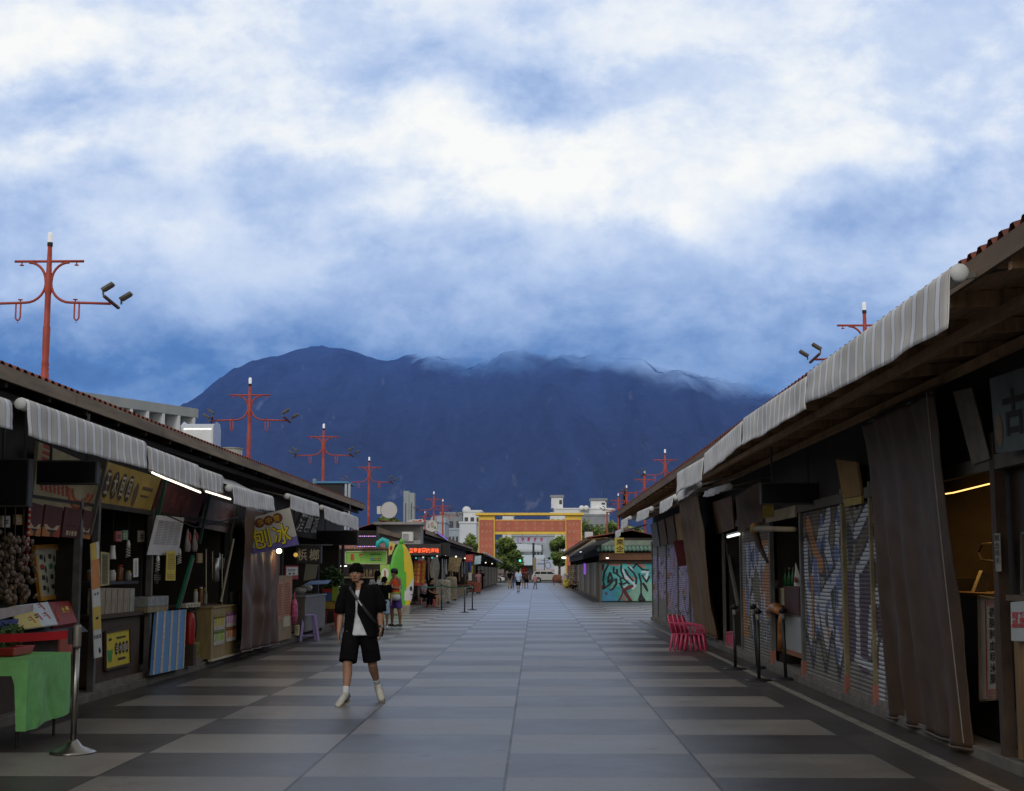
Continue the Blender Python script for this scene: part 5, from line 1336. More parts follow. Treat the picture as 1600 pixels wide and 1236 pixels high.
qq = [q[1], q[0], q[3], q[2]]
text(mb, qq, '古早味', (.12, .2, .95, .8), lift=.006, bold=.03); part(mb, 'lettering', MATS['ink'], r_)
mb = MB(); blob(mb, qq, .07, .3, .045, .22, .005); part(mb, 'face_picture', M('pic_tan', (.18, .12, .07), .7, .3, 20), r_)
q = q_on([(1546, 717), (1519, 726), (1489, 612), (1517, 606)], (3.72, 0, 2.9), RN)
board('hanging_strip', 'narrow grey vertical strip hanging left of the teal sign', 'sign', q, M('strip_grey', (.13, .12, .1), .8, .3), .01)
screen('long black message board hung across under the right eave', [(1189, 788), (1284, 788), (1284, 753), (1189, 754)], 19.6)
root = thing('cable_box', 'junction box with loose cables beside the right message board', 'cable box', atY(1290, 770, 20.2))
q = q_Y([(1286, 786), (1302, 787), (1300, 738), (1286, 740)], 20.2); mb = MB(); mb.slab(q, .1); part(mb, 'box', MATS['sign_brown'], root)
mb = MB()
for k in range(4):
    a = atY(1287 + 3 * k, 742, 20.05); b = atY(1300 - 2 * k, 784, 20.05); mb.loft([a, a.lerp(b, .4) + V((.1 * (k - 1.5), 0, -.05)), b], .012, 5)
part(mb, 'cable', MATS['ink'], root)
q = q_Y([(1192, 809), (1209, 808), (1209, 784), (1192, 785)], 22.5)
board('small_sign', 'small ochre notice peeking out below the right message board', 'notice', q, MATS['edge_yellow'], .02)
# rolled brown cloth on a pole over the recess
a, b = atX(1180, 826, 3.55), atX(1241, 827, 3.55)
root = thing('rolled_blind', 'rolled brown blind sticking out over the recess', 'blind', (a + b) / 2)
mb = MB(); mb.loft([a, b], [.05, .035], 10); part(mb, 'roll', MATS['cream_wood'], root, True)
mb = MB(); mb.ell(a, (.09, .1, .1), 8, 6); part(mb, 'bundle', M('bundle_tan', (.3, .17, .06), .8, .3), root, True)
mb = MB(); mb.loft([a + V((0, 0, -.05)), atX(1186, 852, 3.6), atX(1199, 878, 3.65)], [.06, .05, .025], 8); part(mb, 'loose_cloth', MATS['brown_dark'], root, True)
# recess goods
Yr0, Yr1 = 20.95, 23.4
root = thing('storage_box', 'pale printed storage box stacked in the recess under the white cup', 'box', (4.3, 22.9, 1.05))
q = q_X([(1224, 946), (1203, 943), (1203, 918), (1224, 919)], 4.0)
mb = MB(); mb.box((4.0, q[0].y, q[0].z), (4.4, q[1].y, q[3].z)); part(mb, 'body', M('box_cream2', (.34, .31, .2), .7, .2), root, bevel=.006)
mb = MB(); lines(mb, q, (.1, .1, .9, .9), 6, fill=.5, seed=41, cols=3, lift=.006); part(mb, 'small_print', M('print_olive', (.12, .12, .06)), root)
q = q_X([(1249, 962), (1224, 959), (1224, 916), (1249, 917)], 4.02)
mb = MB(); mb.box((4.02, q[0].y, q[0].z), (4.5, q[1].y, q[3].z)); single(mb, 'red_brown_crate', M('crate_brown', (.06, .022, .018), .7, .3), 'dark red brown crate carrying the green bottles in the recess', 'crate', bevel=.01)
q = q_X([(1250, 1022), (1226, 1015), (1226, 962), (1250, 965)], 4.05)
root = thing('white_freezer', 'white chest freezer standing on an orange plank in the recess', 'freezer', (4.35, 21.6, .2))
mb = MB(); mb.box((4.05, q[0].y - .1, q[0].z), (4.65, q[1].y, q[3].z)); part(mb, 'body', M('freezer_white', (.32, .34, .34), .45, .1), root, bevel=.02)
mb = MB(); mb.box((4.04, q[0].y - .1, q[3].z + .003), (4.66, q[1].y, q[3].z + .06)); part(mb, 'lid', M('freezer_lid', (.22, .22, .2), .5, .1), root, bevel=.015)
mb = MB(); mb.box((3.98, 20.95, .30), (4.7, 23.3, .35)); part(mb, 'plank', M('plank_orange', (.25, .10, .03), .6, .3), root)
mb = MB()
for yy in (21.2, 22.2, 23.1): mb.loft([(4.3, yy, .1), (4.3, yy, .3)], .06, 8)
part(mb, 'foot', MATS['ink'], root)
q = q_X([(1216, 1018), (1191, 1010), (1191, 965), (1216, 966)], 3.95)
root = thing('grey_cabinet', 'beige grey cabinet with a chalkboard on its side in the recess', 'cabinet', (4.1, 23, .3))
mb = MB(); mb.box((3.95, q[0].y, q[0].z), (4.35, q[1].y, q[3].z)); part(mb, 'body', M('cab_grey', (.19, .18, .145), .6, .2), root, bevel=.012)
qb = q_X([(1202, 1008), (1192, 1004), (1192, 969), (1202, 970)], 3.945)
mb = MB(); mb.slab(qb, .012); part(mb, 'chalkboard', M('chalkboard', (.04, .042, .04), .8, .2), root)
mb = MB(); text(mb, [qb[1], qb[0], qb[3], qb[2]], '手工茶', (.1, .2, .9, .85), vertical=True, bold=.02, lift=.006); part(mb, 'chalk_lettering', MATS['white_paper'], root)
a = atX(1201, 955, 3.86); b = atX(1222, 957, 3.86); c = atX(1219, 1016, 3.86)
root = thing('orange_hose_bundle', 'bundled orange tarpaulin draped down beside the freezer', 'tarpaulin', (3.86, c.y, c.z))
mb = MB(); mb.loft([a, a.lerp(b, .5) + V((0, 0, .07)), b], [(.06, .05), (.10, .08), (.07, .06)], 8); part(mb, 'bundle', M('tarp_orange', (.30, .115, .03), .45, .5, 9), root, True)
mb = MB(); mb.loft([b, b.lerp(c, .3) + V((-.02, 0, 0)), b.lerp(c, .7), c], [.045, .04, .05, .035], 8); part(mb, 'tail', MATS['tarp_orange'], root, True)
p = atX(1209, 905, 4.05); 
root = thing('black_white_pot', 'black and white round kettle on the recess boxes', 'kettle', p)
mb = MB(); mb.lathe([(.07, -.12), (.12, -.05), (.11, .06), (.05, .12), (.0, .14)], p, 12); part(mb, 'body', MATS['black_gloss'], root, True)
mb = MB(); mb.ell(p + V((-.07, -.04, .04)), (.06, .06, .06), 8, 6); part(mb, 'knob', MATS['white_plastic'], root, True)
p = atX(1213, 914, 4.0); root = thing('white_cup', 'white paper cup in front of the kettle', 'cup', p)
mb = MB(); mb.lathe([(.06, -.05), (.072, .08)], p, 12); part(mb, 'cup', MATS['white_plastic'], root, True)
mb = MB(); mb.lathe([(.077, .08), (.077, .09)], p, 12); part(mb, 'rim', MATS['white_plastic'], root, True)
for k, (px, lab) in enumerate(((1228, 'first green bottle on the red brown crate'), (1234, 'green bottle with an orange cap on the crate'), (1240, 'last green bottle on the crate, beside the white flag'))):
    p = atX(px, 916, 4.1); root = thing('green_bottle', lab, 'bottle', p, 'green bottles on the crate')
    mb = MB(); mb.lathe([(.035, 0), (.037, .15), (.014, .22), (.014, .27)], p, 10); part(mb, 'bottle', M('bottle_green', (.02, .12, .04), .2, .2), root, True)
    mb = MB(); mb.lathe([(.017, .272), (.017, .30)], p, 8); part(mb, 'cap', MATS['orange'] if k == 1 else MATS['green_frame'], root)
p = atX(1243, 900, 4.1); root = thing('paper_flag', 'folded white paper cone standing behind the green bottles', 'paper', p)
mb = MB(); mb.face([p + V((0, .16, -.16)), p + V((0, -.06, -.16)), p + V((.0, -.02, .22))]); mb.face([p + V((0, -.06, -.16)), p + V((.1, -.1, -.16)), p + V((.0, -.02, .22))]); part(mb, 'paper', MATS['white_paper'], root)
mb = MB(); mb.ell(p + V((-.02, -.1, -.06)), (.02, .05, .05), 8, 6); part(mb, 'red_spot', MATS['red_paint'], root, True)
mb = MB(); a, b = atX(1205, 915, 4.2), atX(1208, 876, 4.2); mb.bar(a, b, .07, .05); single(mb, 'cardboard_roll', MATS['cream_wood'], 'tan cardboard strip standing in the recess left of the kettle', 'cardboard')
# doorway stall with red panel and slanting board
q = q_X([(1156, 905), (1141, 905), (1139, 838), (1156, 836)], 4.3)
board('red_banner', 'dark red and yellow banner inside the narrow right doorway', 'banner', q, M('banner_dark', (.14, .012, .014), .7, .3), .01)
q = q_X([(1156, 898), (1147, 898), (1147, 887), (1156, 887)], 4.28)
board('yellow_card', 'yellow card across the dark red doorway banner', 'card', q, MATS['yellow'], .01)
a, b = atX(1133, 842, 4.0), atX(1154, 950, 3.95)
mb = MB(); mb.bar(a, b, .16, .04, up=(1, 0, 0)); single(mb, 'leaning_plank', M('plank_grey', (.10, .095, .08), .8, .3), 'grey plank leaning across the narrow right doorway', 'plank')
a, b = atX(1137, 839, 3.8), atX(1155, 834.5, 3.8); root = thing('tube_light', 'single white lit tube over the narrow right doorway', 'tube light', (a + b) / 2)
mb = MB(); mb.loft([a, b], .022, 8); part(mb, 'tube', E('tube_cool', (.95, 1, .95), 1.6), root)
mb = MB(); mb.bar(a + V((0, 0, .04)), b + V((0, 0, .04)), .05, .03); part(mb, 'batten', MATS['white_plastic'], root)
q = q_X([(1147, 1013), (1136, 1010), (1137, 988), (1147, 987)], 3.86)
board('pink_notice', 'small bright pink square notice low on the doorway', 'notice', q, M('notice_pink', (.45, .02, .10), .5, .1), .03, M('notice_edge', (.5, .15, .2)), .02)
mb = MB(); mb.box((4.35, 26.95, .1), (4.39, 29.4, 2.4)); single(mb, 'door_panel', M('door_dark', (.045, .038, .036), .7, .3), 'dark flush door panel at the back of the narrow right doorway', 'door')
# dark red hanging banner
q = [atX(1060, 885, 3.3), atX(1093, 880, 3.3), atX(1093, 842, 3.25), atX(1052, 845, 3.25)]
q = q_Y([(1060, 885), (1091, 881), (1091, 842), (1052, 845)], 33.9)
board('red_hanging_banner', 'dark red square banner hanging before the checked shutter', 'banner', q, M('banner_wine', (.09, .008, .012), .7, .3), .008)
# yellow hanging sign with two characters
q = q_Y([(961, 864.5), (975.5, 864.5), (976, 840), (962, 840)], 46.0)
root = thing('hanging_sign', 'yellow box sign with two black characters hung at the far end of the right row', 'sign', cen(q))
mb = MB(); mb.box((q[0].x, 46, q[0].z), (q[1].x, 46.2, q[3].z)); part(mb, 'box', M('sign_lemon', (.52, .42, .08), .6, .12), root, bevel=.008)
mb = MB(); text(mb, q, '來企', (.1, .05, .9, .95), vertical=True, bold=.02, lift=.006); part(mb, 'lettering', MATS['ink'], root)
mb = MB(); mb.bar((cen(q).x, 46.1, q[3].z), (cen(q).x, 46.1, 3.5), .03, .03); part(mb, 'hanger', MATS['ink'], root)
# --- nearest right stall: lit interior, dark counter, white box sign, plank front
root = thing('lit_back_panel', 'ochre panel lit inside the nearest right stall', 'panel', (4.9, 12.9, 1.0))
q = q_X([(1549, 926), (1480, 926), (1480, 762), (1549, 752)], 4.9)
mb = MB(); mb.slab(q, .03); part(mb, 'panel', M('ochre_wall', (.50, .27, .035), .7, .3, 2), root)
mb = MB(); mb.bar(q[1].lerp(q[2], .94), q[0].lerp(q[1], .38), .26, .05, up=(1, 0, 0)); part(mb, 'dark_brace', MATS['brown_dark'], root)
a, b = atX(1468, 773, 4.1), atX(1546, 756, 4.1); root = thing('rope_light', 'thin glowing warm light strip across the nearest right stall', 'light strip', (a + b) / 2)
mb = MB(); mb.loft([a, a.lerp(b, .3) + V((0, 0, -.01)), b], .007, 6); part(mb, 'strip', E('rope_glow', (1, .55, .16), 2.2), root)
mb = MB(); mb.ell(a + V((0, .03, -.03)), (.03, .05, .05), 8, 6); part(mb, 'knot', M('knot', (.3, .2, .05)), root, True)
ll = bpy.data.lights.new('strip_light', 'AREA'); ll.shape = 'RECTANGLE'; ll.size = .7; ll.size_y = .03; ll.energy = 15; ll.color = (1, .50, .12)
lo = bpy.data.objects.new('strip_light', ll); col.objects.link(lo); lo.location = (a + b) / 2 + V((.08, 0, -.03)); lo.rotation_euler = (0, rad(-50), 0)
p = atX(1492, 795, 4.5); mb = MB(); mb.box((p.x, p.y - .16, p.z - .07), (p.x + .12, p.y + .16, p.z + .07)); single(mb, 'shade_box', M('shade_yellow', (.35, .22, .05)), 'yellow lamp box with a red top inside the nearest right stall', 'lamp box', bevel=.01)
mb = MB(); mb.box((p.x - .01, p.y - .13, p.z + .075), (p.x + .12, p.y + .16, p.z + .18)); single(mb, 'red_tin', M('tin_red', (.2, .01, .012)), 'dark red tin on the yellow lamp box', 'tin', bevel=.01)
p = atX(1482, 833, 4.5); mb = MB(); mb.ell(p, (.05, .09, .17), 10, 8); single(mb, 'red_lantern', M('lantern_red', (.16, .012, .01)), 'dark red oval lantern hanging left in the nearest right stall', 'lantern', smooth=True)
p = atX(1494, 917, 4.3); mb = MB(); mb.box((p.x - .1, p.y - .16, p.z - .08), (p.x + .2, p.y + .16, p.z + .1)); single(mb, 'black_tin_box', MATS['black'], 'black box on the counter of the nearest right stall', 'box', bevel=.01)
mb = MB(); mb.loft([atX(1556, 848, 4.4), atX(1535, 850, 4.4), atX(1529, 862, 4.4), atX(1534, 875, 4.4), atX(1556, 877, 4.4)], .012, 6); single(mb, 'wire_hook', MATS['ink'], 'bent dark wire hook on the ochre panel', 'hook')
a, b = atX(1527, 930, 4.2), atX(1540, 896, 4.3); mb = MB(); mb.bar(a, b, .05, .12); single(mb, 'steel_scoop', M('scoop', (.16, .16, .13), .4, .2), 'grey metal scoop leaning on the nearest right counter', 'scoop')
root = thing('stall_counter', 'black stall counter with a standing red and white menu board, nearest right stall', 'counter', (4.2, 12.8, .1))
mb = MB(); mb.box((4.05, 11.9, .12), (4.6, 14.4, 1.36)); part(mb, 'body', MATS['black'], root)
mb = MB(); mb.box((4.0, 11.85, 1.363), (4.65, 14.45, 1.40)); part(mb, 'top', M('counter_brown', (.09, .055, .03), .6, .3), root)
q = q_X([(1561, 1092), (1534, 1095), (1531, 932), (1558, 936)], 3.95)
r_ = board('menu_stand', 'tall white menu board with dark column lettering and red corner marks', 'menu board', q, M('menu_grey', (.32, .30, .27), .7, .2), .02, M('menu_frame', (.12, .09, .06)), .02)
qf = [q[1], q[0], q[3], q[2]]
mb = MB(); text(mb, qf, '香腸豬血糕米腸', (.55, .15, 1.0, .92), vertical=True, bold=.01, lift=.008); part(mb, 'lettering', MATS['ink'], r_)
mb = MB()
for z0, z1 in ((.02, .1), (.92, .99)): text(mb, qf, '回', (.45, z0, .9, z1), lift=.009)
patch(mb, qf, .33, .03, .38, .97, .006); part(mb, 'red_mark', MATS['red_paint'], r_)
postpart(rowR, 3.86, 11.93, .09, .12, .1, 2.75, MATS['brown_dark'])
q = q_X([(1564, 893), (1556, 893), (1553, 834), (1562, 833)], 3.80)
r_ = board('post_sticker', 'column of small white stickers on the post by the nearest right stall', 'sticker', q, M('sticker_grey', (.24, .23, .2), .7, .3), .006)
mb = MB(); text(mb, [q[1], q[0], q[3], q[2]], '豬血糕米', (.1, .2, .9, .98), vertical=True, lift=.004); part(mb, 'lettering', MATS['ink'], r_)
root = thing('plank_front', 'brown plank counter front at the right edge', 'counter', (4.0, 10.9, .1))
for k in range(12):
    y = 9.6 + k * .17; mb = MB(); mb.box((3.84, y, .12), (3.88, y + .164, 1.36)); part(mb, 'plank', M('plank_honey', (.17, .095, .03), .6, .45, 2.5, stretch=(1, 1.5, .35)), root)
mb = MB(); mb.box((3.80, 9.6, 1.364), (4.4, 11.66, 1.41)); part(mb, 'top', MATS['counter_brown'], root)
q = q_X([(1640, 1004), (1580, 1001), (1579, 941), (1640, 936)], 3.78)
r_ = board('box_sign', 'small white box sign with red writing on the plank front', 'sign', q, M('box_white', (.36, .39, .38), .6, .06), .05, pn='box')
qf = [q[1], q[0], q[3], q[2]]
mb = MB(); text(mb, qf, '可品', (.04, .33, .22, .74), vertical=True, bold=.03, lift=.006, gap=.06); text(mb, qf, '雞塩酥', (.24, .33, .42, .74), vertical=True, bold=.02, lift=.006, gap=.06); text(mb, qf, '排', (.46, .33, .7, .74), bold=.02, lift=.006); part(mb, 'lettering', M('letter_red', (.42, .015, .02)), r_)
root = thing('shut_window', 'dark framed window behind the white box sign', 'window', (3.95, 11, 1.5))
q = q_X([(1640, 935), (1560, 930), (1560, 715), (1640, 690)], 3.96); mb = MB(); mb.slab(q, .03); part(mb, 'panel', M('win_dark', (.03, .02, .015), .5, .2), root)
q = q_X([(1650, 930), (1597, 928), (1597, 833), (1650, 830)], 3.92); mb = MB(); n_ = nrm(q)
for a, b in ((0, 1), (1, 2), (2, 3)): mb.bar(q[a], q[b], .02, .02)
part(mb, 'frame', MATS['frame_grey'], root)
# stacked pink chairs
def chair(label):
    root = thing('plastic_chair', label, 'chair', (0, 0, 0), 'nested red plastic armchairs')
    C = M('chair_pink', (.52, .07, .15), .4, .15, 4)
    mb = MB(); mb.grid(lambda u, v: (-.2 + .4 * u, -.2 + .4 * v, .40 - .025 * math.sin(u * math.pi) * math.sin(v * math.pi)), 8, 8); o = part(mb, 'seat', C, root, True); o.modifiers.new('t', 'SOLIDIFY').thickness = .012
    for sx in (-1, 1):
        for sy in (-1, 1):
            mb = MB(); mb.loft([(sx * .25, sy * .24, 0), (sx * .215, sy * .21, .22), (sx * .19, sy * .19, .40)], [(.022, .03), (.025, .035), (.03, .04)], 6); part(mb, 'leg', C, root, True)
    mb = MB()
    for k in range(5): mb.loft([(-.2 + .0 * k, -.16 + .08 * k, .40), (-.26, -.17 + .085 * k, .62), (-.29, -.15 + .075 * k, .78)], [(.012, .022)] * 3, 6)
    mb.loft([(-.2, -.22, .42), (-.27, -.22, .7), (-.30, -.16, .80), (-.315, 0, .83), (-.30, .16, .80), (-.27, .22, .7), (-.2, .22, .42)], .02, 6); part(mb, 'backrest', C, root, True)
    for sy in (-1, 1):
        mb = MB(); mb.loft([(-.27, sy * .23, .66), (-.05, sy * .26, .62), (.14, sy * .26, .58), (.2, sy * .24, .5), (.2, sy * .22, .40)], [(.024, .014)] * 5, 6); part(mb, 'armrest', C, root, True)
    return root
base = atG(1087, 1017)
c0 = chair('front red plastic armchair of the nested row, nearest the bulging curtain')
c0.scale = (.86,) * 3; c0.location = base; c0.rotation_euler = (0, 0, rad(-12))
for k, lab in enumerate(('second red armchair of the nested row, slipped behind the front one', 'third red armchair of the nested row', 'rearmost red armchair of the nested row, farthest left')):
    o = copy_tree(c0, base + V((-.085 * (k + 1), .045 * (k + 1), .0)), rad(-12 - 2 * k), label=lab)
# black barrier posts
def stanchion(label, loc, tilt=0, group='black barrier posts on the right'):
    root = thing('barrier_post', label, 'barrier post', loc, group)
    mb = MB(); b = V(loc); mb.lathe([(.2, 0), (.2, .012), (.17, .024), (.05, .04)], b, 24); part(mb, 'base', MATS['black'], root, True)
    mb = MB(); mb.lathe([(.026, .03), (.026, .88)], b, 12); part(mb, 'pole', M('post_black', (.012, .012, .014), .5, .2), root, True)
    mb = MB(); mb.lathe([(.03, .882), (.032, .89), (.032, .97)], b, 12); part(mb, 'collar', M('collar_grey', (.12, .11, .1), .4, .2), root, True)
    mb = MB(); mb.lathe([(.036, .972), (.036, 1.03), (.028, 1.05)], b, 12); mb.box((b.x - .055, b.y - .022, .98), (b.x + .055, b.y + .022, 1.03)); part(mb, 'belt_head', MATS['black'], root, True)
    root.rotation_euler = (0, tilt, 0)
    return root
for px, py, t, lab in ((1149, 1046, 0, 'black barrier post before the narrow doorway with the pink notice'), (1184, 1044, rad(-3), 'black barrier post tilting slightly, behind the nearest one'), (1186, 1064, 0, 'black barrier post standing farthest out on the pavement, right row'), (1228, 1062, rad(-1.5), 'black barrier post in front of the white freezer')):
    stanchion(lab, atG(px, py), t)
# litter and a coiled appliance under the nearest stall
root = thing('floor_fan', 'dark round appliance lying on the floor behind the largest curtain', 'appliance', (4.2, 11.9, .1))
mb = MB(); mb.loft([(3.98, 12.0, .3), (4.2, 12.0, .3)], .17, 16, side=(0, 1, 0)); part(mb, 'drum', M('drum_dark', (.03, .028, .026), .5, .2), root)
mb = MB(); mb.loft([(3.96, 12.0, .3), (3.979, 12.0, .3)], .06, 12, side=(0, 1, 0)); part(mb, 'hub', MATS['black'], root)
# ================================================================== beyond the crossing, left side
def boxpart(root, name, a, b, mat, bevel=0, label=None):
    mb = MB(); mb.box(a, b); return part(mb, name, mat, root, bevel=bevel, label=label)
def sorted_box(q, y0, y1):
    xs = [p.x for p in q]; zs = [p.z for p in q]; return (min(xs), y0, min(zs)), (max(xs), y1, max(zs))
rowL2 = row('market_building', 'second row of stalls on the left beyond the crossing', -1, -5.25, 61.5, 109, -4.72, 3.28, -8.4, 3.75, [70, 80, 90, 100])
rowL3 = row('market_building', 'far low stall row on the left running up to the gateway', -1, -4.7, 116, 178, -4.15, 2.9, -7.4, 3.3, [130, 145, 160])
rowR2 = row('market_building', 'far right stall row with plank shutters beyond the graffiti corner', 1, 3.6, 76.4, 150, 2.78, 3.30, 7.6, 3.75, [90, 105, 120, 135])
M('plank_grey2', (.17, .155, .125), .8, .35, 2, stretch=(3, 3, .4), dirt=.4); M('wall_grey', (.30, .30, .29), .8, .2, 1, dirt=.4); M('tile_green', (.12, .21, .17), .6, .3, 5); M('bldg_white', (.70, .73, .76), .8, .15, .3); M('bldg_grey', (.26, .28, .32), .85, .2, .3)
M('bldg_blue', (.36, .43, .50), .8, .2, .3); M('glass_dark', (.05, .06, .08), .15, .3, 1); M('teal_white', (.42, .55, .6), .7, .1)
# plank shutters along the far rows
for (root, x, ya, yb, s, zt) in ((rowR2, 3.58, 76.6, 149, 1, 2.1), (rowL3, -4.68, 117, 177, -1, 2.0)):
    y = ya; k = 0; rr = random.Random(int(ya))
    while y < yb:
        w = 3.2; mb = MB()
        for i in range(8): mb.box((min(x, x - s * .04), y + i * w / 8 + .02, .12), (max(x, x - s * .04) + .01 * (i % 2), y + (i + 1) * w / 8 - .02, zt))
        part(mb, 'plank_shutter', M(['plank_grey2', 'plank_brown', 'plank_pale'][k % 3], [(.17, .155, .125), (.11, .08, .055), (.22, .21, .18)][k % 3], .8, .35, 2, stretch=(3, 3, .4)), root); y += w + .25; k += 1
# small green food stall at the corner
gs = thing('food_stall', 'small corner food stall with a bright green sign and pink tiled canopy', 'food stall', (-6.9, 57.6, 0))
boxpart(gs, 'back_wall', (-8.6, 59.4, .1), (-5.55, 59.5, 3.0), MATS['dark_wall'])
boxpart(gs, 'counter', (-8.3, 56.3, .1), (-5.9, 57.0, .95), M('counter_mix', (.16, .13, .11), .6, .5, 4))
boxpart(gs, 'counter_top', (-8.35, 56.25, .955), (-5.85, 57.05, 1.0), MATS['steel'])
boxpart(gs, 'shelf', (-8.2, 58.9, 1.3), (-5.8, 59.38, 1.36), MATS['cream_wood'])
mb = MB()
for k in range(24):
    x = -8.1 + k * .105; mb.loft([(x, 55.75, 2.47), (x, 56.5, 2.66)], .06, 6)
part(mb, 'tiled_canopy', M('tile_pink', (.34, .17, .15), .7, .3, 6), gs, True)
for x in (-8.4, -5.65): boxpart(gs, 'post', (x - .05, 56.2, .1), (x + .05, 56.3, 2.6), MATS['frame_dark'])
rr = random.Random(2)
mb = MB()
for k in range(16): x = -8.1 + rr.random() * 2.2; z = 1.365; mb.lathe([(.05, z), (.05, z + rr.uniform(.12, .25)), (.02, z + .3)], (x, 59.1, 0), 7)
part(mb, 'jar', M('jar_mix', (.2, .14, .08), .4, .7, 6), gs)
a, b = atY(532, 884.5, 55.9), atY(542, 884.5, 55.9); mb = MB(); mb.loft([a, b], .025, 6); part(mb, 'tube_lamp', E('tube_white', (1, 1, 1), 1.6), gs)
q = q_Y([(540, 880.5), (604, 880.5), (604, 861), (540, 862)], 55.6)
root = thing('stall_sign', 'bright green sign with two red characters on the corner food stall', 'sign', cen(q)); boxpart(root, 'box', *sorted_box(q, 55.6, 55.8), M('sign_green', (.19, .44, .07), .55, .12, 2), .01)
mb = MB(); text(mb, q, '香麥', (.06, .22, .48, .85), bold=.03, lift=.006, gap=.5); part(mb, 'lettering', M('sign_redtext', (.42, .03, .03)), root)
mb = MB(); text(mb, q, 'Sesame', (.62, .68, .93, .85), lift=.006) if False else lines(mb, q, (.6, .68, .93, .85), 1, fill=.8, seed=50); lines(mb, q, (.6, .2, .93, .5), 2, fill=.6, seed=51); part(mb, 'small_print', M('print_green', (.04, .13, .04)), root)
mb = MB(); blob(mb, q, .66, .36, .03, .1, .007); part(mb, 'blue_mark', M('mark_blue', (.08, .2, .4)), root)
mb = MB(); blob(mb, q, .76, .36, .03, .1, .007); part(mb, 'orange_mark', MATS['orange'], root)
mb = MB()
for i, j in ((0, 1), (1, 2), (2, 3), (3, 0)): mb.bar(q[i] + V((0, -.01, 0)), q[j] + V((0, -.01, 0)), .05, .05)
part(mb, 'frame', M('frame_lime', (.36, .42, .22)), root)
q = q_Y([(594, 935), (609, 935), (609, 882), (594, 882)], 55.4)
r_ = board('menu_banner', 'lime green upright banner with a white disc beside the green inflatable board', 'banner', q, M('banner_lime', (.30, .50, .10), .6, .15), .03)
mb = MB(); blob(mb, q, .52, .72, .38, .17, .005, 20); part(mb, 'white_disc', MATS['white_paper'], r_)
mb = MB(); blob(mb, q, .5, .72, .12, .12, .009); part(mb, 'cup_picture', M('pic_rust', (.3, .16, .1), .7, .5, 9), r_)
mb = MB(); text(mb, q, '香麥茶', (.1, .42, .9, .5), lift=.006); part(mb, 'lettering', MATS['sign_redtext'], r_)
mb = MB(); mb.face([bil(q, u, v) + V((0, -.01, 0)) for u, v in ((.1, .4), (.35, .36), (.95, .06), (.6, .05))]); part(mb, 'drink_picture', MATS['orange'], r_)
# led message boards
q = q_Y([(557.5, 855), (591, 855), (591, 836), (557.5, 836)], 54.9)
root = thing('led_board', 'black message board with pink and blue light lines above the green sign', 'display board', cen(q)); boxpart(root, 'housing', *sorted_box(q, 54.95, 55.2), MATS['black'])
for v, nm in ((.9, 0), (.06, 1)):
    for k in range(9):
        mb = MB(); patch(mb, q, .03 + k * .1, v - .03, .1 + k * .1, v + .03, .06); part(mb, 'light_segment', E('led_%d' % (k % 2), [(.35, .3, 1), (1, .35, .55)][k % 2], 1.0), root)
p = atY(598, 850, 55.0); mb = MB(); mb.loft([p + V((-.2, 0, -.13)), p + V((-.19, 0, .05)), p + V((.0, 0, .16)), p + V((.17, 0, .1)), p + V((.2, 0, -.13))], [(.1, .08)] * 5, 8); single(mb, 'turquoise_bag', M('turq', (.02, .42, .42), .5, .2), 'turquoise bag hung beside the small black light board', 'bag', smooth=True)
q = q_Y([(607, 868), (612, 866), (618, 850), (608, 846)], 54.6)
r_ = board('pennant', 'yellow pennant with red marks behind the top of the inflatable board', 'pennant', q, M('penn_yellow', (.55, .44, .12), .7, .1), .006)
mb = MB(); blob(mb, q, .45, .55, .25, .2); part(mb, 'red_mark', MATS['red_paint'], r_)
# grey building with slab roof
gb = thing('flat_roof_stall', 'grey plastered stall with a thin flat grey roof, left beyond the crossing', 'building', (-5.9, 61, 0))
q = q_Y([(588, 849), (657, 849), (657, 820), (588, 820)], 59.8)
boxpart(gb, 'wall', (q[0].x, 59.8, q[0].z), (q[1].x, 61.3, q[2].z), M('wall_palegrey', (.24, .235, .235), .85, .2, 2, dirt=.4))
a = atY(584, 817, 59.4); b = atY(660, 817, 59.4)
boxpart(gb, 'roof', (a.x, 59.2, a.z - .07), (b.x, 61.45, a.z + .03), M('roof_grey', (.28, .27, .26), .7, .2, 2, dirt=.4))
mb = MB(); mb.slab(q_Y([(590, 832), (628, 842), (628, 837), (590, 823)], 59.3), .3); part(mb, 'canopy', M('canopy_brown', (.15, .12, .10), .8, .3, 3), gb)
mb = MB(); mb.slab(q_Y([(600, 851), (657, 850), (657, 844), (600, 846)], 59.2), .35); part(mb, 'lower_canopy', M('canopy_pale', (.34, .33, .33), .7, .3, 3), gb)
q = q_Y([(628, 846), (645, 846), (645, 831), (628, 831)], 59.1)
root = thing('air_conditioner', 'white air conditioner box on the grey stall wall', 'air conditioner', cen(q)); boxpart(root, 'case', *sorted_box(q, 59.1, 59.5), MATS['white_plastic'], .015)
mb = MB(); mb.slab(q_Y([(629.5, 844), (638, 844), (638, 834), (629.5, 834)], 59.06), .03); part(mb, 'grille', M('grille_grey', (.3, .32, .33), .6, .2), root)
q = q_Y([(636, 868), (689, 868), (689, 850), (636, 850)], 58.8)
root = thing('led_board', 'wide dark message board with glowing red characters', 'display board', cen(q)); boxpart(root, 'housing', *sorted_box(q, 58.85, 59.0), MATS['frame_dark'], .01)
mb = MB(); text(mb, q, '溫馨家園的滋味', (.06, .22, .95, .64), bold=.015, lift=.07, gap=.06); part(mb, 'lettering', E('led_red', (1, .12, .03), 1.3), root)
q2 = q_Y([(689.2, 868), (703, 866), (703, 849), (689.2, 850)], 59.6); boxpart(root, 'side_box', *sorted_box(q2, 59.0, 59.6), MATS['black'])
p = atY(655, 872, 58.8); root = thing('string_lights', 'string of small teal and white lamps under the red message board', 'string lights', p)
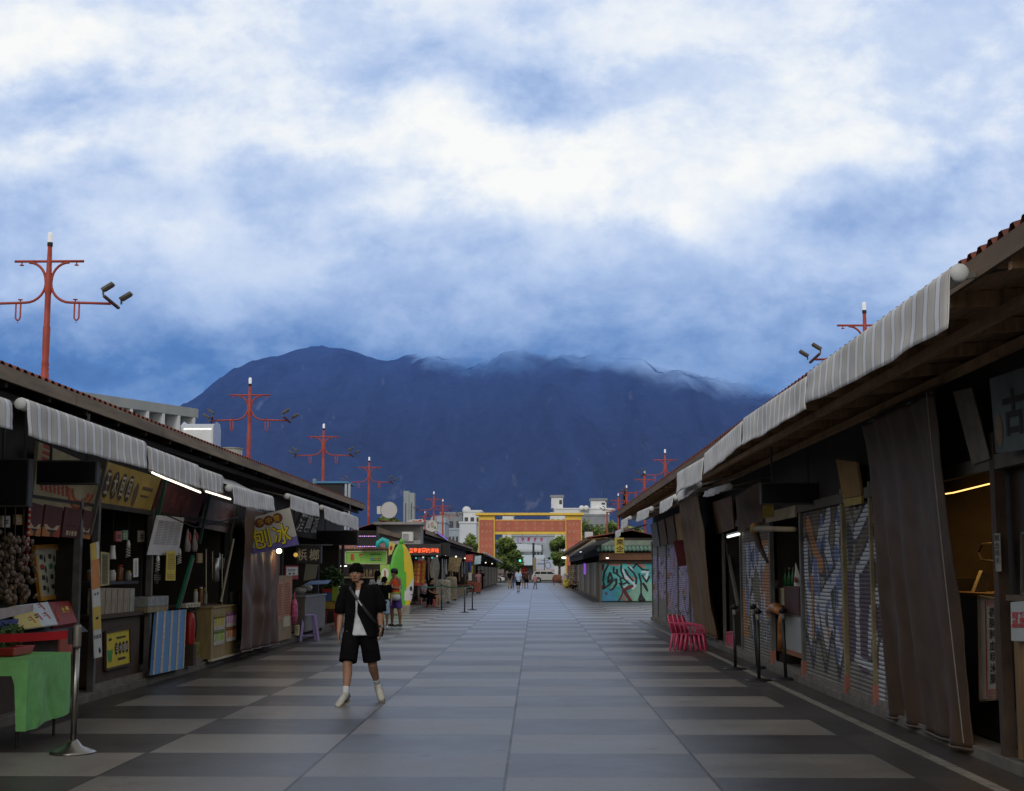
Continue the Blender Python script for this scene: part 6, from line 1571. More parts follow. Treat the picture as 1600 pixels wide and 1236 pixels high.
mb = MB(); mb.loft([atY(640, 870, 58.8), p, atY(690, 869.5, 58.8)], .012, 5); part(mb, 'cord', MATS['ink'], root)
for k, (px, py) in enumerate(((650, 872), (661, 871), (675, 871.5), (683, 869))):
    mb = MB(); mb.ell(atY(px, py, 58.7), .035, 7, 5); part(mb, 'lamp', E('lamp_teal%d' % (k % 2), [(.1, .6, .55), (.75, .8, .75)][k % 2], .7), root)
# inflatable paddle board leaning at the corner
base = atY(628, 944, 53.6)
def surf():
    root = thing('paddle_board', 'giant upright green and yellow inflatable board at the left corner', 'inflatable board', (base.x, 53.6, .3))
    H = 2.32; n = 26
    prof = [(0, .30), (.1, .40), (.25, .47), (.45, .49), (.65, .45), (.8, .36), (.9, .26), (.96, .16), (1, .04)]
    def wd(t):
        for (a, wa), (b, wb) in zip(prof, prof[1:]):
            if a <= t <= b: return wa + (wb - wa) * (t - a) / (b - a)
        return .04
    yaw = Euler((rad(-3), 0, rad(28))).to_matrix(); o = V((base.x, 53.6, .32))
    def pt(u, v):
        a = u * 2 * math.pi; w = wd(v); d = .10 * min(1, w / .2)
        return o + yaw @ V((w * math.cos(a), d * math.copysign(abs(math.sin(a)) ** .6, math.sin(a)), H * v))
    def pick(u, v):
        x = math.cos(u * 2 * math.pi)
        if x > .2 and .07 < v < .46 - .3 * (1 - x) + .0: return 2
        return 1 if x > .34 - .2 * v else 0
    mb = MB(); mb.grid(pt, 40, n, pick)
    part(mb, 'board', [M('board_green', (.10, .40, .045), .35, .12, 2), M('board_yellow', (.62, .46, .03), .35, .1, 2), M('board_white', (.55, .53, .56), .4, .08)], root, True)
    mb = MB(); mb.loft([pt(.8, .99), pt(.8, .99) + V((-.03, 0, .12)), pt(.8, .99) + V((-.02, 0, .2))], [(.12, .04), (.08, .03), (.01, .01)], 8); part(mb, 'nose_fin', MATS['board_green'], root, True)
    mb = MB(); 
    c = o + yaw @ V((.33, -.11, .62)); mb.ell(c, (.05, .02, .09), 10, 6); mb.ell(c + V((.06, .02, -.22)), (.09, .02, .015), 8, 5); mb.ell(c + V((-.07, 0, -.17)), (.03, .02, .02), 8, 5)
    part(mb, 'face_mark', MATS['ink'], root, True)
    mb = MB(); mb.box((base.x - .32, 53.45, 0), (base.x + .3, 53.95, .33)); part(mb, 'stand', M('stand_grey', (.2, .19, .16), .8, .3), root, bevel=.01)
surf()
# orange and red upright banners, curtains of goods in the second row
for i, (px, mt, lab) in enumerate(((653, 'red_paint', 'dark red upright banner right of the inflatable board'), (660, 'ban_o', 'orange upright banner with yellow print right of the inflatable board'), (648, 'ban_o2', 'rust coloured upright banner half behind the inflatable board'))):
    q = q_Y([(px - 4, 915), (px + 3, 915), (px + 6, 876), (px - 1, 876)], 60.5 + i * .3)
    r_ = board('upright_banner', lab, 'banner', q, M(mt, [(.35, .022, .02), (.42, .11, .03), (.3, .07, .03)][i], .7, .2), .01)
    mb = MB(); text(mb, q, '香腸豬血糕', (.2, .1, .8, .9), vertical=True, bold=.01, lift=.005); part(mb, 'lettering', MATS['yellow'], r_)
curtain('grey_curtain', 'long grey brown curtain in the second left stall row', [(-5.2, 63.5, .3), (-5.2, 66.6, .3), (-5.2, 66.6, 2.2), (-5.2, 63.5, 2.2)], M('curtain_grey', (.14, .12, .10), .8, .3), 7, .06, 15, nu=50, nv=10)
curtain('sack_curtain', 'pale hanging sacks in the second left stall row, behind the seated people', [(-5.1, 71, .3), (-5.1, 75, .3), (-5.1, 75, 2.3), (-5.1, 71, 2.3)], M('sack_pale', (.2, .18, .14), .8, .5, 4), 6, .12, 17, nu=50, nv=14)
for i, (px, py, Y, w, h, c, lab) in enumerate(((693, 930, 66, .9, 1.0, (.26, .25, .22), 'pale covered cart in front of the second left row'), (705, 926, 72, .8, 1.1, (.22, .19, .13), 'tan covered goods stack on the second left row pavement'))):
    p = atG(px, 935, .12); p = atY(px, 930, Y); root = thing('covered_cart', lab, 'cart', (p.x, Y, .12))
    mb = MB(); w *= .72
    def cov(u, v, p=p, Y=Y, w=w, h=h, i=i):
        a = u * 4; k = int(a) % 4; f = a - int(a); c4 = [(-1, -1), (1, -1), (1, 1), (-1, 1)]
        x0_, y0_ = c4[k]; x1_, y1_ = c4[(k + 1) % 4]; t = 1 - .12 * v - (.75 * max(0, v - .82) / .18)
        w_ = .05 * nz(u * 9, v * 3, 1, 1, i) * (1.2 - v)
        return V((p.x + (x0_ + (x1_ - x0_) * f) * w * .5 * (t + w_), Y + (y0_ + (y1_ - y0_) * f) * .4 * (t + w_), .2 + h * min(1, v / .86) + .03 * nz(u * 6, v * 4, 1, 1, i + 4)))
    mb.grid(cov, 40, 18); part(mb, 'cover', M('cover%d' % i, c, .7, .5, 5), root, True)
    for s in (-1, 1):
        mb = MB(); mb.loft([(p.x + s * w * .35, Y - .3, .19), (p.x + s * w * .35, Y - .24, .19)], .07, 10); part(mb, 'wheel', MATS['ink'], root)
q = q_Y([(700, 892), (716, 894), (722, 872), (702, 870)], 74)
r_ = board('hanging_clothes', 'beige hanging goods under the second left eave', 'goods', q, M('goods_beige', (.25, .19, .10), .8, .6, 7), .05)
q = q_Y([(728, 878), (739, 877), (739, 866.5), (727, 867)], 88)
r_ = board('red_sign', 'red box sign with pale strokes far along the second left row', 'sign', q, M('sign_red2', (.45, .03, .025), .6, .15), .2)
mb = MB(); text(mb, q, '川山', (.1, .2, .9, .85), lift=.01); part(mb, 'lettering', M('text_pink', (.5, .25, .2)), r_)
a, b = atY(703, 873, 78), atY(716, 872.5, 78); mb = MB(); mb.loft([a, b], .03, 6); single(mb, 'green_neon', E('neon_lime', (.55, 1, .2), .9), 'lime glowing strip under the second left eave', 'neon strip')
q = q_Y([(741, 882), (751, 881), (752, 868), (742, 869)], 98)
board('pale_blue_board', 'pale blue board beside the blue pole at the far left row', 'board', q, MATS['teal_white'], .05)
a, b = atY(734, 893, 96), atY(733.5, 866, 96); mb = MB(); mb.loft([a, b], .1, 8); single(mb, 'blue_pole', M('pole_blue', (.03, .06, .3), .6, .2), 'deep blue pole near the end of the second left row', 'pole')
q = q_Y([(735, 896), (739, 896), (739, 884), (735, 884)], 97); board('yellow_signboard', 'yellow upright panel right of the blue pole', 'board', q, MATS['yellow'], .05)
q = q_Y([(690, 842.5), (713, 853), (713, 850), (690, 836)], 80); q = [atX(683, 834, -4.6), atX(700, 846, -4.6), atX(700, 842, -4.6), atX(683, 830, -4.6)]
r_ = board('led_strip', 'strip of blue and pink lights along the second left eave', 'light strip', q, MATS['ink'], .02)
mb = MB()
for k in range(8): patch(mb, q, k / 8, .2, (k + .8) / 8, .8, .01)
part(mb, 'light_segment', E('led_violet', (.4, .25, 1), .5), r_)
# belt barrier in the street
for px, py, lab in ((690, 953, 'leftmost barrier post of the green belted barrier past the crossing'), (726, 957, 'middle barrier post of the green belted barrier, nearest of the three'), (738, 953, 'rightmost barrier post of the green belted barrier')):
    stanchion(lab, atG(px, py), group='posts of the green belted barrier')
a, b, c = atG(690, 953), atG(726, 957), atG(738, 953); mb = MB()
for p0, p1 in ((a, b), (b, c), (atG(655, 955), a)):
    mb.grid(lambda u, v: p0.lerp(p1, u) + V((0, 0, .97 + .05 * v - .06 * math.sin(u * math.pi))), 10, 1)
single(mb, 'barrier_belt', M('belt_green', (.03, .11, .06), .6, .1), 'green belt strung between the posts past the crossing', 'belt', origin=True)
# round signs on posts
def round_sign(px, py, rpx, Y, label, logo):
    c = atY(px, py, Y); r = rpx * Y / F; root = thing('round_sign', label, 'sign', (c.x, Y, 2.8))
    mb = MB(); mb.loft([c + V((0, -.06, 0)), c + V((0, .1, 0))], r, 32, side=(1, 0, 0)); part(mb, 'disc', M('sign_disc', (.50, .50, .52), .5, .06), root)
    mb = MB(); pts = [c + V((r * math.cos(k * math.pi / 18), -.05, r * math.sin(k * math.pi / 18))) for k in range(37)]; mb.loft(pts, r * .045, 6); part(mb, 'rim', M('rim_green', (.12, .16, .14)), root)
    mb = MB(); mb.loft([(c.x + .3 * r, Y + .15, 2.9), (c.x + .3 * r, Y + .15, c.z)], .04, 8); part(mb, 'post', MATS['frame_grey'], root)
    if logo:
        q = [c + V((sx * r, -.062, sz * r)) for sx, sz in ((-1, -1), (1, -1), (1, 1), (-1, 1))]
        mb = MB(); text(mb, q, '古早', (.18, .3, .34, .75), vertical=True, lift=.004); part(mb, 'lettering', MATS['ink'], root)
        mb = MB(); blob(mb, q, .55, .6, .14, .26, .004); part(mb, 'figure', M('fig_tan', (.36, .3, .24), .7, .5, 6), root)
        mb = MB(); blob(mb, q, .78, .38, .1, .12, .006); part(mb, 'green_mark', M('mark_green', (.08, .3, .1)), root)
round_sign(608, 797, 13, 62, 'larger blank white round sign above the left roofs', False)
round_sign(674.5, 822, 9.5, 82, 'smaller round sign with a figure and black characters above the left roofs', True)
q = q_Y([(589, 803), (596, 803), (596, 791), (589, 791)], 63.5); board('green_white_sign', 'small white sign with a green mark beside the blank round sign', 'sign', q, MATS['white_paper'], .1)
# shed on the left roofs
root = thing('roof_shed', 'small dark shed with a thin blue roof on the left rooftops', 'shed', (-8.6, 56, 3.2))
a, b = atY(491, 752, 56), atY(545, 752, 56)
boxpart(root, 'walls', (a.x + .1, 56, 3.2), (b.x - .25, 58, a.z - .1), MATS['black'])
boxpart(root, 'roof', (a.x, 55.9, a.z - .08), (b.x, 58.2, a.z), M('shed_blue', (.06, .22, .42), .5, .1))
for x in (b.x - .15, b.x - .02): boxpart(root, 'post', (x, 55.95, 3.2), (x + .09, 56.03, a.z - .09), M('post_pale', (.36, .40, .44)))
mb = MB(); p = atY(491.5, 748, 56); mb.loft([p + V((0, 0, -1)), p], .07, 8); part(mb, 'vent_pipe', MATS['bldg_grey'], root)
# duct and tank on the near left roof
p = atX(314, 690, -7.2); root = thing('ventilation_duct', 'shiny silver bent ventilation duct on the near left roof', 'duct', (p.x, p.y, 3.9))
mb = MB(); mb.prism([(p.y - .34, 3.9), (p.y + .3, 3.9), (p.y + .3, 4.62), (p.y + .22, 4.72), (p.y - .1, 4.74), (p.y - .34, 4.64)], 'X', p.x - .35, p.x + .35)
R_ = M('duct_silver', (.62, .66, .7), .35, .08, metal=.5); part(mb, 'hood', R_, root, bevel=.05)
p = atX(361, 705, -7.3); root = thing('water_tank', 'squat pale drum showing over the near left roof, beside the second lamp', 'tank', (p.x, p.y, 3.9))
mb = MB(); mb.lathe([(.27, 3.9), (.27, 4.5)], (p.x, p.y, 0), 20); part(mb, 'drum', M('drum_beige', (.33, .34, .32), .6, .2), root, True)
mb = MB(); mb.lathe([(.285, 4.503), (.285, 4.53)], (p.x, p.y, 0), 20); part(mb, 'lid', M('drum_lid', (.3, .31, .3)), root)
# white building with upright fins behind the left row
fb = thing('finned_building', 'white building with an overhanging slab and upright fins behind the left row', 'building', (-17, 63, 0))
A = atY(155, 616, 60); B = atY(310, 641, 65.6); B.z = A.z; d = (B - A).normalized(); back = V((-d.y, d.x, 0)) * -1
if back.y < 0: back = -back
A2 = A - d * 9
def quadprism(root, name, p0, p1, dep, z0, z1, mat, off=0):
    a = p0 + back * off; b = p1 + back * off; mb = MB()
    mb.hexa([V((a.x, a.y, z0)), V((b.x, b.y, z0)), V((b.x, b.y, z0)) + back * dep, V((a.x, a.y, z0)) + back * dep, V((a.x, a.y, z1)), V((b.x, b.y, z1)), V((b.x, b.y, z1)) + back * dep, V((a.x, a.y, z1)) + back * dep])
    return part(mb, name, mat, root)
quadprism(fb, 'roof_slab', A2, B, 4, A.z - .42, A.z, M('slab_grey', (.33, .36, .37), .8, .15, 1))
quadprism(fb, 'wall', A2, B - d * .25, 3, 0, A.z - .425, M('fin_wall', (.33, .36, .36), .8, .12, 1), .7)
L_ = (B - A2).length; k = 0
while k * 1.02 < L_ - .2:
    c = B - d * (.18 + k * 1.02); mb = MB(); mb.hexa([c, c - d * .14, c - d * .14 + back * .69, c + back * .69, c + V((0, 0, .01)), c - d * .14 + V((0, 0, .01)), c - d * .14 + back * .69, c + back * .69]) if False else None
    quadprism(fb, 'fin', c - d * .16, c, .68, A.z - 2.6, A.z - .423, MATS['bldg_white'], .01); k += 1

# ================================================================== far town
def windows(root, x0, x1, z0, z1, y, nx, nz_, mat=None, w=.6, h=.55, sill=True):
    for i in range(nx):
        for j in range(nz_):
            cx = x0 + (x1 - x0) * (i + .5) / nx; cz = z0 + (z1 - z0) * (j + .5) / nz_; a = (x1 - x0) / nx * w / 2; b = (z1 - z0) / nz_ * h / 2
            f = boxpart(root, 'window', (cx - a, y - .06, cz - b), (cx + a, y - .005, cz + b), MATS['frame_grey']); boxpart(f, 'pane', (cx - a * .85, y - .09, cz - b * .85), (cx + a * .85, y - .065, cz + b * .85), mat or MATS['glass_dark'])
def bld(label, Y, pxs, top, mat, dep=12, bottom=0, name='building'):
    a = atY(pxs[0], top, Y); b = atY(pxs[1], top, Y)
    root = thing(name, label, 'building', ((a.x + b.x) / 2, Y, 0)); boxpart(root, 'wall', (a.x, Y, bottom), (b.x, Y + dep, a.z), mat)
    boxpart(root, 'parapet', (a.x - .15, Y - .15, a.z + .01), (b.x + .15, Y + dep + .15, a.z + .4), mat)
    return root, a.x, b.x, a.z
r_, x0, x1, z = bld('white house with a round water tank on top, left of the gateway', 300, (724, 752), 800, MATS['bldg_white']); windows(r_, x0, x1, z - 7.5, z - .6, 300, 3, 3)
mb = MB(); c = atY(729, 797, 301); mb.ell(c, (.9, .9, .8), 12, 8); mb.lathe([(.7, z), (.7, c.z)], (c.x, 301, 0), 12); part(mb, 'water_tank', MATS['bldg_white'], r_, True)
r_, x0, x1, z = bld('pale lower house in front of the white one left of the gateway', 280, (718, 744), 818, M('bldg_pale', (.60, .65, .72), .8, .12, .3)); windows(r_, x0 + .4, x1 - .2, 2, z - 3, 280, 2, 2)
r_, x0, x1, z = bld('dark grey house with square windows behind the logo sign', 320, (688, 722), 803, MATS['bldg_grey']); windows(r_, x0, x1, z - 9, z - 1, 320, 3, 2, h=.7)
r_, x0, x1, z = bld('low pale blue building to the right of the dark grey house', 290, (700, 728), 828, MATS['bldg_blue']); windows(r_, x0, x1, 2, z - .5, 290, 5, 2)
r_, x0, x1, z = bld('pale rounded building right behind the logo sign', 240, (672, 695), 817, MATS['bldg_blue'])
mb = MB(); mb.prism([(x0 + (x1 - x0) * .5 + (x1 - x0) * .5 * math.cos(t * math.pi / 10), z + .41 + .9 * math.sin(t * math.pi / 10)) for t in range(11)], 'Y', 240.1, 250); part(mb, 'vault', MATS['bldg_blue'], r_)
r_, x0, x1, z = bld('grey house with a red lettered board at its roof, beyond the left roofs', 210, (638, 672), 817, M('bldg_board', (.40, .42, .46), .8, .2, .5)); q = q_Y([(641, 816), (660, 816), (661, 811), (642, 812)], 209); mb = MB(); mb.slab(q, .2); part(mb, 'roof_board', MATS['white_paper'], r_); mb = MB(); text(mb, q, '大山鵬', (.05, .1, .95, .9), lift=.02, bold=.03); part(mb, 'lettering', MATS['sign_redtext'], r_)
# slim grey monument tower
root = thing('memorial_tower', 'tall slim grey twin slab tower against the mountain on the left', 'tower', atY(639, 818, 420))
for (xa, xb, t) in ((630.6, 639, 767), (639.4, 647.4, 770)):
    a = atY(xa, t, 420); b = atY(xb, t, 420); boxpart(root, 'slab', (a.x, 420, 0), (b.x, 424, a.z), M('tower_grey', (.30, .34, .37), .8, .1, .4))
for xa in (633.3, 642.3):
    a = atY(xa, 786, 419.9); b = atY(xa + 1.1, 786, 419.9); boxpart(root, 'slot', (a.x, 419.8, 8), (b.x, 419.95, a.z), M('slot_brown', (.09, .075, .08)))
# right white blocks
r_, x0, x1, z = bld('long white building right of the gateway top', 380, (866, 952), 796, MATS['bldg_white'], 14); windows(r_, x0 + 6, x1, z - 5.5, z - .8, 380, 9, 1, h=.35); windows(r_, x0, x0 + 6, z - 9, z - 1, 380, 3, 2)
for (pa, pb, t, nm) in ((861.5, 879.5, 777, 0), (924, 947.5, 782, 1)):
    a = atY(pa, t, 381); b = atY(pb, t, 381); boxpart(r_, 'stair_tower', (a.x, 381.2, z + .42), (b.x, 388, a.z), MATS['bldg_white']); boxpart(r_, 'tower_roof', (a.x - .3, 380.9, a.z + .01), (b.x + .3, 388.3, a.z + .6), MATS['bldg_grey'])
    windows(r_, a.x + (b.x - a.x) * .6, b.x, z + 1.2, a.z - .5, 381.2, 1, 1, h=.7)
for k, px in enumerate((909, 916)):
    c = atY(px, 794, 379); mb = MB(); mb.ell(c, (.75, .75, .75), 10, 7); part(mb, 'roof_tank', MATS['bldg_white'], r_, True)
a = atY(940, 770, 384); mb = MB(); mb.loft([(a.x, 384, a.z - 3), (a.x, 384, a.z + .5)], .08, 5); part(mb, 'mast', MATS['frame_grey'], r_)
r_, x0, x1, z = bld('block with dark shade roof behind the trees right of the gateway', 330, (905, 952), 806, MATS['bldg_grey']); windows(r_, x0, x1, z - 5, z - 1, 330, 6, 1)
r_, x0, x1, z = bld('white house seen between the gateway beams', 340, (785, 802), 806, MATS['bldg_white']); windows(r_, x0, x1, z - 4, z - .5, 340, 2, 1)
r_, x0, x1, z = bld('white house at the right between the gateway beams', 350, (860, 884), 803, MATS['bldg_white']); windows(r_, x0, x1, z - 4, z - .5, 350, 3, 1)
# street end: grey blue apartment block with balconies, billboard, lower white roofs
r_, x0, x1, z = bld('grey blue apartment block with balconies seen through the gateway', 262, (800, 866), 838, MATS['bldg_blue']); 
windows(r_, x0 + (x1 - x0) * .5, x1 - 2, 2.5, z - 1.2, 262, 3, 3, h=.5)
for j in range(3): boxpart(r_, 'balcony', (x0 + (x1 - x0) * .42, 261.2, 3.4 + j * 2.0), (x1 - 2.2, 261.98, 3.95 + j * 2.0), M('balc', (.22, .26, .27)))
r_, x0, x1, z = bld('brownish house with a white awning roof left in the gateway', 250, (776, 812), 848, M('bldg_tan', (.24, .21, .19), .8, .3, .5)); windows(r_, x0, x1, 2.5, z - .5, 250, 3, 2)
mb = MB(); mb.hexa([atY(x, y, Y) for x, y, Y in ((790, 862, 246), (846, 862, 246), (846, 857, 249), (790, 857, 249), (790, 858, 246), (846, 859, 246), (846, 852, 249), (790, 848, 249))]); part(mb, 'awning_roof', M('awn_white', (.5, .56, .62)), r_)
root = thing('metal_roof_shop', 'white metal roofed shop beyond the road at the street end', 'building', (-2, 236, 0))
boxpart(root, 'wall', (-4.5, 236, 0), (1.2, 244, 2.6), M('shop_dark', (.16, .15, .15), .8, .4, .8))
mb = MB(); mb.hexa([(-5.2, 234.5, 2.5), (1.6, 234.5, 2.5), (1.6, 244, 4.2), (-5.2, 244, 4.2), (-5.2, 234.5, 2.6), (1.6, 234.5, 2.6), (1.6, 244, 4.3), (-5.2, 244, 4.3)]); part(mb, 'roof', M('roof_paleblue', (.45, .55, .6), .5, .12, .4), root)
for k in range(5): boxpart(root, 'shopfront', (-4.3 + k * 1.1, 235.8, .3), (-3.4 + k * 1.1, 235.95, 2.2), [MATS['glass_dark'], MATS['white_plastic'], MATS['red_paint']][k % 3])
q = q_Y([(837.5, 893), (867, 893), (865, 873), (836.5, 873)], 226)
r_ = board('billboard', 'white billboard with a blue car drawing at the street end', 'billboard', q, M('bill_white', (.48, .52, .62), .6, .08), .2)
mb = MB(); lines(mb, q, (.1, .55, .5, .68), 1, fill=.8, seed=60, lift=.02); lines(mb, q, (.3, .84, .8, .92), 1, fill=.8, seed=61, lift=.02); n_ = 20
pts = [bil(q, .66 + .15 * math.cos(k * math.pi / 10), .5 + .25 * math.sin(k * math.pi / 10)) + V((0, -.03, 0)) for k in range(21)]; mb.loft(pts, .05, 5); part(mb, 'blue_print', M('print_blue', (.06, .2, .45)), r_)
mb = MB(); patch(mb, q, .02, .03, .98, .16, .02); part(mb, 'red_print', M('print_rose', (.45, .32, .36)), r_)
mb = MB(); mb.loft([q[0] + V((.5, .2, -2)), q[0] + V((.5, .2, 1))], .1, 6); mb.loft([q[1] + V((-.5, .2, -2)), q[1] + V((-.5, .2, 1))], .1, 6); part(mb, 'legs', MATS['frame_grey'], r_)
# utility pole
root = thing('utility_pole', 'dark utility pole with a pale base, middle of the gateway view', 'pole', atG(833, 909)); b = V(root.location); b.y = 196; 
p = atY(833.5, 850, 214); mb = MB(); mb.loft([(p.x, 214, 0), (p.x, 214, 6.0)], .16, 8); part(mb, 'shaft', MATS['frame_dark'], root)
mb = MB(); mb.loft([(p.x + .16, 213.8, 0), (p.x + .16, 213.8, 3.6)], .22, 8); part(mb, 'sleeve', M('sleeve_ochre', (.28, .23, .13)), root)
# traffic lights
for px, py, lab in ((811.5, 876, 'green traffic light at the left of the street end'), (861, 872.5, 'green traffic light above the billboard at the street end')):
    p = atY(px, py, 216); root = thing('traffic_light', lab, 'traffic light', (p.x, 216, 0))
    boxpart(root, 'housing', (p.x - .45, 215.8, p.z - .2), (p.x + .2, 216, p.z + .2), MATS['ink'])
    mb = MB(); mb.loft([(p.x + .1, 215.7, p.z), (p.x + .1, 215.79, p.z)], .17, 10); part(mb, 'green_lamp', E('go_green', (.1, 1, .6), 1.6), root)
    mb = MB(); mb.loft([(p.x - 1.0, 216.2, 0), (p.x - 1.0, 216.2, p.z), (p.x, 216.1, p.z)], .07, 6); part(mb, 'mast', MATS['frame_grey'], root)

# ================================================================== gateway
Yg = 185
def gp(px, py): return atY(px, py, Yg)
root = thing('gateway', 'big red and yellow gateway across the end of the street', 'gateway', (gp(828, 900).x, Yg, 0))
GY = M('gate_yellow', (.80, .56, .085), .6, .12, .8); GR = M('gate_red', (.46, .14, .09), .7, .15, .8); GL = M('gate_letter', (.58, .30, .21), .7, .1)
def gbox(name, x0, x1, y0, y1, ya, yb, mat, par=None):
    a = gp(x0, y0); b = gp(x1, y1); z0 = 0 if y1 is None else b.z
    return boxpart(par or root, name, (a.x, ya, z0), (b.x, yb, a.z), mat)
def gx(px): return gp(px, 830).x
def gz(py): return gp(828, py).z
boxpart(root, 'top_beam', (gx(743), Yg - 1.0, gz(805.4)), (gx(912), Yg + 1.6, gz(801.8)), GY, .03)
for (xa, xb, nm) in ((748, 773.2, 'left'), (883.5, 909, 'right')):
    pl_ = boxpart(root, 'pillar', (gx(xa), Yg - .6, 0), (gx(xb), Yg + 1.2, gz(805.5)), GY)
    w = (xb - xa) * .1
    q = [V((gx(xa + 1.2), Yg - .64, .5)), V((gx(xb - 1.6), Yg - .64, .5)), V((gx(xb - 1.6), Yg - .64, gz(812.5))), V((gx(xa + 1.2), Yg - .64, gz(812.5)))]
    mb = MB(); mb.slab(q, .03); part(mb, 'red_panel', GR, pl_)
    h = (gz(812.5) - .5); mb = MB(); v0 = 1 - (gz(812.5) - gz(860)) / h
    rows_ = ['水源和', '東洲市', '花山境', '海岸夜']
    for r, s_ in enumerate(rows_):
        v = 1 - (r + .85) * (1 - v0) / 4.2; text(mb, q, s_, (.08, v, .92, v + (1 - v0) / 4.2 * .46), lift=.02, gap=.25)
    part(mb, 'lettering', GL, pl_)
ba = boxpart(root, 'lower_beam', (gx(773.3), Yg - .4, gz(835)), (gx(883.4), Yg + .9, gz(812)), GY)
q = [V((gx(773.6), Yg - .44, gz(830.7))), V((gx(883.2), Yg - .44, gz(830.7))), V((gx(883.2), Yg - .44, gz(813.4))), V((gx(773.6), Yg - .44, gz(813.4)))]
mb = MB(); mb.slab(q, .03); part(mb, 'red_panel', GR, ba)
mb = MB(); text(mb, q, '近和宅成置陳夜點', (.0, .55, 1.0, .88), lift=.02, gap=.62); text(mb, q, '博山數品味之高照', (.0, .12, 1.0, .42), lift=.02, gap=.62); part(mb, 'lettering', GL, ba)
q = [V((gx(804), Yg + .2, gz(848))), V((gx(853), Yg + .2, gz(848))), V((gx(853), Yg + .2, gz(838.3))), V((gx(804), Yg + .2, gz(838.3)))]
r_ = board('hanging_banner', 'pale lilac banner with four red characters hung under the gateway', 'banner', q, M('banner_lilac', (.46, .49, .66), .7, .08), .05)
mb = MB(); text(mb, q, '福町夜市', (.16, .15, .96, .86), lift=.02, gap=.5, bold=.03); part(mb, 'lettering', M('banner_red', (.4, .06, .1)), r_)
mb = MB()
for u in (.25, .72): mb.loft([bil(q, u, 1), bil(q, u, 1) + V((0, 0, .35))], .03, 5)
lines(mb, q, (.08, .2, .14, .8), 4, seed=70, lift=.02); part(mb, 'cord', MATS['frame_grey'], r_)

# ================================================================== trees
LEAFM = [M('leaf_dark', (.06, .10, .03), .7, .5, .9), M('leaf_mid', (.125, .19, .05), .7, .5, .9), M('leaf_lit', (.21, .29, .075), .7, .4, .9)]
def tree(name, label, x, y, h, rx, rz_, z0=0, n=1800, size=.32, seed=1, lobes=20, group=None, mats=LEAFM):
    rr = random.Random(seed); root = thing(name, label, 'tree', (x, y, z0), group)
    mb = MB(); top = V((x, y, z0 + h * .62)); mb.loft([(x, y, z0), (x + .1, y, z0 + h * .25), top], [h * .035, h * .026, h * .012], 8)
    cs = []
    for k in range(lobes):
        a = rr.uniform(0, 6.28); t = rr.uniform(-1, 1); rad_ = math.sqrt(max(0, 1 - t * t * .8)) * rr.uniform(.35, .8)
        c = V((x + rx * rad_ * math.cos(a), y + rx * rad_ * math.sin(a) * .8, z0 + h - rz_ + rz_ * t * .72)); cs.append((c, rr.uniform(.32, .55) * rx))
        mb.loft([(x, y, z0 + h * rr.uniform(.3, .55)), c], [h * .012, h * .004], 5)
    part(mb, 'trunk', M('bark', (.075, .06, .045), .9, .4, 3), root)
    mb = MB()
    for i in range(n):
        c, r = cs[rr.randrange(len(cs))]
        while True:
            d = V((rr.uniform(-1, 1), rr.uniform(-1, 1), rr.uniform(-1, 1)))
            if .2 < d.length < 1: break
        p = c + d * r * rr.uniform(.75, 1.12); s = size * rr.uniform(.45, 1.2)
        a = V((rr.uniform(-1, 1), rr.uniform(-1, 1), rr.uniform(-.8, .5))).normalized(); b = a.cross(V((rr.uniform(-1, 1), rr.uniform(-1, 1), rr.uniform(-1, 1)))).normalized()
        mb.cur = 0 if d.z < -.2 else (2 if d.z > .35 and rr.random() < .6 else 1)  # shading put into the leaf colour: dark undersides, lit tops
        mb.face([p - a * s, p + b * s * .5, p + a * s, p - b * s * .5])
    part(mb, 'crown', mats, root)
    return root
def tree_px(name, label, px, top, Y, halfpx, **k):
    t = atY(px, top, Y); k['n'] = int(k.get('n', 1800) * 1.15); return tree(name, label, t.x, Y, t.z, halfpx * Y / F, k.pop('rz', t.z * .42), **k)
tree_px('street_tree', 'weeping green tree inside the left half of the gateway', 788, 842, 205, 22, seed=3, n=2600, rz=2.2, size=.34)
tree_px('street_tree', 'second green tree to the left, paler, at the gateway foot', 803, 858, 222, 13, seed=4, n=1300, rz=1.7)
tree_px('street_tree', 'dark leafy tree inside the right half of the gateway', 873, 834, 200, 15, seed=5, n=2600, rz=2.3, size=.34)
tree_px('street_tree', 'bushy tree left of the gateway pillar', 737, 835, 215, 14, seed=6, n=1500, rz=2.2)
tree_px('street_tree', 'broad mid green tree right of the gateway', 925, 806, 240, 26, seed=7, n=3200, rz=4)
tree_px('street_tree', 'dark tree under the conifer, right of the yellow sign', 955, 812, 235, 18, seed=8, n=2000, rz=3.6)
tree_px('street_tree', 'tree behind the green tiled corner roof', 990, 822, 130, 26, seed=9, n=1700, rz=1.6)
tree_px('street_tree', 'low yellow green trees behind the blank round sign', 612, 805, 120, 26, seed=10, n=1400, rz=1.4)
